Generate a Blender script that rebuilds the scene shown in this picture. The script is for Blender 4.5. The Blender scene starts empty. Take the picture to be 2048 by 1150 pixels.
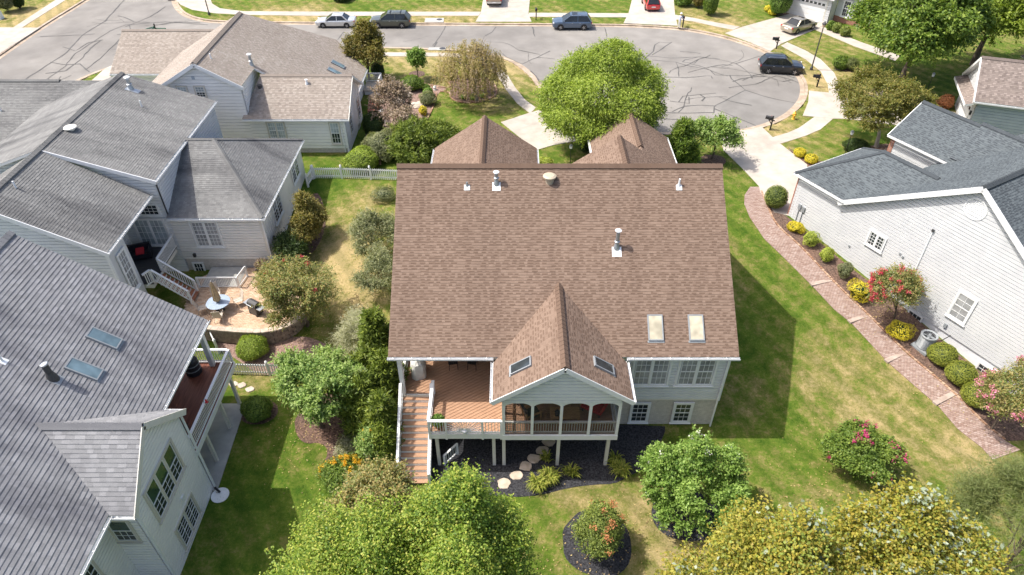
import bpy, bmesh, math, random
import numpy as np
from mathutils import Vector, Matrix
from mathutils.geometry import tessellate_polygon

# ------------------------------------------------------------------ camera, sky, sun, exposure
scene = bpy.context.scene
C = scene.collection
R = math.radians
rng = random.Random(7)
nrg = np.random.default_rng(11)

cam_d = bpy.data.cameras.new("camera")
cam_d.sensor_width = 36.0
cam_d.lens = 24.0
cam_d.clip_start = 0.5
cam_d.clip_end = 2000
cam = bpy.data.objects.new("camera", cam_d)
C.objects.link(cam)
cam.location = (0, 0, 31.0)
cam.rotation_euler = (R(50), 0, 0)
scene.camera = cam

SUN_DIR = Vector((0.525, -0.05, -0.85)).normalized()      # the way the light travels
elev = math.asin(-SUN_DIR.z)
az_from = math.atan2(-SUN_DIR.y, -SUN_DIR.x)              # bearing of the sun, from +X
world = bpy.data.worlds.new("World")
scene.world = world
world.use_nodes = True
wn = world.node_tree
sky = wn.nodes.new("ShaderNodeTexSky")
sky.sky_type = 'NISHITA'
sky.sun_disc = False
sky.sun_elevation = elev
sky.sun_rotation = math.pi / 2 - az_from
sky.air_density = 0.8
sky.dust_density = 4.0
sky.ozone_density = 0.3
wn.links.new(sky.outputs[0], wn.nodes['Background'].inputs[0])
wn.nodes['Background'].inputs[1].default_value = 0.15

sun_d = bpy.data.lights.new("sun", 'SUN')
sun_d.energy = 3.3
sun_d.angle = R(0.55)
sun_d.color = (1.0, 0.955, 0.88)
sun = bpy.data.objects.new("sun", sun_d)
C.objects.link(sun)
sun.rotation_euler = SUN_DIR.to_track_quat('-Z', 'Y').to_euler()
sun.location = (-40, 0, 60)

scene.view_settings.view_transform = 'Standard'
scene.view_settings.look = 'None'
scene.view_settings.gamma = 1.0
scene.view_settings.exposure = 0.84
scene.view_settings.use_curve_mapping = False
scene.render.engine = 'CYCLES'
scene.cycles.max_bounces = 6
scene.cycles.diffuse_bounces = 3
scene.cycles.transparent_max_bounces = 8

# ------------------------------------------------------------------ helpers
def S(r, g, b, k=1.0):
    f = lambda c: (c / 255 / 12.92 if c / 255 <= 0.04045 else ((c / 255 + 0.055) / 1.055) ** 2.4) * k
    return (f(r), f(g), f(b), 1.0)

def smooth01(t):
    t = min(1.0, max(0.0, t))
    return t * t * (3 - 2 * t)

def terrain(x, y):
    k = smooth01((-9 - x) / 8.0)
    return 2.5 * smooth01((y - 23 - 6 * k) / 22.0)

def link(o, parent=None):
    C.objects.link(o)
    if parent is not None:
        o.parent = parent
    return o

def tag(o, label=None, cat=None, group=None, kind=None):
    if label: o['label'] = label
    if cat: o['category'] = cat
    if group: o['group'] = group
    if kind: o['kind'] = kind
    return o

def thing(name, label, cat, loc=(0, 0, 0), rotz=0.0, group=None):
    o = bpy.data.objects.new(name, None)
    o.empty_display_size = 0.3
    C.objects.link(o)
    o.location = loc
    o.rotation_euler = (0, 0, rotz)
    return tag(o, label, cat, group)

def copy_tree(o, parent=None):
    c = o.copy()
    C.objects.link(c)
    c.parent = parent
    for ch in o.children:
        copy_tree(ch, c)
    return c

class MB:
    """collects faces for ONE mesh"""
    def __init__(self):
        self.v = []; self.f = []
    def add(self, vs, fs):
        n = len(self.v)
        self.v += [tuple(p) for p in vs]
        self.f += [tuple(i + n for i in f) for f in fs]
        return self
    def box(self, a, b):
        x0, y0, z0 = a; x1, y1, z1 = b
        return self.add([(x0,y0,z0),(x1,y0,z0),(x1,y1,z0),(x0,y1,z0),(x0,y0,z1),(x1,y0,z1),(x1,y1,z1),(x0,y1,z1)],
                        [(0,3,2,1),(4,5,6,7),(0,1,5,4),(1,2,6,5),(2,3,7,6),(3,0,4,7)])
    def obox(self, c, ax, ay, az, sx, sy, sz):
        c = Vector(c); ax = Vector(ax) * sx / 2; ay = Vector(ay) * sy / 2; az = Vector(az) * sz / 2
        vs = [c + i*ax + j*ay + k*az for k in (-1, 1) for i, j in ((-1,-1),(1,-1),(1,1),(-1,1))]
        return self.add(vs, [(0,3,2,1),(4,5,6,7),(0,1,5,4),(1,2,6,5),(2,3,7,6),(3,0,4,7)])
    def beam(self, p, q, w, h, up=(0,0,1)):
        p = Vector(p); q = Vector(q); d = q - p; L = d.length
        if L < 1e-6: return self
        d.normalize(); up = Vector(up)
        s = d.cross(up)
        if s.length < 1e-4: s = d.cross(Vector((1, 0, 0)))
        s.normalize(); u = s.cross(d)
        return self.obox((p + q) / 2, d, s, u, L, w, h)
    def tube(self, p, q, r0, r1=None, n=8, caps=True):
        r1 = r0 if r1 is None else r1
        p = Vector(p); q = Vector(q); d = (q - p)
        if d.length < 1e-6: return self
        d.normalize()
        s = d.cross(Vector((0, 0, 1)))
        if s.length < 1e-3: s = d.cross(Vector((1, 0, 0)))
        s.normalize(); u = s.cross(d)
        vs = []
        for c, r in ((p, r0), (q, r1)):
            for i in range(n):
                a = 2 * math.pi * i / n
                vs.append(c + s * math.cos(a) * r + u * math.sin(a) * r)
        fs = [(i, (i+1) % n, n + (i+1) % n, n + i) for i in range(n)]
        if caps: fs += [tuple(range(n-1, -1, -1)), tuple(range(n, 2*n))]
        return self.add(vs, fs)
    def path(self, pts, radii, n=6):
        for i in range(len(pts) - 1):
            self.tube(pts[i], pts[i+1], radii[i], radii[i+1], n, caps=(i == 0 or i == len(pts) - 2))
        return self
    def lathe(self, c, prof, n=12):
        c = Vector(c); vs = []; fs = []
        for r, z in prof:
            for i in range(n):
                a = 2 * math.pi * i / n
                vs.append(c + Vector((r * math.cos(a), r * math.sin(a), z)))
        for k in range(len(prof) - 1):
            for i in range(n):
                j = (i + 1) % n
                fs.append((k*n+i, k*n+j, (k+1)*n+j, (k+1)*n+i))
        fs.append(tuple(range(n-1, -1, -1))); fs.append(tuple(range((len(prof)-1)*n, len(prof)*n)))
        return self.add(vs, fs)
    def prism(self, poly, off):
        n = len(poly); off = Vector(off)
        vs = [Vector(p) for p in poly] + [Vector(p) + off for p in poly]
        fs = [tuple(range(n-1, -1, -1)), tuple(range(n, 2*n))] + [(i, (i+1) % n, n+(i+1) % n, n+i) for i in range(n)]
        return self.add(vs, fs)
    def mesh(self, name, mat, smooth=False):
        me = bpy.data.meshes.new(name)
        me.from_pydata([tuple(p) for p in self.v], [], self.f)
        if mat is not None: me.materials.append(mat)
        if smooth:
            me.polygons.foreach_set('use_smooth', [True] * len(me.polygons))
        me.update()
        return me
    def fix(self, me):
        bm = bmesh.new(); bm.from_mesh(me)
        bmesh.ops.recalc_face_normals(bm, faces=bm.faces)
        bm.to_mesh(me); bm.free()
        return me
    def build(self, name, mat, parent=None, smooth=False, loc=None, fix=True):
        me = self.mesh(name, mat, smooth)
        if fix and len(self.f) < 4000: self.fix(me)
        o = bpy.data.objects.new(name, me)
        if loc is not None: o.location = loc
        return link(o, parent)

def inst(name, me, parent, mat4):
    o = bpy.data.objects.new(name, me)
    C.objects.link(o); o.parent = parent
    o.matrix_local = mat4
    return o

def frame4(c, ax, ay, az):
    m = Matrix.Identity(4)
    for i, v in enumerate((ax, ay, az)):
        for k in range(3): m[k][i] = v[k]
    for k in range(3): m[k][3] = c[k]
    return m

# ------------------------------------------------------------------ materials
def nodes(name):
    m = bpy.data.materials.new(name); m.use_nodes = True
    nt = m.node_tree
    return m, nt, nt.nodes['Principled BSDF']

def N(nt, t, **kw):
    n = nt.nodes.new('ShaderNode' + t)
    for k, v in kw.items():
        if k in n.inputs.keys(): n.inputs[k].default_value = v
        else: setattr(n, k, v)
    return n

def ramp(nt, fac, stops):
    r = nt.nodes.new('ShaderNodeValToRGB')
    e = r.color_ramp.elements
    while len(e) < len(stops): e.new(0.5)
    for i, (p, c) in enumerate(stops):
        e[i].position = p; e[i].color = c
    nt.links.new(fac, r.inputs[0])
    return r.outputs[0]

def coords(nt, scale=(1, 1, 1), rot=(0, 0, 0)):
    g = nt.nodes.new('ShaderNodeNewGeometry')
    mp = nt.nodes.new('ShaderNodeMapping')
    mp.inputs['Scale'].default_value = scale
    mp.inputs['Rotation'].default_value = rot
    nt.links.new(g.outputs['Position'], mp.inputs[0])
    return mp.outputs[0]

def noise(nt, vec, scale, detail=4, rough=0.55):
    n = nt.nodes.new('ShaderNodeTexNoise')
    n.inputs['Scale'].default_value = scale; n.inputs['Detail'].default_value = detail; n.inputs['Roughness'].default_value = rough
    nt.links.new(vec, n.inputs['Vector'])
    return n.outputs['Fac']

def mixc(nt, fac, a, b, mode='MIX'):
    m = nt.nodes.new('ShaderNodeMix'); m.data_type = 'RGBA'; m.blend_type = mode
    def put(s, v):
        if hasattr(v, 'is_linked') or isinstance(v, bpy.types.NodeSocket): nt.links.new(v, s)
        else: s.default_value = v
    put(m.inputs[0], fac); put(m.inputs[6], a); put(m.inputs[7], b)
    return m.outputs[2]

def bump(nt, bsdf, h, strength, dist=0.02):
    b = nt.nodes.new('ShaderNodeBump')
    b.inputs['Strength'].default_value = strength; b.inputs['Distance'].default_value = dist
    nt.links.new(h, b.inputs['Height']); nt.links.new(b.outputs[0], bsdf.inputs['Normal'])

def mat_noise(name, c0, c1, scale=6, rough=0.8, bump_s=0.2, bump_scale=None, lo=0.35, hi=0.65, stretch=(1, 1, 1), spec=0.3, metallic=0.0, big=None):
    m, nt, b = nodes(name)
    v = coords(nt, stretch)
    f = noise(nt, v, scale)
    col = ramp(nt, f, [(lo, c0), (hi, c1)])
    if big:
        g = noise(nt, coords(nt), big[0], 3)
        col = mixc(nt, ramp(nt, g, [(0.38, (0, 0, 0, 1)), (0.65, (1, 1, 1, 1))]), col, mixc(nt, 1.0, col, big[1], 'MULTIPLY'))
    nt.links.new(col, b.inputs['Base Color'])
    b.inputs['Roughness'].default_value = rough
    b.inputs['Specular IOR Level'].default_value = spec
    b.inputs['Metallic'].default_value = metallic
    if bump_s: bump(nt, b, noise(nt, v, bump_scale or scale * 4, 3), bump_s)
    return m

def mat_tint(name, stops, rough=0.9, grain=60, streak=None, spec=0.15, bump_s=0.35, big=None, grain_amt=0.35):
    """per-piece tint (attribute) with a fine grain and optional streaks of wear"""
    m, nt, b = nodes(name)
    a = nt.nodes.new('ShaderNodeAttribute'); a.attribute_name = 'tint'
    col = ramp(nt, a.outputs['Fac'], stops)
    v = coords(nt)
    g = noise(nt, v, grain, 2)
    gr = ramp(nt, g, [(0.3, (1 - grain_amt,) * 3 + (1,)), (0.7, (1 + grain_amt * .4,) * 3 + (1,))])
    col = mixc(nt, 1.0, col, gr, 'MULTIPLY')
    if streak:
        sv = coords(nt, streak[0])
        f = noise(nt, sv, 1.0, 4, 0.6)
        dk = ramp(nt, f, [(streak[2], (1, 1, 1, 1)), (streak[3], streak[1])])
        col = mixc(nt, 1.0, col, dk, 'MULTIPLY')
    if big:
        f = noise(nt, v, big[0], 3)
        dk = ramp(nt, f, [(0.35, (1, 1, 1, 1)), (0.65, big[1])])
        col = mixc(nt, 1.0, col, dk, 'MULTIPLY')
    nt.links.new(col, b.inputs['Base Color'])
    b.inputs['Roughness'].default_value = rough
    b.inputs['Specular IOR Level'].default_value = spec
    if bump_s: bump(nt, b, g, bump_s, 0.01)
    return m

def mat_leaf(name, stops, trans=0.35, rough=0.55, trans_tint=(1.25, 1.35, 0.6, 1)):
    m, nt, b = nodes(name)
    a = nt.nodes.new('ShaderNodeAttribute'); a.attribute_name = 'tint'
    col = ramp(nt, a.outputs['Fac'], stops)
    nt.links.new(col, b.inputs['Base Color'])
    b.inputs['Roughness'].default_value = rough
    b.inputs['Specular IOR Level'].default_value = 0.35
    t = nt.nodes.new('ShaderNodeBsdfTranslucent')
    nt.links.new(mixc(nt, 1.0, col, trans_tint, 'MULTIPLY'), t.inputs[0])
    mx = nt.nodes.new('ShaderNodeMixShader'); mx.inputs[0].default_value = trans
    nt.links.new(b.outputs[0], mx.inputs[1]); nt.links.new(t.outputs[0], mx.inputs[2])
    nt.links.new(mx.outputs[0], nt.nodes['Material Output'].inputs[0])
    return m

def mat_plain(name, col, rough=0.5, metallic=0.0, spec=0.5, coat=0.0, var=0.08, scale=3.0):
    m, nt, b = nodes(name)
    f = noise(nt, coords(nt), scale, 3)
    lo = tuple(c * (1 - var) for c in col[:3]) + (1,); hi = tuple(min(1, c * (1 + var * .6)) for c in col[:3]) + (1,)
    nt.links.new(ramp(nt, f, [(0.3, lo), (0.7, hi)]), b.inputs['Base Color'])
    b.inputs['Roughness'].default_value = rough; b.inputs['Metallic'].default_value = metallic
    b.inputs['Specular IOR Level'].default_value = spec
    if coat: b.inputs['Coat Weight'].default_value = coat; b.inputs['Coat Roughness'].default_value = 0.05
    return m

def g3(a, b, c): return (a, b, c, 1.0)

M = {}
M['roof_brown'] = mat_tint('brown_shingle', [(0.0, g3(.146,.098,.072)), (0.3, g3(.168,.115,.086)), (0.5, g3(.205,.144,.109)), (1.0, g3(.243,.174,.133))], big=(0.25, (.92,.92,.92,1)), bump_s=0.3, grain_amt=.25, streak=((1.1, .10, .10), (.88,.87,.87,1), .48, .70))
M['roof_grey'] = mat_tint('grey_shingle', [(0.0, g3(.23,.233,.242)), (0.5, g3(.265,.268,.278)), (1.0, g3(.325,.328,.34))], streak=((0.10, 0.7, 0.25), (.66,.66,.69,1), .46, .66), big=(0.35, (.88,.88,.88,1)))
M['roof_dark'] = mat_tint('weathered_grey_shingle', [(0.0, g3(.195,.195,.190)), (0.6, g3(.232,.232,.226)), (1.0, g3(.27,.27,.262))], streak=((0.10, 0.55, 0.10), (.55,.55,.57,1), .48, .68), big=(0.4, (.85,.85,.86,1)))
M['roof_beige'] = mat_tint('beige_shingle', [(0.0, g3(.285,.245,.21)), (0.5, g3(.345,.30,.258)), (1.0, g3(.42,.375,.33))], big=(0.3, (.88,.87,.87,1)))
M['roof_slate'] = mat_tint('slate_blue_shingle', [(0.0, g3(.066,.076,.085)), (0.3, g3(.080,.092,.102)), (0.5, g3(.104,.121,.132)), (1.0, g3(.130,.150,.160))], big=(0.3, (.9,.9,.9,1)))
M['roof_tan'] = mat_tint('tan_brown_shingle', [(0.0, g3(.19,.155,.14)), (0.5, g3(.26,.215,.19)), (1.0, g3(.36,.30,.27))], big=(0.3, (.85,.85,.85,1)))
M['white'] = mat_plain('white_trim_paint', g3(.74,.75,.75), 0.45, var=0.06, scale=2.0)
M['offwhite'] = mat_plain('cream_trim_paint', g3(.66,.64,.58), 0.5, var=0.06)
M['tantrim'] = mat_plain('taupe_trim_paint', g3(.55,.52,.46), 0.5, var=0.06)
M['side_white'] = mat_noise('white_vinyl_siding', g3(.56,.57,.585), g3(.61,.62,.63), 1.2, 0.5, 0.05, 30, spec=.3)
M['side_cream'] = mat_noise('cream_vinyl_siding', g3(.78,.77,.755), g3(.82,.81,.795), 1.2, 0.5, 0.05, 30, spec=.3)
M['side_grey'] = mat_noise('pale_grey_siding', g3(.62,.64,.655), g3(.68,.70,.71), 1.2, 0.5, 0.05, 30, spec=.3)
M['side_warm'] = mat_noise('warm_grey_siding', g3(.70,.69,.66), g3(.76,.75,.72), 1.2, 0.5, 0.05, 30, spec=.3)
M['side_blue'] = mat_noise('blue_grey_siding', g3(.36,.41,.47), g3(.42,.47,.52), 1.2, 0.5, 0.05, 30, spec=.3)

def mat_brick(name, c1, c2, mortar, sx, sy, mortar_size=0.02):
    m, nt, b = nodes(name)
    g = nt.nodes.new('ShaderNodeNewGeometry')
    sp = nt.nodes.new('ShaderNodeSeparateXYZ'); nt.links.new(g.outputs['Position'], sp.inputs[0])
    ad = nt.nodes.new('ShaderNodeMath'); ad.operation = 'ADD'
    nt.links.new(sp.outputs[0], ad.inputs[0]); nt.links.new(sp.outputs[1], ad.inputs[1])
    cb = nt.nodes.new('ShaderNodeCombineXYZ'); nt.links.new(ad.outputs[0], cb.inputs[0]); nt.links.new(sp.outputs[2], cb.inputs[1])
    br = nt.nodes.new('ShaderNodeTexBrick'); nt.links.new(cb.outputs[0], br.inputs[0])
    br.inputs['Color1'].default_value = c1; br.inputs['Color2'].default_value = c2; br.inputs['Mortar'].default_value = mortar
    br.inputs['Scale'].default_value = 1.0; br.inputs['Brick Width'].default_value = sx; br.inputs['Row Height'].default_value = sy
    br.inputs['Mortar Size'].default_value = 0.006
    f = noise(nt, g.outputs['Position'], 5.0, 3)
    col = mixc(nt, 1.0, br.outputs[0], ramp(nt, f, [(0.3, (.82,.82,.82,1)), (0.7, (1.05,1.05,1.05,1))]), 'MULTIPLY')
    nt.links.new(col, b.inputs['Base Color']); b.inputs['Roughness'].default_value = 0.85
    bump(nt, b, br.outputs['Fac'], -0.5, 0.012)
    return m
M['brick_cream'] = mat_brick('painted_cream_brick', g3(.55,.51,.46), g3(.62,.58,.53), g3(.42,.39,.35), 0.22, 0.075)
M['brick_red'] = mat_brick('red_brick', g3(.30,.11,.07), g3(.40,.17,.11), g3(.42,.38,.34), 0.22, 0.075)
M['found_white'] = mat_noise('white_painted_foundation', g3(.66,.68,.72), g3(.74,.75,.78), 2, 0.7, 0.1)
M['concrete'] = mat_noise('pale_concrete', g3(.39,.352,.305), g3(.47,.43,.38), 1.1, 0.9, 0.15, 40, big=(0.18, (.88,.87,.86,1)))
M['concrete_grey'] = mat_noise('grey_patio_concrete', g3(.36,.36,.34), g3(.46,.46,.43), 1.2, 0.9, 0.15, 40, big=(0.5, (.75,.76,.77,1)))
M['kerb'] = mat_noise('buff_kerb_concrete', g3(.33,.265,.20), g3(.47,.39,.31), 1.5, 0.9, 0.2, 30, big=(.4, (.8,.78,.76,1)))
M['asphalt'] = mat_noise('aged_asphalt', g3(.205,.193,.177), g3(.262,.248,.229), 0.5, 0.95, 0.3, 60, big=(0.12, (.78,.78,.79,1)), lo=.3, hi=.7)
M['asphalt_new'] = mat_noise('darker_asphalt_patch', g3(.165,.158,.148), g3(.205,.197,.186), .5, .95, .25, 60)
M['tar'] = mat_plain('tar_crack_filler', g3(.085,.083,.078), 0.7, var=.25, scale=1.0)
M['mulch'] = mat_noise('brown_bark_mulch', g3(.055,.036,.028), g3(.17,.115,.09), 9, 1.0, 1.0, 26, big=(0.6, (1.25,1.15,1.1,1)))
M['mulch_mauve'] = mat_noise('faded_bark_mulch', g3(.16,.10,.085), g3(.32,.22,.18), 9, 1.0, 0.8, 26)
M['mulch_black'] = mat_noise('black_bark_mulch', g3(.014,.014,.017), g3(.06,.06,.066), 11, 1.0, 1.0, 26)
M['deck_red'] = mat_noise('cedar_composite_board', g3(.33,.19,.115), g3(.40,.24,.15), 2.5, 0.65, 0.1, 20, stretch=(1, 6, 1))
M['deck_dark'] = mat_noise('mahogany_deck_board', g3(.13,.042,.026), g3(.22,.08,.05), 2.0, 0.5, 0.1, 20, stretch=(6, .5, 1))
M['paver_tint'] = mat_tint('clay_paver', [(0.0, g3(.27,.18,.145)), (0.5, g3(.35,.255,.215)), (1.0, g3(.43,.34,.30))], grain=30, grain_amt=.2)
M['patio_tint'] = mat_tint('tan_patio_paver', [(0.0, g3(.42,.28,.19)), (0.5, g3(.55,.39,.27)), (1.0, g3(.64,.49,.36))], grain=30, grain_amt=.2)
M['stone_tint'] = mat_tint('edging_brick', [(0.0, g3(.28,.16,.10)), (0.5, g3(.38,.24,.16)), (1.0, g3(.5,.36,.26))], grain=20, grain_amt=.25)
M['block'] = mat_noise('retaining_block', g3(.38,.31,.25), g3(.52,.44,.36), 4, 0.9, 0.4, 25)
M['block_dark'] = mat_noise('weathered_block', g3(.18,.14,.11), g3(.28,.23,.18), 4, 0.9, 0.4, 25)
M['flag'] = mat_noise('sandstone_slab', g3(.40,.32,.24), g3(.55,.46,.37), 3, 0.9, 0.3, 20)
M['paving_stone'] = mat_noise('weathered_sandstone', g3(.30,.24,.20), g3(.42,.34,.29), 3, 0.9, 0.3, 20)
M['rock'] = mat_noise('buff_boulder', g3(.40,.33,.27), g3(.60,.53,.46), 2, 0.9, 0.5, 12)
M['metal'] = mat_plain('galvanised_metal', g3(.42,.45,.48), 0.45, 0.8)
M['metal_white'] = mat_plain('white_metal', g3(.75,.77,.78), 0.4)
M['metal_grey'] = mat_plain('grey_enamel', g3(.25,.27,.285), 0.45)
M['copper'] = mat_plain('rusty_pipe', g3(.30,.15,.07), 0.6)
M['black'] = mat_plain('black_paint', g3(.012,.012,.013), 0.4)
M['blackcloth'] = mat_plain('black_cover', g3(.012,.013,.02), 0.55)
M['charcoal'] = mat_plain('charcoal_metal', g3(.05,.05,.052), 0.45)
M['bark'] = mat_noise('grey_brown_bark', g3(.07,.052,.04), g3(.17,.135,.105), 8, 0.95, 0.8, 18, stretch=(1, 1, .3))
M['bark_pale'] = mat_noise('pale_bark', g3(.22,.19,.165), g3(.36,.32,.28), 8, 0.9, 0.6, 18, stretch=(1, 1, .3))
M['wood'] = mat_noise('oiled_wood', g3(.36,.20,.09), g3(.52,.32,.15), 3, 0.5, 0.1, 14, stretch=(1, 6, 1))
M['tarp'] = mat_noise('grey_white_tarp', g3(.50,.49,.46), g3(.66,.65,.61), 2.5, 0.75, 0.5, 6)
M['terracotta'] = mat_plain('terracotta', g3(.30,.12,.06), 0.8)
M['red'] = mat_plain('red_fabric', g3(.50,.02,.03), 0.7)
M['yellow'] = mat_plain('hydrant_yellow', g3(.72,.42,.05), 0.5)
M['signgreen'] = mat_plain('sign_green', g3(.02,.20,.12), 0.4)
M['mesh_fabric'] = mat_plain('beige_sling_fabric', g3(.50,.44,.37), 0.7)
M['rubber'] = mat_plain('tyre_rubber', g3(.018,.018,.019), 0.8)
M['alloy'] = mat_plain('alloy_rim', g3(.55,.56,.58), 0.3, 0.8)
M['lamp_red'] = mat_plain('red_lens', g3(.45,.02,.02), 0.15)
M['lamp_clear'] = mat_plain('clear_lens', g3(.72,.74,.76), 0.1)
M['plate'] = mat_plain('number_plate', g3(.75,.75,.74), 0.4)
M['skin'] = mat_plain('skin', g3(.50,.31,.23), 0.6)
M['shirt'] = mat_plain('pale_blue_shirt', g3(.42,.46,.58), 0.8, var=.2, scale=9)
M['trousers'] = mat_plain('pale_trousers', g3(.60,.59,.56), 0.8)
M['hat'] = mat_plain('white_hat', g3(.75,.74,.71), 0.8)

def mat_glass(name, col, rough=0.04, spec=0.6, tintvar=None):
    m, nt, b = nodes(name)
    f = noise(nt, coords(nt), 1.4, 2)
    lo = tuple(c * .6 for c in col[:3]) + (1,)
    nt.links.new(ramp(nt, f, [(0.35, lo), (0.65, col)]), b.inputs['Base Color'])
    b.inputs['Roughness'].default_value = rough; b.inputs['Specular IOR Level'].default_value = spec
    return m
M['glass'] = mat_glass('dark_window_glass', g3(.035,.045,.05))
M['glass_green'] = mat_glass('green_tinted_glass', g3(.045,.085,.06))
M['glass_blind'] = mat_glass('glass_over_blinds', g3(.36,.37,.38), 0.15)
M['glass_curtain'] = mat_glass('glass_over_curtain', g3(.46,.52,.54), 0.2)
M['glass_sky'] = mat_glass('skylight_glass', g3(.16,.24,.28), 0.12, .8)
M['glass_cream'] = mat_glass('skylight_cream_shade', g3(.56,.51,.38), 0.2)
M['car_glass'] = mat_glass('car_glass', g3(.018,.022,.025), 0.03, .7)
M['lamp_glass'] = mat_glass('lantern_glass', g3(.55,.42,.30), 0.2)
def mat_screen():
    m, nt, b = nodes('insect_screen')
    b.inputs['Base Color'].default_value = g3(.02, .022, .022); b.inputs['Roughness'].default_value = 0.8
    t = nt.nodes.new('ShaderNodeBsdfTransparent')
    mx = nt.nodes.new('ShaderNodeMixShader'); mx.inputs[0].default_value = 0.22
    nt.links.new(t.outputs[0], mx.inputs[1]); nt.links.new(b.outputs[0], mx.inputs[2])
    nt.links.new(mx.outputs[0], nt.nodes['Material Output'].inputs[0])
    return m
M['screen'] = mat_screen()

def mat_grass():
    m, nt, b = nodes('lawn_grass')
    a = nt.nodes.new('ShaderNodeAttribute'); a.attribute_name = 'dry'
    v = coords(nt)
    f1 = noise(nt, v, 1.5, 6, 0.68); f2 = noise(nt, v, 7, 4, .65); f3 = noise(nt, v, 0.28, 3)
    ad = N(nt, 'Math', operation='MULTIPLY_ADD'); nt.links.new(f1, ad.inputs[0]); ad.inputs[1].default_value = 1.5; ad.inputs[2].default_value = -1.15
    ad2 = N(nt, 'Math', operation='MULTIPLY_ADD'); nt.links.new(f3, ad2.inputs[0]); ad2.inputs[1].default_value = 0.8; nt.links.new(ad.outputs[0], ad2.inputs[2])
    ad3 = N(nt, 'Math', operation='ADD'); nt.links.new(ad2.outputs[0], ad3.inputs[0]); nt.links.new(a.outputs['Fac'], ad3.inputs[1])
    ad4 = N(nt, 'Math', operation='MULTIPLY_ADD'); nt.links.new(f2, ad4.inputs[0]); ad4.inputs[1].default_value = 0.75; nt.links.new(ad3.outputs[0], ad4.inputs[2])
    col = ramp(nt, ad4.outputs[0], [(0.12, g3(.052,.108,.011)), (0.42, g3(.108,.155,.022)), (0.66, g3(.205,.190,.062)), (1.0, g3(.38,.295,.150))])
    g = ramp(nt, noise(nt, v, 45, 2), [(0.25, (.55,.57,.53,1)), (0.75, (1.25,1.25,1.2,1))])
    # mowing stripes: the blades themselves lean to and fro
    w = nt.nodes.new('ShaderNodeTexWave'); w.inputs['Scale'].default_value = 0.22; w.inputs['Distortion'].default_value = 0.8; w.inputs['Detail'].default_value = 1.0
    nt.links.new(coords(nt, rot=(0, 0, R(-32))), w.inputs[0])
    col = mixc(nt, 1.0, mixc(nt, 1.0, col, g, 'MULTIPLY'), ramp(nt, w.outputs[1], [(0.3, (.86,.89,.86,1)), (0.7, (1.08,1.07,1.08,1))]), 'MULTIPLY')
    nt.links.new(col, b.inputs['Base Color']); b.inputs['Roughness'].default_value = 0.95
    b.inputs['Specular IOR Level'].default_value = 0.1
    bump(nt, b, noise(nt, v, 38, 3, .7), 0.9, 0.04)
    return m
M['grass'] = mat_grass()

LEAF = {}
def leafmat(key, *cols, trans=0.36):
    n = len(cols)
    LEAF[key] = mat_leaf(key + '_leaf', [(i / max(1, n - 1), g3(*c)) for i, c in enumerate(cols)], trans)
leafmat('willow_oak', (.115,.175,.024), (.24,.32,.045), (.40,.48,.085))
leafmat('birch', (.075,.145,.02), (.15,.235,.028), (.27,.36,.05), (.42,.43,.08))
leafmat('tulip_yellow', (.13,.15,.022), (.26,.265,.036), (.41,.37,.055), (.35,.265,.045), (.25,.31,.06))
leafmat('silver', (.20,.26,.16), (.30,.35,.24), (.38,.42,.31), trans=.2)
leafmat('fresh', (.085,.165,.025), (.175,.285,.05), (.32,.44,.11))
leafmat('dogwood', (0.098,0.182,0.039), (0.208,0.312,0.072), (0.377,0.468,0.156))
leafmat('juniper', (.055,.09,.014), (.12,.17,.022), (.26,.31,.045), trans=.2)
leafmat('bronze', (.10,.10,.025), (.18,.16,.04), (.26,.20,.05), (.17,.20,.05))
leafmat('maple_rust', (.11,.12,.03), (.18,.185,.045), (.26,.215,.055), (.15,.185,.04))
leafmat('myrtle_olive', (0.108,0.135,0.041), (0.230,0.243,0.081), (0.405,0.311,0.121), (0.189,0.270,0.081))
leafmat('greygreen', (0.117,0.143,0.072), (0.221,0.240,0.117), (0.351,0.345,0.195))
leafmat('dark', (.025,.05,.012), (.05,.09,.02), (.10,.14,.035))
leafmat('deep', (0.065,0.124,0.019), (0.143,0.221,0.036), (0.273,0.351,0.065))
leafmat('pale', (.24,.25,.14), (.38,.38,.24), (.48,.46,.32))
leafmat('gold', (.42,.36,.02), (.62,.52,.03), (.75,.63,.06), trans=.2)
leafmat('lime', (0.220,0.286,0.033), (0.374,0.440,0.066), (0.528,0.550,0.132))
leafmat('box', (0.078,0.117,0.019), (0.169,0.215,0.039), (0.286,0.325,0.065), trans=.15)
leafmat('boxlight', (.11,.145,.018), (.22,.25,.03), (.34,.36,.06), trans=.15)
leafmat('weeping', (.20,.19,.05), (.31,.25,.08), (.36,.27,.13), (.28,.22,.15))
leafmat('dry', (0.187,0.132,0.094), (0.308,0.231,0.165), (0.418,0.330,0.242), trans=.2)
leafmat('lilyleaf', (.11,.15,.02), (.26,.30,.04), (.44,.42,.10))
leafmat('straw', (.11,.135,.045), (.19,.215,.075), (.16,.21,.065))
leafmat('red_bloom', (.42,.02,.045), (.62,.05,.10), (.72,.16,.20), trans=.2)
leafmat('magenta_bloom', (.38,.015,.11), (.55,.03,.18), (.68,.12,.28), trans=.2)
leafmat('pink_bloom', (.55,.10,.22), (.72,.24,.38), (.80,.40,.50), trans=.2)
leafmat('white_bloom', (.70,.68,.62), (.82,.80,.75), trans=.2)
leafmat('orange_bloom', (.60,.28,.01), (.75,.42,.02), (.80,.55,.05), trans=.2)
leafmat('lawn_blade', (.075,.145,.018), (.16,.21,.035), (.30,.27,.09), (.46,.37,.20), trans=.3)
leafmat('leaf_litter', (.16,.09,.04), (.34,.24,.10), (.50,.38,.16), trans=.1)
leafmat('coral_tip', (.42,.16,.06), (.56,.26,.12), trans=.2)

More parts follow.
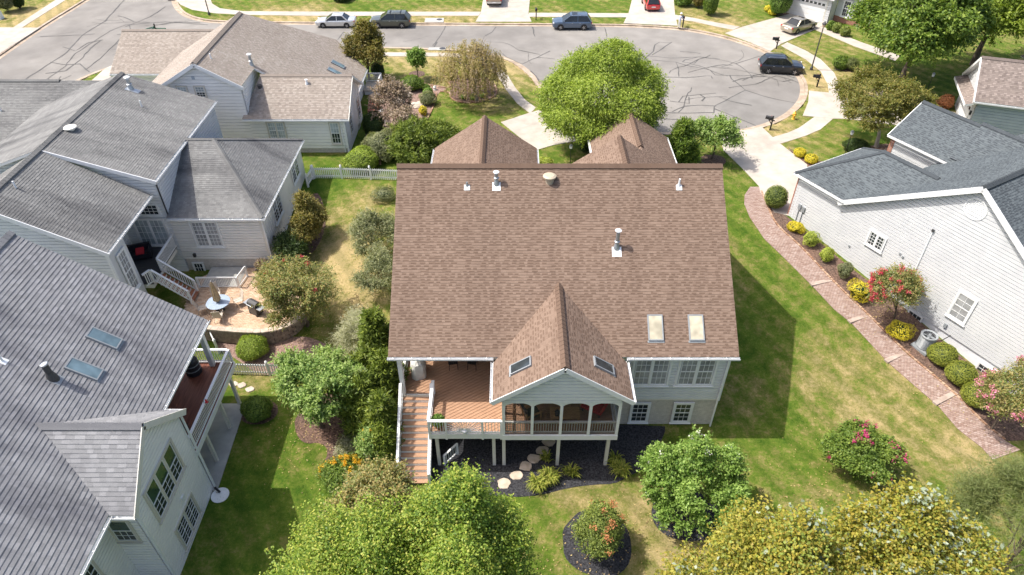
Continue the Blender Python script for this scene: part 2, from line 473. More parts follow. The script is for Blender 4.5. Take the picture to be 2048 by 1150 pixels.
# ------------------------------------------------------------------ the ground, streets and paths
def chaikin(p, n=2, closed=True):
    for _ in range(n):
        q = []
        m = len(p)
        for i in range(m if closed else m - 1):
            a, b = p[i], p[(i+1) % m]
            q.append((a[0]*.75 + b[0]*.25, a[1]*.75 + b[1]*.25)); q.append((a[0]*.25 + b[0]*.75, a[1]*.25 + b[1]*.75))
        if not closed: q = [p[0]] + q + [p[-1]]
        p = q
    return p

def offset_poly(p, d):
    """outward offset of a closed outline (either turning sense)"""
    n = len(p)
    area = sum(p[i][0]*p[(i+1) % n][1] - p[(i+1) % n][0]*p[i][1] for i in range(n))
    sg = 1 if area > 0 else -1
    out = []
    for i in range(n):
        a, b, c = p[i-1], p[i], p[(i+1) % n]
        t1 = Vector((b[0]-a[0], b[1]-a[1])).normalized(); t2 = Vector((c[0]-b[0], c[1]-b[1])).normalized()
        t = (t1 + t2)
        t = t1 if t.length < 1e-3 else t.normalized()
        nn = Vector((t.y, -t.x)) * sg
        k = 1 / max(0.5, abs(nn.dot(Vector((t1.y, -t1.x)))))
        out.append((b[0] + nn.x*d*k, b[1] + nn.y*d*k))
    return out

def inside(poly, X, Y):
    poly = np.asarray(poly); res = np.zeros(X.shape, bool)
    n = len(poly); j = n - 1
    for i in range(n):
        xi, yi = poly[i]; xj, yj = poly[j]
        c = ((yi > Y) != (yj > Y))
        with np.errstate(divide='ignore', invalid='ignore'):
            c &= X < (xj - xi) * (Y - yi) / (yj - yi + 1e-12) + xi
        res ^= c; j = i
    return res

STREET_RAW = [(-55.38, 59.43), (-55.50, 72.67), (-55.77, 81.59), (-55.25, 92.31), (-55.14, 100.61), (-48.15, 100.61), (-44.49, 92.31), (-43.10, 89.53), (-41.02, 86.51), (-38.28, 84.52), (-35.25, 83.64), (-24.31, 83.29), (-7.44, 82.95), (13.09, 82.60), (16.66, 82.09), (20.16, 81.42), (23.36, 79.61), (25.68, 77.55), (27.93, 74.24), (29.09, 71.01), (29.36, 67.86), (28.99, 65.63), (28.22, 63.39), (27.29, 61.69), (25.82, 59.75), (24.27, 58.30), (22.50, 57.09), (20.21, 56.11), (15.91, 55.73), (13.36, 55.73), (10.16, 56.21), (7.14, 57.59), (4.99, 59.96), (3.73, 63.50), (2.77, 67.35), (1.94, 69.41), (1.02, 71.28), (-0.33, 72.95), (-1.71, 74.10), (-4.68, 75.27), (-7.49, 75.72), (-14.57, 76.32), (-23.78, 76.02), (-33.67, 75.42), (-38.34, 74.54), (-41.05, 73.09), (-42.46, 71.01), (-43.86, 69.02), (-45.06, 65.99), (-45.08, 61.36), (-45.35, 57.39), (-45.33, 54.97), (-46.22, 46.63)]
STREET = chaikin(STREET_RAW, 2)
STREET_Z = 2.38

def terrain_np(X, Y):
    sm = lambda t: np.clip(t, 0, 1) ** 2 * (3 - 2 * np.clip(t, 0, 1))
    return 2.5 * sm((Y - 23 - 6 * sm((-9 - X) / 8.0)) / 22.0)

DRY = [  # x, y, radius, amount of scorched grass
    ((21.46, 26.82), 4.0, .26), ((23.32, 23.70), 3.5, .24), ((19.23, 30.14), 2.5, .24), ((24.98, 22.05), 3, .22), ((23.65, 28.63), 1.2, .25), ((19.23, 24.72), 1.3, .25), ((17.94, 27.90), 1.2, .2), ((6.73, 17.42), 3.0, .36), ((3.33, 21.11), 1.6, .35), ((6.64, 20.20), 1.8, .25),
    ((9.06, 16.90), 3, .3), ((-11.78, 40.48), 3.0, .56), ((-10.36, 35.95), 3.2, .58), ((-12.49, 38.13), 1.3, .2), ((-10.63, 41.41), 1.0, -.2), ((-10.85, 34.70), 1.0, -.2), ((-10.99, 33.45), 2.5, .5), ((-10.90, 44.45), 2.0, .45), ((-13.26, 36.43), 2.0, .4), ((-3.05, 61.04), 3.0, .32), ((-7.70, 71.42), 6.0, .40),
    ((36.38, 78.02), 6, .15), ((34.51, 64.43), 5, .28), ((-58.76, 84.70), 10, .42), ((-12.87, 28.12), 1.5, .3), ((-15.20, 28.80), 1.5, .3), ((24.02, 55.92), 4, .5), ((31.41, 74.98), 3, .5), ((30.87, 66.85), 3.5, .6), ((-10.29, 23.03), 2, .15),
    ((1.83, 66.85), 3.5, .5), ((0.85, 70.74), 3, .5), ((22.62, 83.29), 4, .5), ((25.22, 81.59), 3, .5), ((-11.32, 74.98), 4, .5), ((-4.09, 74.68), 4, .5),
    ((-28.42, 85.23), 5, .5), ((-24.75, 85.23), 5, .5), ((-10.05, 85.23), 5, .45), ((-6.37, 85.23), 4, .45), ((-56.79, 85.59), 5, .4), ((-56.03, 90.31), 5, .4), ((24.75, 87.43), 5, .25), ((5.85, 84.70), 3, .2),
    ((18.43, 48.11), 2.5, -.2), ((16.73, 30.14), 3.0, -.12), ((17.47, 41.32), 3, -.15), ((-11.96, 19.91), 4.5, -.22), ((-12.95, 23.71), 3, -.1), ((-14.33, 46.09), 2.0, -.35), ((-16.92, 90.31), 9, -.12), ((-8.09, 58.91), 3.5, -.18), ((27.27, 54.97), 4, -.05), ((-10.31, 51.39), 3, -.25)]

def dryness(X, Y):
    d = np.full(np.shape(X), 0.10)
    for (cx, cy), r, a in DRY: d += (a * (.62 if a < .6 else .9)) * np.exp(-((X - cx) ** 2 + (Y - cy) ** 2) / (r * r))
    return d

def build_ground():
    xs = np.concatenate([[-900, -400, -200, -100], np.arange(-64, 64.01, 0.5), [100, 200, 400, 900]])
    ys = np.concatenate([[-600, -200, -60, -20], np.arange(4, 112.01, 0.5), [150, 250, 500, 1200]])
    X, Y = np.meshgrid(xs, ys)
    Zz = terrain_np(X, Y)
    Zz = np.where(inside(offset_poly(STREET, 0.62), X, Y), STREET_Z - 0.12, Zz)
    dry = dryness(X, Y)
    ny, nx = X.shape
    idx = np.arange(nx * ny).reshape(ny, nx)
    quads = np.stack([idx[:-1, :-1], idx[:-1, 1:], idx[1:, 1:], idx[1:, :-1]], -1).reshape(-1, 4)
    me = bpy.data.meshes.new('lawn_ground')
    me.from_pydata(np.stack([X.ravel(), Y.ravel(), Zz.ravel()], -1).tolist(), [], quads.tolist())
    at = me.attributes.new('dry', 'FLOAT', 'POINT'); at.data.foreach_set('value', dry.ravel().astype(np.float32))
    me.polygons.foreach_set('use_smooth', [True] * len(me.polygons))
    me.materials.append(M['grass'])
    o = bpy.data.objects.new('ground', me); C.objects.link(o)
    tag(o, 'mown green lawn with scorched tan patches around the houses', None, None, 'structure')
    return o
ground = build_ground()

COVERED = []
def sheet(name, poly, mat, off, parent=None, kind='structure', skirt=0.08, cut=0.5, zflat=None):
    COVERED.append(poly)
    bm = bmesh.new()
    bv = [bm.verts.new((p[0], p[1], 0)) for p in poly]
    for tri in tessellate_polygon([[Vector((p[0], p[1], 0)) for p in poly]]): bm.faces.new([bv[i] for i in tri])
    xs = [p[0] for p in poly]; ys = [p[1] for p in poly]
    if zflat is None and min(ys) < 51.5:
        for ax, lo, hi in ((0, min(xs), max(xs)), (1, min(ys), min(51.5, max(ys)))):
            if ax == 0 and min(xs) > -8: continue
            k = math.floor(lo / cut) * cut
            while k < hi:
                if k > lo:
                    co = (k, 0, 0) if ax == 0 else (0, k, 0); no = (1, 0, 0) if ax == 0 else (0, 1, 0)
                    bmesh.ops.bisect_plane(bm, geom=bm.verts[:] + bm.edges[:] + bm.faces[:], plane_co=co, plane_no=no)
                k += cut
    for v in bm.verts:
        v.co.z = zflat if zflat is not None else terrain(v.co.x, v.co.y) + off
    bmesh.ops.recalc_face_normals(bm, faces=bm.faces)
    if sum(f.normal.z for f in bm.faces) < 0: bmesh.ops.reverse_faces(bm, faces=bm.faces)
    if skirt:
        be = [e for e in bm.edges if e.is_boundary]
        r = bmesh.ops.extrude_edge_only(bm, edges=be)
        for v in [g for g in r['geom'] if isinstance(g, bmesh.types.BMVert)]: v.co.z -= skirt
    me = bpy.data.meshes.new(name); bm.to_mesh(me); bm.free()
    me.materials.append(mat)
    o = link(bpy.data.objects.new(name, me), parent)
    if kind: o['kind'] = kind
    return o

# street: asphalt sheet, gutter and kerb, crack filler
street = sheet('street', STREET, M['asphalt'], 0, zflat=STREET_Z, skirt=0)
street['label'] = 'grey asphalt street widening into a round turning circle'
def band(name, p, q, z0, z1, mat, zb=None, kind='structure', parent=None):
    n = len(p); mb = MB()
    vs = [(a[0], a[1], z0) for a in p] + [(a[0], a[1], z1) for a in q]
    fs = [(i, (i+1) % n, n+(i+1) % n, n+i) for i in range(n)]
    if zb is not None:
        vs += [(a[0], a[1], zb) for a in p] + [(a[0], a[1], zb) for a in q]
        fs += [(2*n+i, 2*n+(i+1) % n, (i+1) % n, i) for i in range(n)] + [(n+i, n+(i+1) % n, 3*n+(i+1) % n, 3*n+i) for i in range(n)]
    mb.add(vs, fs)
    o = mb.build(name, mat, parent)
    if kind: o['kind'] = kind
    return o
band('gutter', STREET, offset_poly(STREET, .48), STREET_Z + .004, STREET_Z + .012, M['kerb'])
band('kerb', offset_poly(STREET, .45), offset_poly(STREET, .72), STREET_Z + .13, STREET_Z + .145, M['kerb'], zb=STREET_Z - .2)

def ribbon(name, pts, w, z, mat, parent, jit=0.0):
    """a strip of crack filler poured along a wandering crack"""
    P = []
    for i in range(len(pts) - 1):
        a, b = Vector(pts[i]), Vector(pts[i+1]); L = (b - a).length; m = max(1, int(L / 0.8))
        for k in range(m): P.append(a.lerp(b, k / m))
    P.append(Vector(pts[-1]))
    for i in range(1, len(P) - 1): P[i] = P[i] + Vector((rng.uniform(-jit, jit), rng.uniform(-jit, jit)))
    vs = []; fs = []
    for i, p in enumerate(P):
        t = (P[min(i+1, len(P)-1)] - P[max(i-1, 0)]).normalized(); n = Vector((-t.y, t.x))
        ww = w * rng.uniform(.6, 1.35) / 2
        vs += [(p.x + n.x*ww, p.y + n.y*ww, z), (p.x - n.x*ww, p.y - n.y*ww, z)]
    for i in range(len(P) - 1): fs.append((2*i, 2*i+1, 2*i+3, 2*i+2))
    return MB().add(vs, fs).build(name, mat, parent)
cracks = [[(15.36, 73.81), (16.83, 75.72), (18.31, 77.70), (17.68, 77.39), (16.88, 77.70), (16.16, 76.78), (15.65, 74.98), (14.87, 73.52), (14.27, 72.39)], [(18.62, 74.83), (20.22, 74.54), (20.77, 74.24)], [(14.87, 73.52), (17.18, 72.95), (20.50, 73.24), (22.55, 72.67)], [(18.32, 71.83), (18.70, 72.39), (20.23, 73.24)],
    [(18.32, 71.83), (19.61, 71.56), (20.27, 72.67)], [(15.19, 72.39), (17.62, 71.83), (17.51, 69.80), (17.23, 67.98)], [(17.62, 71.83), (18.91, 70.74), (20.80, 69.67), (21.03, 68.37), (22.55, 68.24), (23.96, 68.11), (26.17, 68.63)], [(20.50, 73.24), (22.52, 72.53), (23.97, 71.42), (24.28, 70.74), (24.58, 69.67), (24.69, 68.50), (24.67, 67.48)],
    [(23.97, 71.42), (25.80, 72.67), (27.55, 73.67)], [(15.86, 67.86), (17.80, 67.73), (19.11, 67.86), (19.94, 68.11), (20.56, 68.11), (20.57, 67.48)], [(22.55, 68.24), (22.54, 67.35), (23.17, 64.67), (19.36, 61.04), (18.95, 59.64)], [(23.17, 64.67), (25.33, 62.70), (27.29, 61.69)],
    [(19.14, 60.50), (20.68, 58.71), (22.16, 56.99)], [(15.26, 62.14), (16.04, 61.92), (16.73, 63.27), (18.47, 63.62), (20.12, 63.96)], [(16.04, 61.92), (17.08, 61.58), (17.28, 63.04)], [(18.47, 63.62), (18.81, 62.93), (18.35, 62.14)], [(15.09, 59.86), (16.50, 61.04), (17.97, 61.25), (19.45, 61.04)],
    [(14.35, 59.64), (16.20, 59.54), (18.95, 59.64)], [(13.90, 58.40), (15.48, 58.20), (16.11, 57.89), (16.06, 58.30)], [(-1.05, 74.24), (-0.65, 73.24), (1.02, 71.28), (2.67, 73.09), (4.22, 74.98)], [(2.67, 73.09), (4.66, 72.67)], [(2.45, 82.60), (2.58, 80.42), (2.67, 79.45)], [(11.04, 82.43), (11.01, 80.42), (11.00, 79.29)],
    [(-8.96, 76.47), (-8.46, 79.29), (-8.18, 80.92), (-7.98, 82.95)], [(-8.76, 76.17), (-8.55, 77.70)], [(-3.14, 79.61), (-2.29, 80.92), (-1.91, 82.60)], [(-20.03, 78.33), (-19.83, 80.92)], [(-50.40, 60.50), (-49.79, 68.11), (-49.25, 74.24), (-50.06, 79.93), (-49.62, 84.70), (-50.93, 93.34)], [(-54.76, 79.45), (-50.06, 79.93), (-48.76, 80.26)], [(-51.81, 66.24), (-50.04, 66.24), (-47.68, 65.15), (-47.49, 70.74), (-48.15, 74.24), (-47.45, 81.25), (-46.57, 83.29), (-42.16, 84.34), (-36.64, 83.29)],
    [(-48.57, 68.76), (-46.82, 69.41), (-46.70, 72.39), (-47.19, 75.72), (-47.14, 78.02)], [(-50.09, 61.58), (-48.20, 62.93), (-48.12, 65.03)], [(-44.85, 69.67), (-44.73, 72.81), (-45.01, 76.47), (-45.20, 78.81)], [(-48.89, 86.51), (-47.26, 85.59), (-45.93, 84.34)], [(-46.09, 83.29), (-44.83, 80.92), (-44.50, 79.61)], [(-43.12, 82.95), (-40.95, 84.34), (-37.79, 83.99)], [(-49.65, 71.83), (-47.63, 71.01), (-46.16, 71.28), (-44.18, 69.15)], [(-46.27, 82.60), (-44.72, 86.14), (-44.34, 89.92)], [(-50.50, 76.17), (-48.51, 74.98), (-48.27, 77.39), (-46.99, 78.33)], [(1.94, 69.41), (2.48, 68.11), (2.84, 66.48)]]
for i, c in enumerate(cracks): ribbon('crack_seal', c, 0.10 if i % 3 else 0.14, STREET_Z + .004 + 0.0006 * i, M['tar'], street, 0.06)

qr = random.Random(41)
def hairline(x, y, a, n, depth=0):
    pts = [(x, y)]
    for _ in range(n):
        a += qr.uniform(-.35, .35); st = qr.uniform(.6, 1.3); x += math.cos(a)*st; y += math.sin(a)*st
        if not inside(STREET, np.array([x]), np.array([y]))[0]: break
        pts.append((x, y))
        if depth < 2 and qr.random() < .2: hairline(x, y, a + qr.choice((-1, 1))*qr.uniform(.6, 1.3), qr.randint(2, 5), depth + 1)
    if len(pts) > 1:
        HL[0] += 1; ribbon('crack_seal', pts, qr.uniform(.035, .07), STREET_Z + .03 + .0002*HL[0] - .006, M['tar'], street, .04)
HL = [0]
for x0, x1, y0, y1, k in ((-66, -40, 56, 92, 13), (-46, -26, 74, 86, 4), (8, 30, 56, 80, 8), (-26, 12, 72, 81, 4)):
    for _ in range(k):
        x, y = qr.uniform(x0, x1), qr.uniform(y0, y1)
        if inside(STREET, np.array([x]), np.array([y]))[0]: hairline(x, y, qr.choice((.5, .6, 2.4, 0, 3.1)) + qr.uniform(-.4, .4), qr.randint(4, 9))
pa = sheet('asphalt_patch', [(19.33, 60.93), (23.14, 64.55), (25.29, 62.59), (27.16, 61.58), (25.82, 59.75), (24.27, 58.30), (22.50, 57.09), (22.00, 57.09), (20.68, 58.71)], M['asphalt_new'], 0, parent=None, zflat=STREET_Z + .002, skirt=0); pa['label'] = 'darker asphalt patch between sealed cracks in the turning circle'
def walk(name, raw, mat='concrete', off=0.03, sm=1, label=None, closed=True):
    o = sheet(name, chaikin(raw, sm) if sm else raw, M[mat], off)
    if label: o['label'] = label
    return o
walk('sidewalk', [(-44.94, 92.31), (-43.83, 92.31), (-42.44, 90.31), (-40.27, 88.38), (-36.99, 87.06), (-33.28, 86.51), (-24.95, 86.14), (-4.14, 86.14), (-3.88, 87.62), (-20.28, 87.62), (-33.67, 87.81), (-36.99, 88.95), (-38.53, 90.71), (-40.09, 93.97), (-45.58, 93.97)], sm=0)
walk('sidewalk', [(2.12, 87.25), (14.51, 87.06), (14.14, 85.59), (2.09, 85.78)], sm=0)
walk('sidewalk', [(20.20, 86.51), (22.15, 85.41), (24.55, 83.81), (27.17, 82.26), (26.09, 81.25), (24.23, 82.43), (21.90, 84.17), (19.90, 84.88)], sm=0)
walk('sidewalk', [(30.22, 76.17), (31.22, 77.24), (32.47, 74.83), (33.30, 72.25), (33.45, 68.63), (32.76, 64.79), (32.00, 62.48), (31.14, 63.62), (31.79, 65.87), (32.18, 69.02), (31.68, 72.25)], sm=0)
walk('sidewalk', [(27.98, 58.50), (29.71, 58.30), (27.68, 56.02), (25.93, 54.78), (23.23, 53.32), (22.88, 54.50), (24.51, 55.35), (25.84, 56.31)], sm=0)
walk('sidewalk', [(-14.27, 74.24), (-7.37, 74.10), (-4.05, 73.52), (-2.09, 71.42), (-1.10, 69.41), (-0.41, 67.86), (0.30, 65.03), (1.26, 62.14), (2.27, 60.39), (1.68, 59.23), (0.53, 61.25), (-0.59, 64.43), (-1.22, 66.85), (-2.04, 69.41), (-4.00, 72.39), (-7.30, 73.09), (-14.10, 73.09)], sm=0)
walk('sidewalk', [(-59.49, 92.31), (-58.18, 92.31), (-58.21, 81.92), (-59.28, 81.92)], sm=0)
walk('sidewalk', [(-42.76, 69.80), (-42.19, 71.01), (-41.05, 69.15), (-41.37, 65.87), (-42.70, 65.39)], sm=0)
walk('driveway', [(-3.75, 93.34), (2.37, 93.34), (2.05, 86.88), (2.36, 83.99), (-4.42, 83.99), (-3.87, 87.43)], off=.042, sm=0)
walk('driveway', [(15.86, 93.34), (21.25, 93.34), (20.20, 86.51), (19.79, 82.60), (13.44, 83.47), (14.51, 87.06)], off=.042, sm=0)
walk('driveway', [(34.88, 87.06), (38.03, 83.47), (35.65, 81.25), (30.40, 76.78), (28.56, 74.54), (27.09, 77.09), (24.87, 80.10), (27.47, 82.26)], off=.042, sm=0)
walk('garden_path', [(35.70, 81.42), (36.94, 82.43), (39.57, 77.39), (42.31, 73.24), (41.16, 71.83), (38.42, 76.02)], off=.03, sm=0)
walk('driveway', [(29.37, 64.20), (31.18, 63.73), (32.14, 62.59), (34.87, 60.50), (38.18, 60.50), (41.26, 59.54), (42.97, 57.89), (41.39, 55.73), (35.11, 56.70), (30.65, 58.09), (29.64, 58.09), (26.94, 58.71), (28.41, 61.58)], off=.042, sm=0)
walk('driveway', [(18.33, 55.16), (20.11, 55.54), (22.52, 56.50), (22.91, 54.60), (23.23, 53.32), (24.38, 49.71), (23.77, 48.11), (21.38, 43.10), (20.60, 42.37), (19.63, 42.79), (19.32, 45.48), (19.48, 46.36), (18.98, 48.67), (18.06, 52.16)], off=.042, sm=0)
walk('driveway', [(-1.00, 57.39), (1.68, 59.33), (3.60, 60.50), (5.29, 57.39), (7.87, 55.73), (13.36, 55.16), (13.42, 54.23), (6.39, 54.04), (3.72, 53.14), (2.18, 52.25), (1.97, 52.25)], off=.042, sm=0)
walk('driveway', [(-42.70, 65.39), (-40.59, 68.11), (-38.29, 65.63), (-40.86, 59.02), (-41.72, 59.33), (-43.94, 60.82), (-44.16, 64.91)], off=.042, sm=0)
walk('driveway', [(-64.49, 82.09), (-56.07, 81.92), (-56.16, 73.81), (-55.98, 68.11)], off=.042, sm=0)
walk('storm_inlet', [(-10.60, 85.23), (-8.33, 85.23), (-8.28, 83.81), (-10.58, 83.81)], 'concrete_grey', .06, sm=0)
walk('storm_inlet', [(-9.27, 75.57), (-7.37, 75.57), (-7.43, 74.83), (-9.31, 74.83)], 'concrete_grey', .06, sm=0)
mb = MB()
for p in ((-8.84, 84.70), (-7.74, 75.27)):
    mb = MB(); mb.lathe((p[0], p[1], 2.56), [(0.35, 0), (0.35, .01), (.30, .015), (.0, .02)], 14)
    o = mb.build('manhole_cover', M['charcoal']); tag(o, 'round iron manhole cover in the storm inlet by %s kerb' % ('the far' if p[1] > 80 else 'the garden'), 'manhole cover')

# joints sawn in the concrete
def joint(a, b, parent=None, off=.05, w=.03):
    A, B = Vector(a), Vector(b); n = max(1, int((B - A).length / 0.5)); mb = MB()
    t = (B - A).normalized(); s = Vector((-t.y, t.x)) * w / 2
    for i in range(n):
        p, q = A.lerp(B, i / n), A.lerp(B, (i+1) / n)
        zp, zq = terrain(p.x, p.y) + off, terrain(q.x, q.y) + off
        mb.add([(p.x+s.x, p.y+s.y, zp), (p.x-s.x, p.y-s.y, zp), (q.x-s.x, q.y-s.y, zq), (q.x+s.x, q.y+s.y, zq)], [(0, 1, 2, 3)])
    o = mb.build('concrete_joint', M['concrete_grey'], parent, fix=False); o['kind'] = 'structure'
for a, b in (((0.27, 55.73), (3.26, 57.89)), ((1.14, 54.04), (4.31, 56.11)), ((19.45, 48.91), (23.77, 52.25)), ((18.89, 50.71), (22.93, 53.77)), ((20.05, 45.99), (23.41, 48.51)), ((29.17, 78.81), (31.51, 75.27)), ((25.95, 80.92), (28.85, 75.72)), ((-0.78, 92.31), (-0.85, 83.99)), ((-3.87, 87.25), (2.06, 87.06)), ((14.51, 87.06), (20.24, 86.69)), ((18.13, 92.31), (16.61, 83.29)), ((31.48, 69.41), (34.31, 69.28)), ((28.30, 62.14), (30.33, 59.75))):
    joint(a, b)

# planting beds
def bed(name, raw, mat, label, sm=2, off=.02):
    o = sheet(name, chaikin(raw, sm), M[mat], off, kind='structure'); o['label'] = label
    return o
def ring(c, rx, ry, n=16): return [(c[0] + rx*math.cos(2*math.pi*i/n)*rng.uniform(.93, 1.07), c[1] + ry*math.sin(2*math.pi*i/n)*rng.uniform(.93, 1.07)) for i in range(n)]
bed('mulch_bed', [(-4.96, 24.86), (8.72, 24.79), (8.60, 24.11), (7.87, 23.03), (7.20, 21.89), (6.04, 21.23), (5.37, 20.86), (4.36, 20.83), (2.90, 20.62), (1.56, 20.20), (0.05, 20.05), (-1.66, 20.26), (-4.59, 20.95)], 'mulch_black', 'black mulch bed under the raised deck', 1)
bed('mulch_bed', ring((8.80, 19.05), 1.75, 1.5), 'mulch_black', 'black mulch ring under the white flowering crape myrtle', 1)
bed('mulch_bed', ring((4.18, 17.55), 1.75, 1.8), 'mulch_black', 'black mulch ring around the clipped round bush', 1)
bed('mulch_bed', [(-12.60, 25.48), (-12.12, 23.98), (-11.42, 23.40), (-10.68, 23.57), (-10.07, 23.03), (-10.17, 22.05), (-9.89, 20.86), (-9.21, 20.08), (-6.76, 19.62), (-5.51, 19.91), (-6.20, 24.72), (-6.92, 26.82), (-9.70, 27.55), (-11.39, 26.91)], 'mulch', 'brown mulch bed between the lawn and the deck stairs')
bed('mulch_bed', [(-19.22, 31.13), (-18.92, 31.82), (-15.49, 31.10), (-13.70, 31.86), (-11.50, 30.70), (-9.24, 28.45), (-14.23, 28.66), (-15.42, 28.52), (-17.42, 30.03)], 'mulch_mauve', 'mulch bed below the curved retaining wall')
bed('mulch_bed', [(-14.57, 66.85), (-11.38, 66.60), (-8.99, 66.11), (-6.09, 65.03), (-7.10, 63.96), (-7.37, 63.04), (-7.38, 61.47), (-7.73, 58.09), (-8.40, 55.73), (-9.97, 54.32), (-11.10, 52.78), (-10.83, 49.71), (-11.92, 49.55), (-12.87, 50.54), (-12.71, 53.14), (-13.81, 62.14)], 'mulch_mauve', 'rock garden bed of faded mulch beside the beige house')
bed('mulch_bed', [(-7.23, 68.11), (-6.08, 65.63), (-6.12, 63.96), (-6.01, 62.48), (-5.03, 61.47), (-3.26, 61.47), (-1.89, 62.48), (-1.38, 64.20), (-1.72, 66.24), (-2.88, 67.86), (-5.48, 69.02)], 'mulch', 'mulch bed under the weeping tree')
bed('mulch_bed', ring((-9.84, 68.37), 0.85, 0.85), 'mulch', 'mulch ring around the slender young tree', 1)
bed('mulch_bed', [(19.37, 44.97), (19.18, 42.79), (19.35, 41.21), (20.49, 39.09), (21.73, 35.78), (23.22, 32.81), (24.53, 29.87), (26.30, 26.82), (26.83, 25.00), (27.58, 23.63), (28.90, 23.70), (29.67, 25.07), (28.78, 27.90), (25.57, 33.72), (23.35, 37.01), (21.06, 41.04), (20.41, 42.37), (19.80, 43.10)], 'mulch', 'brown mulch bed along the white sided house', 0)
bed('mulch_bed', [(23.62, 53.32), (24.20, 50.96), (25.60, 50.13), (27.89, 50.71), (29.92, 52.69), (33.32, 53.59), (32.43, 50.54), (27.07, 48.51), (24.03, 48.91)], 'mulch', 'mulch bed around the rust coloured maple', 1)
bed('mulch_bed', [(15.89, 51.39), (17.58, 51.39), (17.97, 50.37), (17.09, 49.31), (15.04, 49.31)], 'mulch', 'mulch bed under the small drooping tree', 1)
bed('mulch_bed', [(31.82, 88.38), (33.60, 89.92), (35.55, 88.00), (34.33, 86.51), (32.18, 86.14)], 'mulch', 'mulch bed by the clipped hedge', 1)
bed('mulch_bed', [(34.05, 70.74), (35.79, 71.83), (36.76, 70.47), (35.83, 68.89), (34.00, 69.15)], 'mulch', 'mulch bed round the shrubs near the street lamp', 1)
bed('mulch_bed', ring((-14.62, 25.66), 1.1, 0.9), 'mulch', 'mulch ring by the concrete patio edge', 1)
bed('mulch_bed', [(-16.74, 36.88), (-16.86, 39.74), (-16.41, 42.82), (-15.83, 45.64), (-15.08, 45.87), (-13.84, 42.46), (-13.92, 39.87), (-15.05, 38.14)], 'mulch', 'mulch strip under the shrubs along the grey house', 1)
bed('gravel_walk', [(-12.27, 62.14), (-11.14, 64.67), (-9.72, 65.39), (-8.83, 64.43), (-9.31, 61.58), (-9.92, 59.43), (-10.61, 56.89), (-11.13, 55.73), (-11.95, 57.39)], 'mulch_mauve', 'pinkish gravel patch in the rock garden', 2, .035)

# edging bricks, each row one strip of many small blocks
def edging(name, line, label, step=.22, w=.12, h=.10):
    pts = chaikin(line, 2, closed=False); mb = MB(); tints = []
    acc = 0.0
    for i in range(len(pts) - 1):
        a, b = Vector(pts[i]), Vector(pts[i+1]); L = (b - a).length
        if L < 1e-5: continue
        t = (b - a) / L
        while acc < L:
            p = a + t * acc; z = terrain(p.x, p.y)
            d = Vector((t.x, t.y, 0)); 
            mb.obox((p.x, p.y, z + h/2 - .03), d, (-t.y, t.x, 0), (0, 0, 1), step * .9, w * rng.uniform(.9, 1.1), h * rng.uniform(.9, 1.2) + .04)
            tints += [rng.random()] * 6
            acc += step
        acc -= L
    o = mb.build(name, M['stone_tint'], fix=False)
    at = o.data.attributes.new('tint', 'FLOAT', 'FACE'); at.data.foreach_set('value', tints)
    return tag(o, label, None, None, 'stuff')
edging('brick_edging', [(19.45, 45.55), (19.33, 43.61), (19.33, 41.27), (20.46, 39.14), (21.71, 35.83), (23.22, 32.81), (24.53, 29.87), (26.30, 26.82), (26.81, 24.96), (27.53, 23.60)], 'red brick edging between the paver path and the mulch bed')
edging('brick_edging', [(-8.98, 65.99), (-7.18, 64.91), (-6.09, 65.03), (-6.23, 65.63), (-7.00, 67.86)], 'tan brick edging on the street side of the rock garden')
edging('brick_edging', [(-7.41, 63.50), (-7.38, 61.47), (-7.73, 58.09), (-8.40, 55.73), (-9.97, 54.32), (-11.10, 52.78), (-11.13, 51.22), (-10.87, 49.71)], 'tan brick edging curving along the rock garden lawn')
edging('brick_edging', [(-7.00, 63.96), (-6.12, 63.96), (-6.01, 62.48), (-5.03, 61.47), (-3.26, 61.47), (-1.89, 62.48), (-1.38, 63.96), (-1.70, 65.39)], 'tan brick edging round the weeping tree bed')

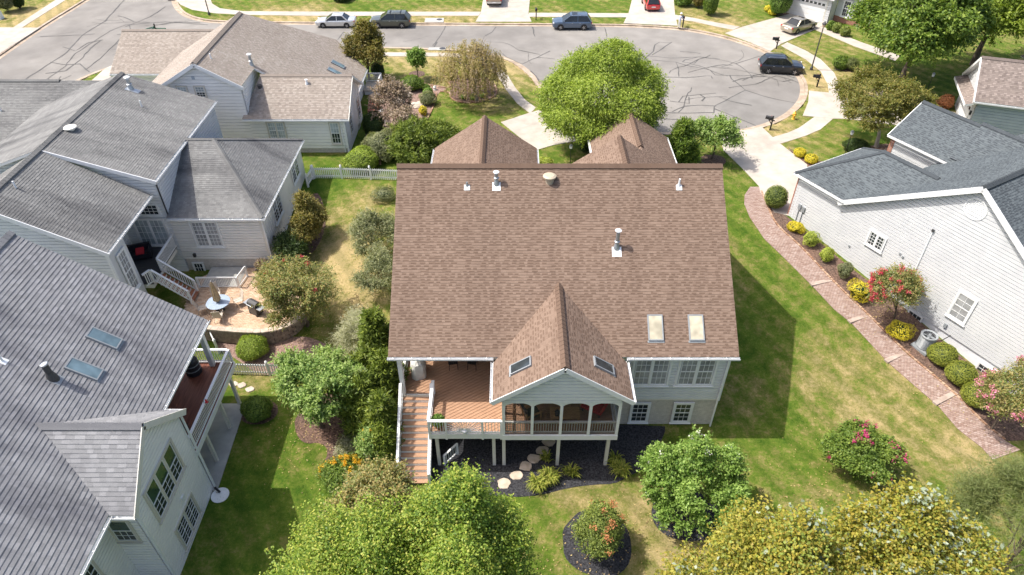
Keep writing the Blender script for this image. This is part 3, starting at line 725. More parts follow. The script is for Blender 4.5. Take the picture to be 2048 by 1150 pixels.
# paver path with stone steps
def pavers(name, left, right, label, mat, n_across=None, size=(.21, .105), off=.03, parent=None, gap=.010):
    """lays staggered pavers between two side lines, one joined strip"""
    L = [Vector(p) for p in left]; Rr = [Vector(p) for p in right]
    def at(P, t):
        ds = [0]
        for i in range(len(P) - 1): ds.append(ds[-1] + (P[i+1] - P[i]).length)
        s = t * ds[-1]
        for i in range(len(P) - 1):
            if s <= ds[i+1] or i == len(P) - 2:
                return P[i].lerp(P[i+1], (s - ds[i]) / max(1e-6, ds[i+1] - ds[i]))
    length = sum((L[i+1] - L[i]).length for i in range(len(L) - 1)) * .5 + sum((Rr[i+1] - Rr[i]).length for i in range(len(Rr) - 1)) * .5
    rows = max(1, int(length / size[1])); mb = MB(); tints = []
    for r in range(rows):
        a0, a1 = at(L, r / rows), at(L, (r+1) / rows); b0, b1 = at(Rr, r / rows), at(Rr, (r+1) / rows)
        W = (b0 - a0).length; m = max(1, int(round(W / size[0])))
        st = [0.0] + [(k + (0.5 if r % 2 else 0.0)) / m for k in range(0 if r % 2 else 1, m)] + [1.0]
        for k in range(len(st) - 1):
            s0, s1 = st[k], st[k+1]; g = gap / max(W, .1); gv = gap / (length / rows) 
            q = []
            for s, u in ((s0 + g, gv), (s1 - g, gv), (s1 - g, 1 - gv), (s0 + g, 1 - gv)):
                p = (a0.lerp(a1, u)).lerp(b0.lerp(b1, u), s); q.append((p.x, p.y, terrain(p.x, p.y) + off))
            dz = rng.uniform(0, .006)
            mb.add([(x, y, z + dz) for x, y, z in q] + [(x, y, z - .02) for x, y, z in q], [(0,1,2,3), (0,4,5,1), (1,5,6,2), (2,6,7,3), (3,7,4,0)])
            tints += [min(1, max(0, rng.gauss(.5, .24)))] * 5
    o = mb.build(name, M[mat], parent, fix=False)
    at_ = o.data.attributes.new('tint', 'FLOAT', 'FACE'); at_.data.foreach_set('value', tints)
    o['kind'] = 'stuff'
    if parent is None: o['label'] = label
    return o
paver_left = [(18.75, 46.28), (18.01, 45.11), (17.66, 43.87), (17.65, 42.19), (18.11, 39.81), (19.07, 37.81), (20.28, 35.25), (21.11, 33.34), (21.88, 32.21), (23.14, 29.15), (24.82, 26.08), (25.22, 24.45), (25.94, 23.16), (26.09, 22.37)]
paver_right = [(19.70, 46.28), (19.55, 45.48), (19.41, 43.61), (19.36, 41.27), (19.91, 40.23), (20.72, 38.44), (21.71, 35.74), (22.44, 34.22), (23.17, 32.77), (24.48, 29.83), (26.27, 26.82), (26.78, 24.96), (27.50, 23.60), (27.96, 23.03)]
sheet('paver_base', paver_left + paver_right[::-1], M['mulch_mauve'], .012)['label'] = 'sand bed under the clay paver path'
pavers('paver_path', paver_left, paver_right, 'reddish clay pavers of the curving side path', 'paver_tint', off=.035)
steps = [((20.30, 35.30), (21.71, 35.74)), ((21.88, 32.21), (23.17, 32.77)), ((23.14, 29.15), (24.48, 29.83)), ((24.82, 26.08), (26.27, 26.82))]
for i, (a, b) in enumerate(steps):
    a, b = Vector(a), Vector(b); t = (b - a).normalized(); n = Vector((-t.y, t.x))
    if n.y < 0: n = -n
    a -= t * .1; b += t * .12
    z = terrain(a.x, a.y)
    mb = MB(); mb.obox(((a.x+b.x)/2 + n.x*.15, (a.y+b.y)/2 + n.y*.15, z + .02), (t.x, t.y, 0), (n.x, n.y, 0), (0, 0, 1), (b-a).length, .30, .22)
    tag(mb.build('stone_step', M['paving_stone']), '%s stone step down the clay paver path, counted from the driveway' % ['first', 'second', 'third', 'fourth'][i], 'step', 'stone steps of the paver path')

# ------------------------------------------------------------------ house-building helpers
def span_at(poly2, s):
    lo, hi = 1e9, -1e9; n = len(poly2)
    for i in range(n):
        (a0, s0), (a1, s1) = poly2[i], poly2[(i+1) % n]
        if abs(s1 - s0) < 1e-9:
            if abs(s - s0) < 1e-6: lo = min(lo, a0, a1); hi = max(hi, a0, a1)
            continue
        t = (s - s0) / (s1 - s0)
        if -1e-6 <= t <= 1 + 1e-6:
            a = a0 + (a1 - a0) * t; lo = min(lo, a); hi = max(hi, a)
    return (lo, hi) if hi >= lo else None

def course_mesh(name, poly, nrm, mat, parent, course, tab=None, out=.014, lift=.004, rag=.3, seed=0, teeth=False):
    """overlapping courses (shingles with cut tabs, or lap boards) over a convex planar polygon"""
    P = [Vector(p) for p in poly]; nrm = Vector(nrm).normalized()
    up = Vector((0, 0, 1)) - nrm * nrm.z; up.normalize()
    e = up.cross(nrm).normalized(); o = P[0]
    p2 = [((p - o).dot(e), (p - o).dot(up)) for p in P]
    s_min = min(p[1] for p in p2); s_max = max(p[1] for p in p2)
    r = random.Random(seed + int(abs(o.x * 13 + o.y * 7) * 10))
    V = []; Fc = []; T = []
    k = 0; s = s_min
    while s < s_max - 1e-4:
        s1 = min(s + course, s_max)
        a = span_at(p2, s + 1e-5); b = span_at(p2, s1 - 1e-5)
        if a and b:
            lo, hi = min(a[0], b[0]), max(a[1], b[1])
            if tab:
                xs = [lo]; x = lo + r.uniform(.1, 1) * tab
                while x < hi: xs.append(x); x += tab * r.uniform(1 - rag, 1 + rag) * ((.75 if len(xs) % 2 else 1.25) if teeth else 1)
                xs.append(hi)
            else: xs = [lo, hi]
            row_t = r.uniform(-.06, .06)
            for i in range(len(xs) - 1):
                x0, x1 = xs[i], xs[i+1]
                c = lambda x, sp: min(max(x, sp[0]), sp[1])
                q = (c(x0, a), c(x1, a), c(x1, b), c(x0, b))
                if q[1] - q[0] < 1e-4 and q[2] - q[3] < 1e-4: continue
                h = out + (r.choice((0, 1)) * .006 if tab else 0)
                n = len(V)
                if teeth and i % 2 and r.random() < .72:      # darker gap between the laminated tabs, showing only low in the course
                    sm_ = s + (s1 - s) * .58; a2 = span_at(p2, sm_) or a; hm = (h + lift) / 2
                    qa, qb = c(x0, a2), c(x1, a2)
                    V += [o + e*q[0] + up*s + nrm*(h - .005), o + e*q[1] + up*s + nrm*(h - .005), o + e*qb + up*sm_ + nrm*hm, o + e*qa + up*sm_ + nrm*hm, o + e*q[2] + up*s1 + nrm*lift, o + e*q[3] + up*s1 + nrm*lift,
                          o + e*q[0] + up*s - nrm*.002, o + e*q[1] + up*s - nrm*.002]
                    Fc += [(n, n+1, n+2, n+3), (n+3, n+2, n+4, n+5), (n+6, n+7, n+1, n)]; T += [r.uniform(.02, .3), r.uniform(.5, .95), .0]
                    continue
                if not tab:      # flush boards with a recessed groove under each
                    g0 = min(.033, (s1 - s) * .4); a2 = span_at(p2, s + g0) or a
                    q0, q1 = c(x0, a2), c(x1, a2)
                    V += [o + e*q0 + up*(s + g0) + nrm*out, o + e*q1 + up*(s + g0) + nrm*out, o + e*q[2] + up*s1 + nrm*out, o + e*q[3] + up*s1 + nrm*out,
                          o + e*q[2] + up*s1 + nrm*.001, o + e*q[3] + up*s1 + nrm*.001, o + e*q0 + up*(s + g0) + nrm*.001, o + e*q1 + up*(s + g0) + nrm*.001]
                    Fc += [(n, n+1, n+2, n+3), (n+3, n+2, n+4, n+5), (n+6, n+7, n+1, n)]; T += [.5, .5, .5]
                    continue
                V += [o + e*q[0] + up*s + nrm*h, o + e*q[1] + up*s + nrm*h, o + e*q[2] + up*s1 + nrm*lift, o + e*q[3] + up*s1 + nrm*lift,
                      o + e*q[0] + up*s - nrm*.002, o + e*q[1] + up*s - nrm*.002]
                Fc += [(n, n+1, n+2, n+3), (n+4, n+5, n+1, n)]
                t = min(1, max(0, (r.random() * .62 + (.0 if i % 2 else .30)) + .03 + row_t))
                if teeth: t = r.uniform(.5, 1.0) if r.random() < .9 else r.uniform(.25, .5)
                T += [t, t * .5]
        s = s1; k += 1
    me = bpy.data.meshes.new(name)
    me.from_pydata([tuple(v) for v in V], [], Fc)
    at = me.attributes.new('tint', 'FLOAT', 'FACE'); at.data.foreach_set('value', T)
    me.materials.append(mat); me.update()
    ob = link(bpy.data.objects.new(name, me), parent); ob['kind'] = 'stuff'
    return ob

PANE = {}
def pane_mesh(w, h, mat):
    key = (round(w, 3), round(h, 3), mat)
    if key not in PANE:
        PANE[key] = MB().box((-w/2, -h/2, -.006), (w/2, h/2, .006)).mesh('pane', M[mat])
    return PANE[key]

class House:
    def __init__(s, name, label, cat, loc, rotz=0.0, world=True):
        s.root = thing(name, label, cat, loc, rotz)
        s.o = Vector(loc) if world else Vector((0, 0, 0))
    def L(s, p): return Vector(p) - s.o
    def roof(s, poly, mat, course=.15, tab=.20, thick=.16, edge='white', out=.016):
        P = [s.L(p) for p in poly]
        n = (P[1] - P[0]).cross(P[2] - P[0]); n.normalize()
        if n.z < 0: n = -n
        o = MB().prism([p - n * .004 for p in P], -n * thick).build('roof_slope', M[edge], s.root)
        course_mesh('shingles', P, n, M[mat], o, course, tab, out, teeth=(mat in ('roof_brown', 'roof_slate') and tab < .5))
        return o
    def wall(s, poly, n, mat, course=None, thick=.12, out=.048, parent=None):
        if course: course = course * 1.75
        P = [s.L(p) for p in poly]; n = Vector(n).normalized()
        o = MB().prism(P, -n * thick).build('wall', M[mat], parent or s.root)
        if course: course_mesh('siding', P, n, M[mat], o, course, None, out, lift=.003)
        return o
    def gutter(s, p, q, outv, w=.13, h=.11):
        p, q = s.L(p), s.L(q); outv = Vector(outv).normalized(); d = (q - p).normalized(); L = (q - p).length
        c = (p + q) / 2; mb = MB()
        mb.obox(c + outv * w + Vector((0, 0, -h/2)), d, outv, (0, 0, 1), L, .016, h)
        mb.obox(c + outv * w/2 + Vector((0, 0, -h)), d, outv, (0, 0, 1), L, w, .014)
        mb.obox(c + outv * .01 + Vector((0, 0, -h/2)), d, outv, (0, 0, 1), L, .016, h)
        k = 0.3
        while k < L:
            mb.obox(p + d * k + outv * w/2 + Vector((0, 0, .004)), d, outv, (0, 0, 1), .035, w + .02, .012); k += 0.95
        return mb.build('gutter', M['white'], s.root, fix=False)
    def downspout(s, p, q, w=.075, mat='white'):
        return MB().beam(s.L(p), s.L(q), w, w).build('downspout', M[mat], s.root)
    def fascia(s, p, q, w=.05, h=.22, mat='white', name='fascia'):
        return MB().beam(s.L(p), s.L(q), w, h).build(name, M[mat], s.root)
    def ridge(s, p, q, mat, k1, k2=None, w=.19, t=.05, piece=.28):
        """row of bent cap shingles; k = slope (rise/run) either side"""
        p, q = s.L(p), s.L(q); d = (q - p).normalized(); k2 = k1 if k2 is None else k2
        side = d.cross(Vector((0, 0, 1))).normalized()
        L = (q - p).length; n = max(1, int(L / piece)); V = []; Fc = []; T = []
        for i in range(n):
            a, b = p + d * (L*i/n), p + d * (L*(i+1)/n)
            for c, zz in ((a, t + .018), (b, t)):
                up = Vector((0, 0, zz))
                V += [c + side*w + Vector((0, 0, -k1*w)) + up*.9, c + up + Vector((0, 0, .01)), c - side*w + Vector((0, 0, -k2*w)) + up*.9,
                      c + side*w + Vector((0, 0, -k1*w - .02)), c - side*w + Vector((0, 0, -k2*w - .02))]
            m = 10 * i
            Fc += [(m, m+1, m+6, m+5), (m+1, m+2, m+7, m+6), (m+3, m, m+5, m+8), (m+2, m+4, m+9, m+7), (m+3, m+4, m+2, m+1), (m+3, m+1, m)]
            tt = rng.random()*.16
            T += [tt]*6
        me = bpy.data.meshes.new('ridge_cap'); me.from_pydata([tuple(v) for v in V], [], Fc)
        at = me.attributes.new('tint', 'FLOAT', 'FACE'); at.data.foreach_set('value', T); me.materials.append(M[mat])
        o = link(bpy.data.objects.new('ridge_cap', me), s.root); o['kind'] = 'stuff'
        return o
    def window(s, c, right, n, w, h, units=1, cols=3, rows=2, top_grille=True, casing=.10, trim='white', glass='glass', glass_top=None, hung=True, sill=True, depth=.075, parent=None, name='window', grille=True, arch=False):
        c = s.L(c); r = Vector(right).normalized(); n = Vector(n).normalized(); z = Vector((0, 0, 1))
        c = c + n * .035; mb = MB(); hw, hh = w/2, h/2
        f0 = depth
        for sx in (-1, 1): mb.obox(c + r*sx*(hw + casing/2) + n*f0/2, r, z, n, casing, h + 2*casing, f0)
        for sz in (-1, 1): mb.obox(c + z*sz*(hh + casing/2) + n*f0/2, r, z, n, w, casing, f0)
        uw = w / units
        for k in range(1, units): mb.obox(c + r*(-hw + uw*k) + n*f0/2, r, z, n, casing*.9, h, f0)
        win = mb.build(name, M[trim], parent or s.root, fix=False)
        if sill: MB().obox(c - z*(hh + casing + .02) + n*(f0/2 + .02), r, z, n, w + 2*casing + .08, .05, f0 + .05).build('sill', M[trim], win, fix=False)
        g = MB(); bar = .022
        for k in range(units):
            ce = c + r*(-hw + uw*(k+.5)); iw = uw - (casing*.9 if units > 1 else 0) 
            sashes = ((.25, hh), (-.25, hh)) if hung else ((0, h),)
            for si, (off, sh) in enumerate(sashes):
                sc = ce + z*(off*h)
                fr = .035
                nn = n * (.05 if si == 0 else .04)
                for sx in (-1, 1): g.obox(sc + r*sx*(iw/2 - fr/2) + nn, r, z, n, fr, sh, .03)
                for sz in (-1, 1): g.obox(sc + z*sz*(sh/2 - fr/2) + nn, r, z, n, iw - 2*fr, fr, .03)
                pw = (iw - 2*fr) / cols; ph = (sh - 2*fr) / rows
                gm = (glass_top or glass) if si == 0 and hung else glass
                if grille and (top_grille or si == 1):
                    for a in range(1, cols): g.obox(sc + r*(-iw/2 + fr + pw*a) + nn, r, z, n, bar, sh - 2*fr, .018)
                    for b in range(1, rows): g.obox(sc + z*(-sh/2 + fr + ph*b) + nn, r, z, n, iw - 2*fr, bar, .0175)
                    me = pane_mesh(pw, ph, gm)
                    for a in range(cols):
                        for b in range(rows):
                            pc = sc + r*(-iw/2 + fr + pw*(a+.5)) + z*(-sh/2 + fr + ph*(b+.5)) + nn*.7
                            inst('pane', me, win, frame4(pc, r, z, r.cross(z)))
                else:
                    inst('pane', pane_mesh(iw - 2*fr, sh - 2*fr, gm), win, frame4(sc + nn*.7, r, z, r.cross(z)))
        g.build('sash_grille', M['white'], win, fix=False)
        return win
    def skylight(s, c, along, up, n, w, h, glass, frame='metal_grey', thick=.10):
        c = s.L(c); a = Vector(along).normalized(); u = Vector(up).normalized(); n = Vector(n).normalized()
        mb = MB(); t = .06
        for k in (-1, 1):
            mb.obox(c + a*k*(w/2) + n*thick/2, a, u, n, t, h + t, thick + .03)
            mb.obox(c + u*k*(h/2) + n*thick/2, a, u, n, w - t, t, thick + .03)
        o = mb.build('skylight', M[frame], s.root, fix=False)
        MB().obox(c + n*(thick - .01), a, u, n, w - t, h - t, .02).build('skylight_glass', M[glass], o, fix=False)
        MB().obox(c - u*(h/2 + .08) + n*.03, a, u, n, w + .14, .1, .02).build('flashing', M[frame], o, fix=False)
        return o
    def flue(s, p, h, r, mat='metal', cap=True, base=True, band=None):
        p = s.L(p); mb = MB()
        mb.tube(p - Vector((0, 0, .25)), p + Vector((0, 0, h)), r, r, 12)
        if base: mb.lathe(p - Vector((0, 0, .2)), [(r*1.9, 0), (r*1.7, .22), (r*1.05, .22 + r*2.4)], 12)
        if band: mb.lathe(p + Vector((0, 0, band)), [(r*1.02, 0), (r*1.45, .04), (r*1.45, .08), (r*1.02, .12)], 12)
        o = mb.build('flue', M[mat], s.root, smooth=False)
        if cap:
            cb = MB(); cb.tube(p + Vector((0, 0, h)), p + Vector((0, 0, h + r*1.2)), r*.8, r*.8, 10)
            cb.lathe(p + Vector((0, 0, h + r*.9)), [(r*1.65, 0), (r*1.7, r*.25), (r*1.2, r*.55), (.02, r*.7)], 14)
            cb.build('flue_cap', M['metal_white' if mat != 'charcoal' else 'metal'], o)
        return o
    def flashing(s, p, n, along, up, w, h, mat='metal_white'):
        p = s.L(p); return MB().obox(p + Vector(n).normalized()*.025, along, up, n, w, h, .012).build('flashing', M[mat], s.root)

BAL = {}
def baluster_mesh(h, w, mat):
    k = (round(h, 3), w, mat)
    if k not in BAL: BAL[k] = MB().box((-w/2, -w/2, 0), (w/2, w/2, h)).mesh('baluster', M[mat])
    return BAL[k]

def railing(root, org, p, q, h=.95, mat='white', gap=.12, bw=.035, post0=True, post1=True, cap=.13, bottom=.10, posts_every=None, name='railing', post_drop=0.0):
    """straight rail from p to q (deck level points, may slope): rail mesh with balusters as children"""
    o = Vector(org); p = Vector(p) - o; q = Vector(q) - o; z = Vector((0, 0, 1)); mb = MB()
    mb.beam(p + z*h, q + z*h, cap, .04); mb.beam(p + z*(h-.06), q + z*(h-.06), .05, .07); mb.beam(p + z*bottom, q + z*bottom, .05, .07)
    rail = mb.build(name, M[mat], root, fix=False)
    L = Vector((q.x-p.x, q.y-p.y)).length; n = max(2, int(L / gap))
    me = baluster_mesh(h - .06 - bottom, bw, mat)
    for i in range(1, n):
        b = p.lerp(q, i / n) + z*bottom
        inst('baluster', me, rail, Matrix.Translation(b))
    for flag, b in ((post0, p), (post1, q)):
        if flag: MB().box((b.x-.055, b.y-.055, b.z - .02 - post_drop), (b.x+.055, b.y+.055, b.z + h - .02)).build('rail_post', M[mat], root)
    return rail

# ------------------------------------------------------------------ the brown-roofed house in the middle
K = 6 / 8.8
H1 = House('brown_roof_house', 'house with a wide brown shingle roof behind the raised deck', 'house', (2.6, 33.1, 0))
zt = Vector((0, 0, 1))
H1.roof([(-6.3,24.3,6), (11.55,24.3,6), (11.55,33.1,12), (-6.3,33.1,12)], 'roof_brown')
H1.roof([(11.55,41.9,6), (-6.3,41.9,6), (-6.3,33.1,12), (11.55,33.1,12)], 'roof_brown', tab=.6)
H1.ridge((-6.33,33.1,12.0), (11.58,33.1,12.0), 'roof_brown', K, w=.22, t=.10)
# front wings
H1.roof([(-5.95,47.3,5.35), (-5.95,42.8,5.35), (-2.03,38.85,8.02), (-2.03,47.3,8.02)], 'roof_brown')
H1.roof([(1.9,42.8,5.35), (1.9,47.3,5.35), (-2.03,47.3,8.02), (-2.03,38.85,8.02)], 'roof_brown')
H1.ridge((-2.03,38.85,8.05), (-2.03,47.32,8.05), 'roof_brown', .68, w=.2, t=.07)
H1.roof([(6.1,49.0,5.42), (6.1,42.9,5.42), (9.15,42.9,7.5), (9.15,49.0,7.5)], 'roof_brown')
H1.roof([(12.2,41.5,5.42), (12.2,49.0,5.42), (9.15,49.0,7.5), (9.15,41.5,7.5)], 'roof_brown')
H1.ridge((9.15,43.6,7.53), (9.15,49.02,7.53), 'roof_brown', .68, w=.2, t=.07)
H1.roof([(2.76,43.0,5.42), (2.76,42.7,5.42), (7.48,38.0,8.63), (7.48,43.0,8.63)], 'roof_brown')
H1.roof([(12.0,42.0,5.56), (12.0,43.0,5.56), (7.48,43.0,8.63), (7.48,38.0,8.63)], 'roof_brown')
H1.ridge((7.48,38.0,8.66), (7.48,43.02,8.66), 'roof_brown', .68, w=.2, t=.07)
for a, b in (((-5.7,42,1.5), (1.65,47,5.3)), ((6.35,42.9,1.5), (11.95,48.7,5.4)), ((3.0,41.6,1.5), (11.9,42.7,5.4))):
    x0, y0, z0 = a; x1, y1, z1 = b
    H1.wall([(x0,y1,z0), (x1,y1,z0), (x1,y1,z1), (x0,y1,z1)], (0,1,0), 'side_warm', .13)
    H1.wall([(x0,y0,z0), (x0,y1-.12,z0), (x0,y1-.12,z1), (x0,y0,z1)], (-1,0,0), 'side_warm', .13)
    H1.wall([(x1,y0,z0), (x1,y1-.12,z0), (x1,y1-.12,z1), (x1,y0,z1)], (1,0,0), 'side_warm', .13)
H1.wall([(-5.7,47.0,5.3), (1.65,47.0,5.3), (-2.03,47.0,7.8)], (0,1,0), 'side_warm', .13)
H1.wall([(6.35,48.7,5.4), (11.95,48.7,5.4), (9.15,48.7,7.3)], (0,1,0), 'side_warm', .13)
H1.gutter((1.9,42.8,5.30), (1.9,47.3,5.30), (1,0,0)); H1.gutter((-5.95,42.8,5.30), (-5.95,47.3,5.30), (-1,0,0)); H1.gutter((6.1,43.4,5.37), (6.1,49,5.37), (-1,0,0)); H1.gutter((12.2,42,5.37), (12.2,49,5.37), (1,0,0))
# walls
H1.wall([(5.4,24.75,2.28), (11.3,24.75,2.28), (11.3,24.75,6.05), (5.4,24.75,6.05)], (0,-1,0), 'side_grey', .125)
H1.wall([(-0.45,24.75,2.28), (5.4,24.75,2.28), (5.4,24.75,6.05), (-0.45,24.75,6.05)], (0,-1,0), 'side_grey', .125)
H1.wall([(-0.45,24.80,-.3), (11.3,24.80,-.3), (11.3,24.80,2.28), (-0.45,24.80,2.28)], (0,-1,0), 'brick_cream')
H1.wall([(-6.0,28.3,2.6), (-0.45,28.3,2.6), (-0.45,28.3,6.4), (-6.0,28.3,6.4)], (0,-1,0), 'side_grey', .125)
H1.wall([(-6.0,28.35,-.3), (-0.45,28.35,-.3), (-0.45,28.35,2.6), (-6.0,28.35,2.6)], (0,-1,0), 'brick_cream')
H1.wall([(-0.45,24.92,-.3), (-0.45,28.2,-.3), (-0.45,28.2,6.2), (-0.45,24.92,6.2)], (-1,0,0), 'side_grey', .125)
H1.wall([(11.3,24.87,2.28), (11.3,41.4,2.28), (11.3,41.4,6.1), (11.3,33.1,11.7), (11.3,24.87,6.1)], (1,0,0), 'side_grey', .125)
H1.wall([(11.27,24.92,-.3), (11.27,41.4,-.3), (11.27,41.4,2.28), (11.27,24.92,2.28)], (1,0,0), 'brick_cream')
H1.wall([(-6.0,28.4,-.3), (-6.0,41.4,-.3), (-6.0,41.4,6.1), (-6.0,33.1,11.7), (-6.0,28.4,8.6)], (-1,0,0), 'side_grey', .125)
H1.wall([(-6.0,41.4,0), (11.3,41.4,0), (11.3,41.4,6.1), (-6.0,41.4,6.1)], (0,1,0), 'side_grey', .125)
MB().box((11.22-2.6, 24.66-33.1, 2.2), (11.36-2.6, 24.9-33.1, 6.0)).build('corner_board', M['white'], H1.root)
MB().box((-0.45-2.6, 24.70-33.1, 2.20), (11.34-2.6, 24.79-33.1, 2.30)).build('band_board', M['offwhite'], H1.root)
H1.gutter((-6.35,24.3,5.97), (-0.95,24.3,5.97), (0,-1,0)); H1.gutter((5.85,24.3,5.97), (11.6,24.3,5.97), (0,-1,0)); H1.gutter((-6.35,41.9,5.95), (11.6,41.9,5.95), (0,1,0))
H1.downspout((11.22,24.6,5.85), (11.22,24.6,.1)); 
MB().box((-6.25-2.6, 24.4-33.1, 5.80), (-0.4-2.6, 28.2-33.1, 5.84)).build('soffit', M['white'], H1.root)
MB().beam(H1.L((-5.95,24.62,5.68)), H1.L((-0.5,24.62,5.68)), .14, .25).build('porch_beam', M['white'], H1.root)
MB().box((-5.95-2.6, 24.52-33.1, 2.9), (-5.73-2.6, 24.74-33.1, 5.6)).build('porch_post', M['white'], H1.root)
# back windows
for cx, gl in ((7.33, 'glass_blind'), (9.72, 'glass_blind')):
    H1.window((cx, 24.75, 4.52), (1,0,0), (0,-1,0), 1.82, 1.98, units=2, cols=3, rows=2, casing=.12, glass=gl)
for cx in (7.12, 9.5):
    H1.window((cx, 24.80, 1.12), (1,0,0), (0,-1,0), .86, 1.45, cols=3, rows=2, casing=.13, glass='glass')
H1.window((-3.2, 28.3, 4.1), (1,0,0), (0,-1,0), 2.6, 2.1, units=2, cols=3, rows=4, hung=False, glass='glass', name='patio_door')
# things on the rear slope
def on_rear(x, y): return (x, y, 6 + (y - 24.3) * K)
nr = Vector((0, -K, 1)).normalized(); ur = Vector((0, 1, K)).normalized()
for x in (7.36, 9.45): H1.skylight(on_rear(x, 25.55), (1,0,0), ur, nr, .72, 1.30, 'glass_cream')
H1.flue(on_rear(5.55, 29.15), 1.0, .105, band=.35); H1.flashing(on_rear(5.55, 28.95), nr, (1,0,0), ur, .5, .55)
H1.flue(on_rear(-0.85, 32.2), .62, .10, band=.3); H1.flashing(on_rear(-0.85, 32.05), nr, (1,0,0), ur, .45, .5)
H1.flue(on_rear(-2.45, 32.1), .22, .055, cap=False); H1.flashing(on_rear(-2.45, 32.0), nr, (1,0,0), ur, .32, .32)
H1.flue(on_rear(9.1, 32.1), .42, .055, cap=False, mat='metal_white'); H1.flashing(on_rear(9.1, 32.0), nr, (1,0,0), ur, .32, .32)
v = Vector(on_rear(2.05, 32.35))
mb = MB(); mb.lathe(v - H1.o, [(.24, -.25), (.24, .22), (.36, .22), (.37, .30), (.26, .36), (.01, .38)], 18)
mb.build('attic_fan', mat_plain('tan_vent_paint', g3(.42,.36,.27), .5), H1.root, smooth=False)

# ------------------------------------------------------------------ screened porch
SP = House('screened_porch', 'screened back porch with arched openings and brown gable roof on posts', 'porch', (2.44, 23.2, 0))
SP.roof([(-.94,21.5,5.82), (-.94,24.05,5.82), (2.44,27.45,8.15), (2.44,21.5,8.15)], 'roof_brown')
SP.roof([(5.82,24.05,5.82), (5.82,21.5,5.82), (2.44,21.5,8.15), (2.44,27.45,8.15)], 'roof_brown')
SP.ridge((2.44,21.48,8.18), (2.44,27.5,8.18), 'roof_brown', .69, w=.2, t=.09)
for sg in (-1, 1):
    xe = 2.44 + sg*3.38
    SP.gutter((xe,21.5,5.80), (xe,24.2,5.80), (sg,0,0))
    SP.fascia((2.44,21.46,8.06), (xe + sg*.05,21.46,5.72), .04, .26, 'white', 'rake_board')
    d = Vector((-sg*3.38, 0, 2.33)).normalized(); nn = Vector((sg*2.33, 0, 3.38)).normalized()
    SP.skylight((2.44 + sg*1.98, 22.9, 8.15 - 1.98*.69 + .01), (0,1,0), d, nn, .58, 1.15, 'glass')
py = 21.78
SP.wall([(-.42,py,5.40), (5.30,py,5.40), (5.30,py,5.75), (2.44,py,7.75), (-.42,py,5.75)], (0,-1,0), 'side_grey', .13)
# arched header
xs_post = [-.42 + i*(5.30+.42)/4 for i in range(5)]
for i in range(4):
    a, b = xs_post[i] + .06, xs_post[i+1] - .06; n = 12; low = []; m = MB()
    for k in range(n+1):
        t = k / n; low.append((a + (b-a)*t, py + .02, 5.12 + .26*math.sin(math.pi*t)**.6))
    for k in range(n):
        (x0, y0, z0), (x1, y1, z1) = low[k], low[k+1]
        m.add([SP.L((x0,py+.02,z0)), SP.L((x1,py+.02,z1)), SP.L((x1,py+.02,5.46)), SP.L((x0,py+.02,5.46)), SP.L((x0,py+.10,z0)), SP.L((x1,py+.10,z1)), SP.L((x1,py+.10,5.46)), SP.L((x0,py+.10,5.46))],
              [(0,1,2,3), (7,6,5,4), (0,4,5,1), (3,2,6,7)])
    m.build('arch_header', M['white'], SP.root, fix=False)
    MB().box(SP.L((a, py+.045, 2.95)), SP.L((b, py+.05, 5.4))).build('insect_screen', M['screen'], SP.root)
    railing(SP.root, SP.o, (a, py+.13, 2.93), (b, py+.13, 2.93), .88, 'offwhite', .13, .035, False, False, .12)
for x in xs_post: MB().box(SP.L((x-.07, py, 2.85)), SP.L((x+.07, py+.13, 5.45))).build('porch_post', M['white'], SP.root)
for sg, x in ((-1, -.42), (1, 5.30)):
    for y in (23.2, 24.6): MB().box(SP.L((x-.06, y-.06, 2.85)), SP.L((x+.06, y+.06, 5.6))).build('porch_post', M['white'], SP.root)
    MB().beam(SP.L((x, py+.14, 5.58)), SP.L((x, 24.7, 5.58)), .12, .3).build('porch_beam', M['white'], SP.root)
    railing(SP.root, SP.o, (x, py+.2, 2.93), (x, 24.6, 2.93), .88, 'offwhite', .13, .035, False, False, .12)
    MB().box(SP.L((x-.003, py+.16, 2.95)), SP.L((x+.003, 24.6, 5.4))).build('insect_screen', M['screen'], SP.root)
for i in range(21):
    y0 = 21.92 + i*.135
    MB().box(SP.L((-.36, y0, 2.86)), SP.L((5.24, y0+.128, 2.90))).build('floor_board', M['deck_red'], SP.root, fix=False)
MB().box(SP.L((-.50, py-.02, 2.55)), SP.L((5.38, py+.05, 2.90))).build('rim_joist', M['white'], SP.root)
MB().box(SP.L((-.45, py+.06, 2.6)), SP.L((5.33, 24.7, 2.84))).build('joist_frame', M['offwhite'], SP.root)
for x in (-.78+.35, 2.43, 5.02): MB().box(SP.L((x-.085, 22.02, -.1)), SP.L((x+.085, 22.19, 2.6))).build('support_post', M['offwhite'], SP.root)
# furniture inside the porch
def arm_chair(name, label, loc, rz, mat_f='wood', mat_c='charcoal', cat='armchair'):
    t = thing(name, label, cat, loc, rz)
    for sx in (-.33, .33):
        MB().beam((sx,-.34,0), (sx,-.34,.6), .06, .06).build('leg', M[mat_f], t); MB().beam((sx,.36,0), (sx,.50,.85), .06, .06).build('leg', M[mat_f], t)
        MB().beam((sx,-.42,.6), (sx,.45,.56), .1, .04).build('armrest', M[mat_f], t)
    MB().obox((0,0,.36), (1,0,0), (0,1,-.1), (0,.1,1), .62, .7, .13).build('seat', M[mat_c], t)
    MB().obox((0,.42,.68), (1,0,0), (0,.25,1), (0,-1,.25), .62, .7, .12).build('backrest', M[mat_c], t)
    return t
arm_chair('patio_armchair', 'wooden armchair with dark cushions inside the screened porch', (1.05, 22.95, 2.905), R(115))
t = thing('coffee_table', 'low oiled wood coffee table inside the screened porch', 'table', (2.75, 22.9, 2.905))
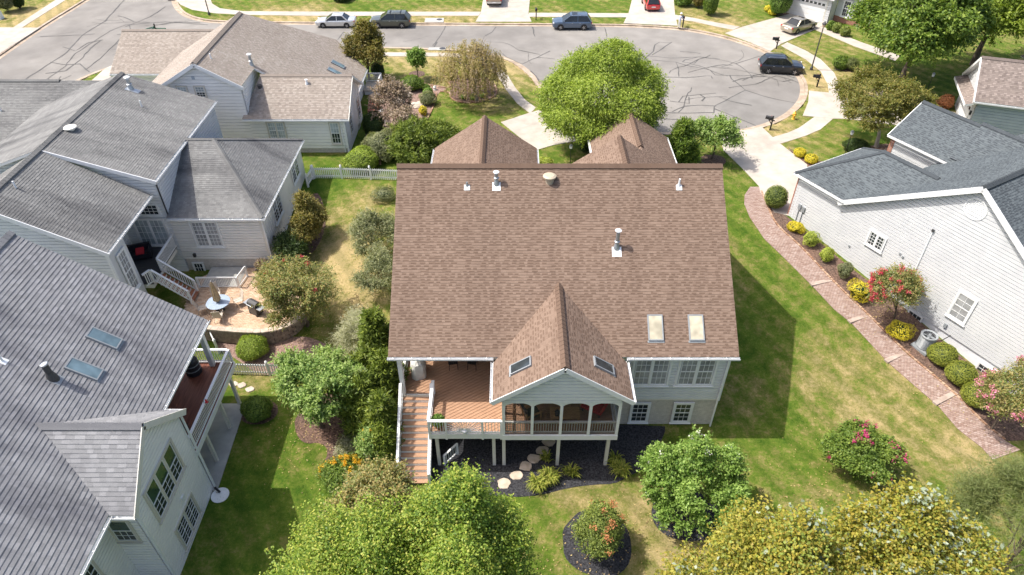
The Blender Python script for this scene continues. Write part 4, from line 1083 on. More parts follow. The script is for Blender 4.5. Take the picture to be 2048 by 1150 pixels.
MB().box((-.75,-.38,.40), (.75,.38,.45)).build('table_top', M['wood'], t)
for sx in (-.68, .68):
    for sy in (-.31, .31): MB().box((sx-.03, sy-.03, 0), (sx+.03, sy+.03, .4)).build('leg', M['wood'], t)
t = thing('lantern', 'small dark lantern on the coffee table in the porch', 'lantern', (2.35, 22.75, 3.355))
MB().box((-.13,-.13,0), (.13,.13,.03)).build('base', M['black'], t); MB().box((-.10,-.10,.03), (.10,.10,.25)).build('lantern_body', M['charcoal'], t); MB().lathe((0,0,.25), [(.16,0), (.05,.1), (.02,.14)], 8).build('lantern_roof', M['black'], t)
t = thing('easel', 'wooden easel standing behind the coffee table in the porch', 'easel', (3.35, 23.6, 2.905))
for a in ((-.3,0), (.3,0), (0,.45)): MB().beam((a[0],a[1],0), (0,.12,1.5), .045, .045).build('leg', M['wood'], t)
MB().beam((-.22,.06,.55), (.22,.06,.55), .06, .05).build('ledge', M['wood'], t)
t = thing('patio_lounge', 'dark red cushioned lounge chair in the far corner of the porch', 'lounge chair', (4.3, 23.4, 2.905), R(-120))
MB().box((-.35,-.6,.25), (.35,.5,.40)).build('seat', M['red'], t); MB().obox((0,.6,.68), (1,0,0), (0,.3,1), (0,-1,.3), .7, .75, .12).build('backrest', M['red'], t)
for sx in (-.3, .3):
    for sy in (-.5, .45): MB().box((sx-.03, sy-.03, 0), (sx+.03, sy+.03, .25)).build('leg', M['charcoal'], t)

# ------------------------------------------------------------------ raised deck with stairs
DK = thing('raised_deck', 'raised cedar coloured deck with white sunburst railing and stairs', 'deck', (-2.6, 23.2, 0)); dko = Vector((-2.6, 23.2, 0))
def clip_strip(x0, x1, y0, y1, c, w):
    """part of the diagonal strip |x*s - y*t - c| < w/2 inside a rectangle, as polygon"""
    s, t = math.sin(R(33)), math.cos(R(33))
    poly = [(x0,y0), (x1,y0), (x1,y1), (x0,y1)]
    for sg in (1, -1):
        out = []
        f = lambda p: sg*((p[1]*t - p[0]*s) - c) + w/2
        for i in range(len(poly)):
            a, b = poly[i], poly[(i+1) % len(poly)]; fa, fb = f(a), f(b)
            if fa >= 0: out.append(a)
            if (fa >= 0) != (fb >= 0):
                k = fa / (fa - fb); out.append((a[0] + (b[0]-a[0])*k, a[1] + (b[1]-a[1])*k))
        poly = out
        if len(poly) < 3: return None
    return poly
c = 15.0
while c < 30:
    for pp in (clip_strip(-4.2, -.48, 21.92, 24.6, c, .166), clip_strip(-5.9, -.48, 24.6, 28.25, c, .166)):
        if pp: MB().prism([Vector((a[0], a[1], 2.86)) - dko for a in pp], (0, 0, .04)).build('deck_board', M['deck_red'], DK, fix=False)
    c += .19
MB().box(Vector((-4.22, 21.86, 2.52)) - dko, Vector((-.5, 21.92, 2.90)) - dko).build('rim_joist', M['white'], DK)
MB().box(Vector((-4.25, 21.93, 2.56)) - dko, Vector((-4.2, 24.55, 2.855)) - dko).build('rim_joist', M['white'], DK)
MB().box(Vector((-5.95, 24.5, 2.56)) - dko, Vector((-.5, 28.2, 2.85)) - dko).build('joist_frame', M['offwhite'], DK)
MB().box(Vector((-4.18, 21.94, 2.6)) - dko, Vector((-.5, 24.48, 2.84)) - dko).build('joist_frame', M['offwhite'], DK)
for x, y in ((-3.9, 22.1), (-.95, 22.1), (-5.8, 24.65), (-5.8, 28.0)): MB().box(Vector((x-.085, y-.085, -.1)) - dko, Vector((x+.085, y+.085, 2.58)) - dko).build('support_post', M['offwhite'], DK)
# sunburst rail
fy = 21.9; railing(DK, dko, (-4.2, fy, 2.9), (-3.35, fy, 2.9), 1.0, 'white', .14, .03, True, True, .16, post_drop=.42)
railing(DK, dko, (-1.5, fy, 2.9), (-.55, fy, 2.9), 1.0, 'white', .14, .03, True, True, .16, post_drop=.42)
mb = MB(); mb.beam(Vector((-3.35, fy, 3.9)) - dko, Vector((-1.5, fy, 3.9)) - dko, .16, .04); mb.beam(Vector((-3.35, fy, 3.0)) - dko, Vector((-1.5, fy, 3.0)) - dko, .05, .07)
sb = mb.build('sunburst_railing', M['white'], DK)
for i in range(17):
    a = math.pi * (i + .5) / 17; d = Vector((math.cos(a), 0, math.sin(a)))
    L = min(.85 / max(1e-3, abs(d.z)), .9 / max(1e-3, abs(d.x)))
    MB().beam(Vector((-2.42, fy, 3.04)) - dko + d*.12, Vector((-2.42, fy, 3.04)) - dko + d*L, .03, .025, (0, 1, 0)).build('sun_ray', M['white'], sb, fix=False)
MB().lathe(Vector((-2.42, fy-.0, 3.03)) - dko, [(.13, -.02), (.13, .10), (.02, .14)], 10).build('sun_disc', M['white'], sb)
railing(DK, dko, (-4.2, 21.95, 2.9), (-4.2, 24.6, 2.9), 1.0, 'white', .13, .03, False, True, .16)
railing(DK, dko, (-5.88, 24.75, 2.9), (-5.88, 28.2, 2.9), 1.0, 'white', .13, .03, True, False, .14)
# stair
nst = 15; run = .268; rise = 2.9 / nst; sx0, sx1 = -5.88, -4.32
stair = MB()
for x in (sx0 - .05, sx1 + .02):
    stair.beam(Vector((x, 24.62, 2.72)) - dko, Vector((x, 24.62 - run*nst, -.1)) - dko, .05, .28)
st = stair.build('stair_stringers', M['white'], DK)
for i in range(1, nst):
    y = 24.55 - run * i; z = 2.9 - rise * i
    MB().box(Vector((sx0, y, z - .035)) - dko, Vector((sx1, y + run + .02, z)) - dko).build('stair_tread', M['deck_red'], st, fix=False)
    MB().box(Vector((sx0, y + run - .005, z + .002)) - dko, Vector((sx1, y + run + .02, z + rise - .036)) - dko).build('stair_riser', M['white'], st, fix=False)
MB().box(Vector((sx0, 24.545, 2.9 - rise + .002)) - dko, Vector((sx1, 24.565, 2.858)) - dko).build('stair_riser', M['white'], st, fix=False)
for x in (sx0 - .05, sx1 + .02):
    railing(DK, dko, (x, 24.5, 2.85), (x, 24.5 - run*(nst-1), 2.85 - rise*(nst-1)), .95, 'white', .14, .03, False, True, .14)

# ------------------------------------------------------------------ pale grey house, near left
k1 = .7304
A = House('grey_roof_house', 'house with a pale grey shingle roof and three-part gable window', 'house', (-20, 18, 0))
A.roof([(-16.45,4,6), (-16.45,27.07,6), (-24.35,27.07,11.77), (-24.35,4,11.77)], 'roof_grey', .19, .34, out=.024)
A.roof([(-32.25,27.07,6), (-32.25,4,6), (-24.35,4,11.77), (-24.35,27.07,11.77)], 'roof_grey', .19, .9, out=.024)
A.ridge((-24.35,4,11.8), (-24.35,27.1,11.8), 'roof_grey', k1, w=.22, t=.07)
A.gutter((-16.45,20.85,5.96), (-16.45,27.1,5.96), (1,0,0)); A.gutter((-16.45,4,5.96), (-16.45,15.35,5.96), (1,0,0))
A.roof([(-15.38,15.35,5.98), (-16.45,15.35,5.98), (-19.70,18.08,8.36), (-15.38,18.08,8.36)], 'roof_grey', .19, .34, out=.024)
A.roof([(-16.45,20.82,5.98), (-15.38,20.82,5.98), (-15.38,18.08,8.36), (-19.70,18.08,8.36)], 'roof_grey', .19, .34, out=.024)
A.ridge((-19.8,18.08,8.39), (-15.36,18.08,8.39), 'roof_grey', .87, w=.2, t=.07)
A.gutter((-16.4,15.35,5.94), (-15.4,15.35,5.94), (0,-1,0)); A.gutter((-16.4,20.82,5.94), (-15.4,20.82,5.94), (0,1,0))
for sg, ye in ((-1, 15.30), (1, 20.87)): A.fascia((-15.36,18.08,8.26), (-15.36,ye,5.86), .04, .30, 'offwhite', 'rake_board')
A.wall([(-15.65,15.7,-.3), (-15.65,20.5,-.3), (-15.65,20.5,5.9), (-15.65,18.08,8.05), (-15.65,15.7,5.9)], (1,0,0), 'side_cream', .125)
A.wall([(-17.2,15.7,-.3), (-15.77,15.7,-.3), (-15.77,15.7,5.85), (-17.2,15.7,5.85)], (0,-1,0), 'side_cream', .125)
A.wall([(-15.77,20.5,-.3), (-19.3,20.5,-.3), (-19.3,20.5,5.9), (-15.77,20.5,5.9)], (0,1,0), 'side_cream', .125)
A.wall([(-17.2,4.3,-.3), (-17.2,15.7,-.3), (-17.2,15.7,5.95), (-17.2,4.3,5.95)], (1,0,0), 'side_cream', .125)
A.wall([(-19.3,20.6,-.3), (-19.3,26.7,-.3), (-19.3,26.7,6.0), (-19.3,20.6,6.0)], (1,0,0), 'side_cream', .125)
A.wall([(-31.8,26.7,-.3), (-19.42,26.7,-.3), (-19.42,26.7,7.9), (-24.35,26.7,11.4), (-31.8,26.7,6.0)], (0,1,0), 'side_cream', .125)
for p in ((-15.62,15.66), (-15.62,20.5)): MB().box(A.L((p[0]-.07, p[1]-.04, -.2)), A.L((p[0]+.035, p[1]+.06, 5.85))).build('corner_board', M['white'], A.root)
A.downspout((-15.5,20.62,5.8), (-15.5,20.62,.15), .08)
A.window((-15.65,17.93,4.68), (0,1,0), (1,0,0), 2.75, 1.95, units=3, cols=2, rows=3, top_grille=False, casing=.13, trim='tantrim', glass='glass', glass_top='glass_green')
A.window((-15.65,17.93,1.27), (0,1,0), (1,0,0), 1.85, 1.5, units=2, cols=2, rows=3, casing=.13, trim='tantrim', glass='glass')
A.window((-16.62,15.7,4.35), (1,0,0), (0,-1,0), .85, 1.5, cols=3, rows=2, top_grille=False, casing=.12, trim='tantrim', glass='glass', glass_top='glass_green')
A.window((-17.2,13.6,4.2), (0,1,0), (1,0,0), .95, 1.6, cols=3, rows=2, casing=.12, trim='tantrim')
A.window((-19.3,23.6,4.0), (0,1,0), (1,0,0), 2.4, 2.1, units=2, cols=1, rows=1, hung=False, casing=.1, grille=False, name='patio_door')
MB().obox(A.L((-15.6,18.35,2.62)), (0,1,0), (1,0,0), (0,0,1), .25, .12, .22).build('flood_light', M['white'], A.root)
MB().box(A.L((-19.4,20.7,5.86)), A.L((-16.6,26.7,5.9))).build('soffit', M['white'], A.root)
na = Vector((k1, 0, 1)).normalized(); ua = Vector((-1, 0, k1)).normalized()
for y in (23.35, 21.35): A.skylight((-19.46, y, 6 + (-16.45+19.46)*k1), (0,1,0), ua, na, .62, 1.38, 'glass_sky', 'metal_grey', .12)
A.flue((-20.16,20.39,8.70), .85, .14, 'charcoal', cap=False); p = A.L((-20.16,20.39,9.55)); MB().lathe(p, [(.17,0), (.17,.06), (.14,.08), (.14,.05), (.01,.05)], 14).build('flue_cap', M['metal'], A.root)
A.flashing((-20.05,20.39,8.63), na, (0,1,0), ua, .5, .55, 'metal_grey')
A.flashing((-21.75,20.3,9.87), na, (0,1,0), ua, .3, .4); A.flue((-21.75,20.3,9.9), .3, .05, 'metal_white', cap=False, base=False)

# its deck
AD = thing('mahogany_deck', 'dark red-brown deck with white railing tucked under the grey roof', 'deck', (-17.5, 23.7, 0)); ado = Vector((-17.5, 23.7, 0))
for i in range(26):
    x = -19.25 + i*.132
    MB().box(Vector((x, 20.65, 2.77)) - ado, Vector((x+.124, 27.0, 2.81)) - ado).build('deck_board', M['deck_dark'], AD, fix=False)
MB().box(Vector((-15.83, 20.6, 2.45)) - ado, Vector((-15.78, 27.05, 2.80)) - ado).build('rim_joist', M['white'], AD); MB().box(Vector((-19.25, 27.02, 2.45)) - ado, Vector((-15.85, 27.07, 2.80)) - ado).build('rim_joist', M['white'], AD)
MB().box(Vector((-19.2, 20.7, 2.5)) - ado, Vector((-15.9, 26.95, 2.76)) - ado).build('joist_frame', M['offwhite'], AD)
railing(AD, ado, (-15.88, 20.7, 2.81), (-15.88, 27.0, 2.81), 1.0, 'white', .13, .035, True, True, .15, post_drop=.3); railing(AD, ado, (-18.6, 27.0, 2.81), (-15.95, 27.0, 2.81), 1.0, 'white', .13, .035, True, False, .15)
for y in (22.3, 24.5, 26.3): MB().box(Vector((-16.05, y-.08, -.1)) - ado, Vector((-15.89, y+.08, 2.48)) - ado).build('support_post', M['offwhite'], AD)
MB().box(Vector((-17.05, 26.65, 2.8)) - ado, Vector((-16.8, 26.9, 5.85)) - ado).build('roof_post', M['white'], AD)
sl = sheet('patio_slab', [(-19.3,16.0), (-19.3,26.3), (-15.6,26.3), (-15.35,20.3), (-15.5,20.3), (-15.6,20.4)][1:4] + [(-15.2,20.3), (-15.7,20.45), (-19.3,20.45)], M['concrete_grey'], .05); sl['label'] = 'grey concrete patio slab under the dark deck'
for y in (22.2, 24.2): joint((-19.2, y), (-15.45, y), None, .056, .04)
# covered kettle grill, small table on that deck
t = thing('covered_smoker', 'black covered smoker grill under the eave on the dark deck', 'grill', (-17.75, 26.2, 2.81))
mb = MB(); mb.lathe((0,0,0), [(.40,0), (.44,.1), (.40,.5), (.42,.75), (.38,1.0), (.22,1.2), (.05,1.27)], 14); mb.build('cover', M['blackcloth'], t, smooth=False)
for z in (.35, .7): MB().lathe((0,0,z), [(.425,0), (.43,.03), (.425,.06)], 14).build('strap', M['metal_grey'], t)
def iron_chair(name, label, loc, rz, group=None, mat='black'):
    t = thing(name, label, 'chair', loc, rz, group)
    for sx in (-.24, .24):
        MB().path([(sx,-.26,0), (sx,-.22,.2), (sx*.9,-.24,.45), (sx,-.24,.66)], [.016]*4).build('leg', M[mat], t); MB().path([(sx,.28,0), (sx,.22,.22), (sx*.9,.22,.45)], [.016]*3).build('leg', M[mat], t)
        MB().path([(sx,-.26,.66), (sx*1.1,0,.67), (sx,.26,.70)], [.016]*3).build('armrest', M[mat], t)
    MB().box((-.24,-.25,.43), (.24,.24,.455)).build('seat', M[mat], t)
    mb = MB(); mb.path([(-.24,.24,.45), (-.24,.33,.92), (0,.35,1.02), (.24,.33,.92), (.24,.24,.45)], [.016]*5)
    for x in (-.12, 0, .12): mb.path([(x,.25,.46), (x,.34,.96)], [.01]*2)
    mb.build('backrest', M[mat], t)
    return t
iron_chair('deck_chair', 'black metal chair half under the eave on the dark deck', (-16.75, 21.9, 2.81), R(80))
t = thing('bird_feeder', 'red hummingbird feeder hooked on the white deck railing', 'bird feeder', (-15.86, 23.1, 3.83))
MB().path([(0,0,0), (.04,0,.3), (.12,0,.34), (.16,0,.28)], [.012]*4).build('hook', M['black'], t); MB().lathe((.16,0,.06), [(.03,0), (.09,.03), (.05,.08), (.05,.2), (.02,.22)], 10).build('feeder_body', M['red'], t)
t = thing('splash_dish', 'white round splash dish at the foot of the corner downspout', 'splash block', (-15.1, 20.15, terrain(-15.1, 20.15)))
MB().lathe((0,0,0), [(.42,0), (.46,.08), (.44,.09), (.3,.04), (.01,.03)], 20).build('dish', M['white'], t); MB().tube((-.35,.35,.25), (-.05,.15,.10), .06, .06, 8).build('spout_end', M['black'], t)

# ------------------------------------------------------------------ weathered grey house, middle left
B = House('weathered_roof_house', 'house with a streaked dark grey shingle roof and corner porch', 'house', (-26, 41, 0))
B.roof([(-22.65,37.45,8.4), (-22.65,49.1,8.4), (-29.0,49.1,10.6), (-29.0,37.45,10.6)], 'roof_dark', .15, .26)
B.roof([(-35.3,49.1,8.4), (-35.3,37.45,8.4), (-29.0,37.45,10.6), (-29.0,49.1,10.6)], 'roof_dark', .15, .8)
B.roof([(-23.2,31.2,7.4), (-23.2,37.4,7.4), (-29.0,37.4,10.6), (-29.0,31.2,10.6)], 'roof_dark', .15, .26)
B.roof([(-34.8,37.4,7.4), (-34.8,31.2,7.4), (-29.0,31.2,10.6), (-29.0,37.4,10.6)], 'roof_dark', .15, .26)
B.ridge((-29,31.18,10.63), (-29,49.12,10.63), 'roof_dark', .5, w=.2, t=.08)
B.gutter((-22.65,37.5,8.36), (-22.65,49.1,8.36), (1,0,0)); B.gutter((-23.2,31.2,7.36), (-23.2,37.4,7.36), (1,0,0))
B.fascia((-29,37.42,10.48), (-22.55,37.42,8.25), .05, .26, 'white', 'rake_board'); B.fascia((-29,31.16,10.45), (-23.1,31.16,7.24), .05, .28, 'white', 'rake_board')
# hipped wing
B.roof([(-22.85,37.54,5.5), (-16.5,37.54,5.5), (-20.75,43.0,8.4), (-22.85,43.0,8.4)], 'roof_dark', .15, .26)
B.roof([(-16.5,37.54,5.5), (-16.4,48.45,5.5), (-20.75,43.0,8.4)], 'roof_dark', .15, .26)
B.roof([(-16.4,48.45,5.5), (-22.85,48.45,5.5), (-22.85,43.0,8.4), (-20.75,43.0,8.4)], 'roof_dark', .15, .26)
B.ridge((-22.85,43,8.43), (-20.75,43,8.43), 'roof_dark', .5, w=.16, t=.03); B.ridge((-20.75,43,8.42), (-16.5,37.54,5.53), 'roof_dark', .35, w=.16, t=.03); B.ridge((-20.75,43,8.42), (-16.4,48.45,5.53), 'roof_dark', .35, w=.16, t=.03)
B.gutter((-22.85,37.54,5.45), (-16.4,37.54,5.45), (0,-1,0)); B.gutter((-16.48,37.5,5.45), (-16.4,48.45,5.45), (1,0,0))
B.wall([(-22.85,37.8,1.9), (-16.8,37.8,1.9), (-16.8,37.8,5.45), (-22.85,37.8,5.45)], (0,-1,0), 'side_warm', .125)
B.wall([(-22.85,37.84,-.5), (-16.8,37.84,-.5), (-16.8,37.84,1.9), (-22.85,37.84,1.9)], (0,-1,0), 'brick_cream')
B.wall([(-16.8,37.92,1.9), (-16.7,48.2,1.9), (-16.7,48.2,5.45), (-16.8,37.92,5.45)], (1,0,0), 'side_warm', .125)
B.wall([(-16.84,37.96,-.5), (-16.74,48.2,-.5), (-16.74,48.2,1.9), (-16.84,37.96,1.9)], (1,0,0), 'found_white')
B.wall([(-22.85,48.2,-.5), (-16.7,48.2,-.5), (-16.7,48.2,5.4), (-22.85,48.2,5.4)], (0,1,0), 'side_warm', .125)
B.wall([(-22.85,37.8,1.0), (-22.85,48.9,1.0), (-22.85,48.9,8.3), (-22.85,37.8,8.3)], (1,0,0), 'side_white', .125)
B.wall([(-34.9,37.75,-.5), (-22.85,37.75,-.5), (-22.85,37.75,8.25), (-29,37.75,10.4), (-34.9,37.75,8.25)], (0,-1,0), 'side_grey', .125)
B.wall([(-34.9,48.9,1.0), (-22.85,48.9,1.0), (-22.85,48.9,8.25), (-29,48.9,10.4), (-34.9,48.9,8.25)], (0,1,0), 'side_grey', .125)
B.wall([(-34.4,31.5,-.3), (-23.5,31.5,-.3), (-23.5,31.5,7.2), (-29,31.5,10.3), (-34.4,31.5,7.2)], (0,-1,0), 'side_grey', .125)
B.wall([(-23.5,31.6,-.3), (-23.5,33.5,-.3), (-23.5,33.5,7.2), (-23.5,31.6,7.2)], (1,0,0), 'side_white', None)
B.wall([(-26.0,33.5,3.1), (-26.0,37.6,3.1), (-26.0,37.6,8.7), (-26.0,33.5,8.7)], (1,0,0), 'side_warm', .125)
B.wall([(-23.6,33.55,3.1), (-26,33.55,3.1), (-26,33.55,8.4), (-23.6,33.55,7.2)], (0,1,0), 'side_warm', .125)
MB().box(B.L((-23.58,31.44,-.2)), B.L((-23.44,31.58,7.15))).build('corner_board', M['white'], B.root); MB().box(B.L((-16.92,37.74,1.9)), B.L((-16.76,37.9,5.4))).build('corner_board', M['offwhite'], B.root)
B.window((-23.5,32.62,5.0), (0,1,0), (1,0,0), .78, 2.7, cols=3, rows=3, casing=.12, glass='glass_blind')
B.window((-20.66,37.8,4.05), (1,0,0), (0,-1,0), 1.7, 1.95, units=2, cols=3, rows=3, casing=.12, glass='glass_blind')
B.window((-22.05,37.84,.95), (1,0,0), (0,-1,0), .62, 1.15, cols=3, rows=3, hung=False, casing=.09, name='basement_door_window')
B.window((-16.78,40.9,4.2), (0,1,0), (1,0,0), 1.75, 1.75, units=2, cols=2, rows=3, casing=.1, glass='glass', glass_top='glass_blind')
B.window((-16.74,46.0,4.35), (0,1,0), (1,0,0), 1.75, 1.75, units=2, cols=2, rows=3, casing=.1, glass='glass', glass_top='glass_blind')
B.window((-24.05,37.75,6.05), (1,0,0), (0,-1,0), 1.5, .75, cols=5, rows=3, hung=False, casing=.1, name='transom_window')
B.window((-24.25,37.75,4.25), (1,0,0), (0,-1,0), 2.0, 2.0, units=2, cols=3, rows=4, hung=False, casing=.1, glass='glass_curtain', name='sliding_door')
B.window((-26.0,36.2,4.7), (0,1,0), (1,0,0), 1.1, 2.2, cols=1, rows=1, hung=False, casing=.1, grille=False, glass='glass_green')
for p, tl in (((-16.72,38.9,2.9), 'wall_lantern'),): MB().obox(B.L(p), (1,0,0), (0,1,0), (0,0,1), .18, .16, .30).build(tl, M['charcoal'], B.root)
MB().obox(B.L((-22.0,37.7,2.3)), (1,0,0), (0,1,0), (0,0,1), .16, .2, .26).build('wall_lantern', M['charcoal'], B.root)
B.downspout((-22.75,37.68,8.2), (-22.75,37.68,5.7), .07, 'charcoal'); B.downspout((-16.7,37.72,5.4), (-16.7,37.72,.3), .07)
B.flue((-27.71,47.31,10.15), .75, .13, band=.3); B.flashing((-27.55,47.2,10.1), (.346,0,1), (0,1,0), (-1,0,.346), .5, .9, 'metal')
B.flue((-26.28,45.38,9.66), .5, .05, 'metal_white', cap=False, base=False); B.flue((-28.37,33.58,10.25), .45, .05, 'metal_white', cap=False, base=False)
MB().lathe(B.L((-28.55,40.41,10.42)), [(.22,-.2), (.22,.12), (.40,.12), (.41,.20), (.26,.26), (.01,.28)], 18).build('attic_fan', M['offwhite'], B.root)
# garage wing beyond the ridge
B.roof([(-40,45.0,7.0), (-33,45.0,7.0), (-30.2,50.2,9.55), (-40,50.2,9.55)], 'roof_dark', .15, .26)
B.roof([(-31,55.4,7.0), (-40,55.4,7.0), (-40,50.2,9.55), (-30.2,50.2,9.55)], 'roof_dark', .15, .26)
B.ridge((-40,50.2,9.58), (-34.6,50.2,9.58), 'roof_dark', .5, w=.18, t=.06); B.flue((-38.2,47.6,8.3), .4, .05, 'metal_white', cap=False, base=False)
B.wall([(-39.7,55.0,2), (-31.5,55.0,2), (-31.5,55.0,7), (-39.7,55.0,7)], (0,1,0), 'side_grey', .13)
# porch deck, landing and stair of that house
BD = thing('side_porch_stair', 'white railed porch landing with lattice stair down to the paver patio', 'stairs', (-23, 35, 0)); bdo = Vector((-23, 35, 0))
for i in range(22):
    y = 33.6 + i*.18
    MB().box(Vector((-25.95, y, 3.06)) - bdo, Vector((-22.95 if y > 33.2 else -23.5, y+.17, 3.10)) - bdo).build('deck_board', M['charcoal'], BD, fix=False)
MB().box(Vector((-25.9, 33.62, 2.75)) - bdo, Vector((-22.98, 37.5, 3.05)) - bdo).build('joist_frame', M['offwhite'], BD)
railing(BD, bdo, (-22.95, 35.0, 3.1), (-22.95, 37.6, 3.1), 1.0, 'white', .13, .04, True, False, .14); railing(BD, bdo, (-23.2, 33.3, 3.1), (-22.95, 33.8, 3.1), 1.0, 'white', .13, .04, False, True, .14)
for y, lat in ((34.95, False), (33.85, True)):
    p0, p1 = Vector((-22.9, y, 3.1)), Vector((-21.1, y, 1.35))
    if not lat: railing(BD, bdo, p0, p1, .95, 'white', .13, .04, False, True, .14)
    else:
        mb = MB(); mb.beam(p0 - bdo + zt*.95, p1 - bdo + zt*.95, .14, .05); mb.beam(p0 - bdo + zt*.1, p1 - bdo + zt*.1, .06, .07)
        rl = mb.build('lattice_railing', M['white'], BD, fix=False)
        for i in range(9):
            for sg in (-1, 1):
                a = p0.lerp(p1, (i+.1)/9.3) - bdo + zt*(.12 if sg > 0 else .85); b = p0.lerp(p1, min(1, (i+1.9)/9.8)) - bdo + zt*(.85 if sg > 0 else .12)
                MB().beam(a, b, .05, .022 + .004*sg, (0,1,0)).build('lattice_slat', M['white'], rl, fix=False)
        MB().box(p1 - bdo + Vector((-.06,-.06,-.15)), p1 - bdo + Vector((.06,.06,1.0))).build('rail_post', M['white'], BD)
for i in range(9):
    x = -22.9 + i*.21; z = 3.1 - (i+1)*.19
    MB().box(Vector((x, 33.92, z-.04)) - bdo, Vector((x+.23, 34.9, z)) - bdo).build('stair_tread', M['terracotta'], BD, fix=False)
    MB().box(Vector((x-.012, 33.92, z+.001)) - bdo, Vector((x+.008, 34.9, z+.148)) - bdo).build('stair_riser', M['white'], BD, fix=False)
t = thing('porch_sofa', 'dark outdoor sofa with a red cushion inside the corner porch', 'sofa', (-24.9, 36.4, 3.105), R(20))
MB().box((-.75,-.4,.12), (.75,.4,.42)).build('seat', M['blackcloth'], t); MB().box((-.75,.28,.42), (.75,.45,.85)).build('backrest', M['blackcloth'], t)
for sx in (-.78, .62): MB().box((sx,-.42,.12), (sx+.16,.44,.62)).build('armrest', M['blackcloth'], t)
MB().obox((.1,-.05,.5), (1,0,0), (0,1,.4), (0,-.4,1), .5, .5, .14).build('cushion', M['red'], t)
for sx in (-.7, .7):
    for sy in (-.33, .38): MB().box((sx-.03, sy-.03, 0), (sx+.03, sy+.03, .12)).build('leg', M['black'], t)

# ------------------------------------------------------------------ beige house, top left
D = House('beige_roof_house', 'cream sided house with a beige shingle roof near the street corner', 'house', (-21, 58, 2.3))
kd = .566
def dz(x): return 10.4 - kd*(x + 24.6)
D.roof([(-21.35,51.45,dz(-21.35)), (-21.35,55.0,dz(-21.35)), (-24.6,55.0,10.4), (-24.6,51.45,10.4)], 'roof_beige', .16, .24)
D.roof([(-14.2,55.0,dz(-14.2)), (-14.2,64.8,dz(-14.2)), (-17.4,67.6,dz(-17.4)), (-24.6,63.2,10.4), (-24.6,55.0,10.4)], 'roof_beige', .16, .24)
D.roof([(-31.0,63.2,dz(-18.2)), (-31.0,51.45,dz(-18.2)), (-24.6,51.45,10.4), (-24.6,63.2,10.4)], 'roof_beige', .16, .24)
D.ridge((-24.6,51.42,10.43), (-24.6,63.2,10.43), 'roof_beige', kd, w=.24, t=.08)
D.roof([(-22.0,51.45,5.75), (-13.35,51.45,5.75), (-13.35,55.0,7.98), (-21.0,55.0,7.98)], 'roof_beige', .16, .24)
D.roof([(-13.35,58.6,5.75), (-20,58.6,5.75), (-20.6,55.0,7.98), (-13.35,55.0,7.98)], 'roof_beige', .16, .24)
D.ridge((-21,55,8.0), (-13.33,55,8.0), 'roof_beige', .63, w=.2, t=.06)
D.roof([(-37.6,61.7,5.3), (-29.5,61.7,5.3), (-27.0,66.4,7.7), (-37.6,66.4,7.7)], 'roof_beige', .16, .24)
D.roof([(-27.0,71,5.3), (-37.6,71,5.3), (-37.6,66.4,7.7), (-27.0,66.4,7.7)], 'roof_beige', .16, .24)
D.ridge((-37.6,66.4,7.73), (-27.5,66.4,7.73), 'roof_beige', .5, w=.2, t=.05)
D.gutter((-22.0,51.45,5.7), (-13.3,51.45,5.7), (0,-1,0)); D.gutter((-37.6,61.7,5.25), (-31,61.7,5.25), (0,-1,0)); D.gutter((-14.2,59.0,dz(-14.2)-.05), (-14.2,64.8,dz(-14.2)-.05), (1,0,0))
D.fascia((-24.6,51.4,10.27), (-21.25,51.4,dz(-21.25)-.14), .05, .26, 'white', 'rake_board'); D.fascia((-24.6,51.4,10.27), (-31.1,51.4,dz(-18.1)-.14), .05, .26, 'white', 'rake_board')
D.fascia((-13.3,55,7.85), (-13.3,51.4,5.62), .05, .24, 'offwhite', 'rake_board')
D.wall([(-30.6,51.8,2.2), (-21.6,51.8,2.2), (-21.6,51.8,8.4), (-24.6,51.8,10.1), (-30.6,51.8,6.7)], (0,-1,0), 'side_cream', .16)
D.wall([(-21.6,51.8,2.9), (-13.8,51.8,2.9), (-13.8,51.8,5.7), (-21.6,51.8,5.7)], (0,-1,0), 'side_cream', .16)
D.wall([(-21.6,51.83,1.8), (-13.8,51.83,1.8), (-13.8,51.83,2.9), (-21.6,51.83,2.9)], (0,-1,0), 'brick_cream')
D.wall([(-21.6,51.9,5.8), (-21.6,56,5.8), (-21.6,56,8.35), (-21.6,51.9,8.35)], (1,0,0), 'side_cream', .16)
D.wall([(-13.8,51.92,1.8), (-13.8,58.3,1.8), (-13.8,58.3,5.7), (-13.8,55,7.75), (-13.8,51.92,5.7)], (1,0,0), 'side_cream', .16)
D.wall([(-14.6,58.3,2), (-14.6,64.4,2), (-14.6,64.4,4.6), (-14.6,58.3,4.6)], (1,0,0), 'side_cream', .16)
D.wall([(-37.3,62.0,2.2), (-30.5,62.0,2.2), (-30.5,62.0,5.3), (-37.3,62.0,5.3)], (0,-1,0), 'side_cream', .16)
D.wall([(-37.3,62.1,2.2), (-37.3,70.6,2.2), (-37.3,70.6,5.2), (-37.3,66.4,7.5), (-37.3,62.1,5.2)], (-1,0,0), 'side_cream', .16)
D.wall([(-30.6,51.9,2.2), (-30.6,62,2.2), (-30.6,62,6.6), (-30.6,51.9,6.6)], (-1,0,0), 'side_cream', .16)
MB().box(D.L((-13.9,51.74,2.0)), D.L((-13.76,51.88,5.65))).build('corner_board', M['white'], D.root); D.downspout((-14.1,51.72,5.6), (-14.1,51.72,2.6))
D.window((-19.5,51.8,4.6), (1,0,0), (0,-1,0), 1.35, 1.4, units=2, cols=3, rows=2, casing=.1, trim='tantrim', glass='glass_curtain')
D.window((-14.68,51.8,4.35), (1,0,0), (0,-1,0), .7, 1.85, cols=3, rows=2, casing=.1, trim='tantrim', glass='glass', glass_top='glass_curtain')
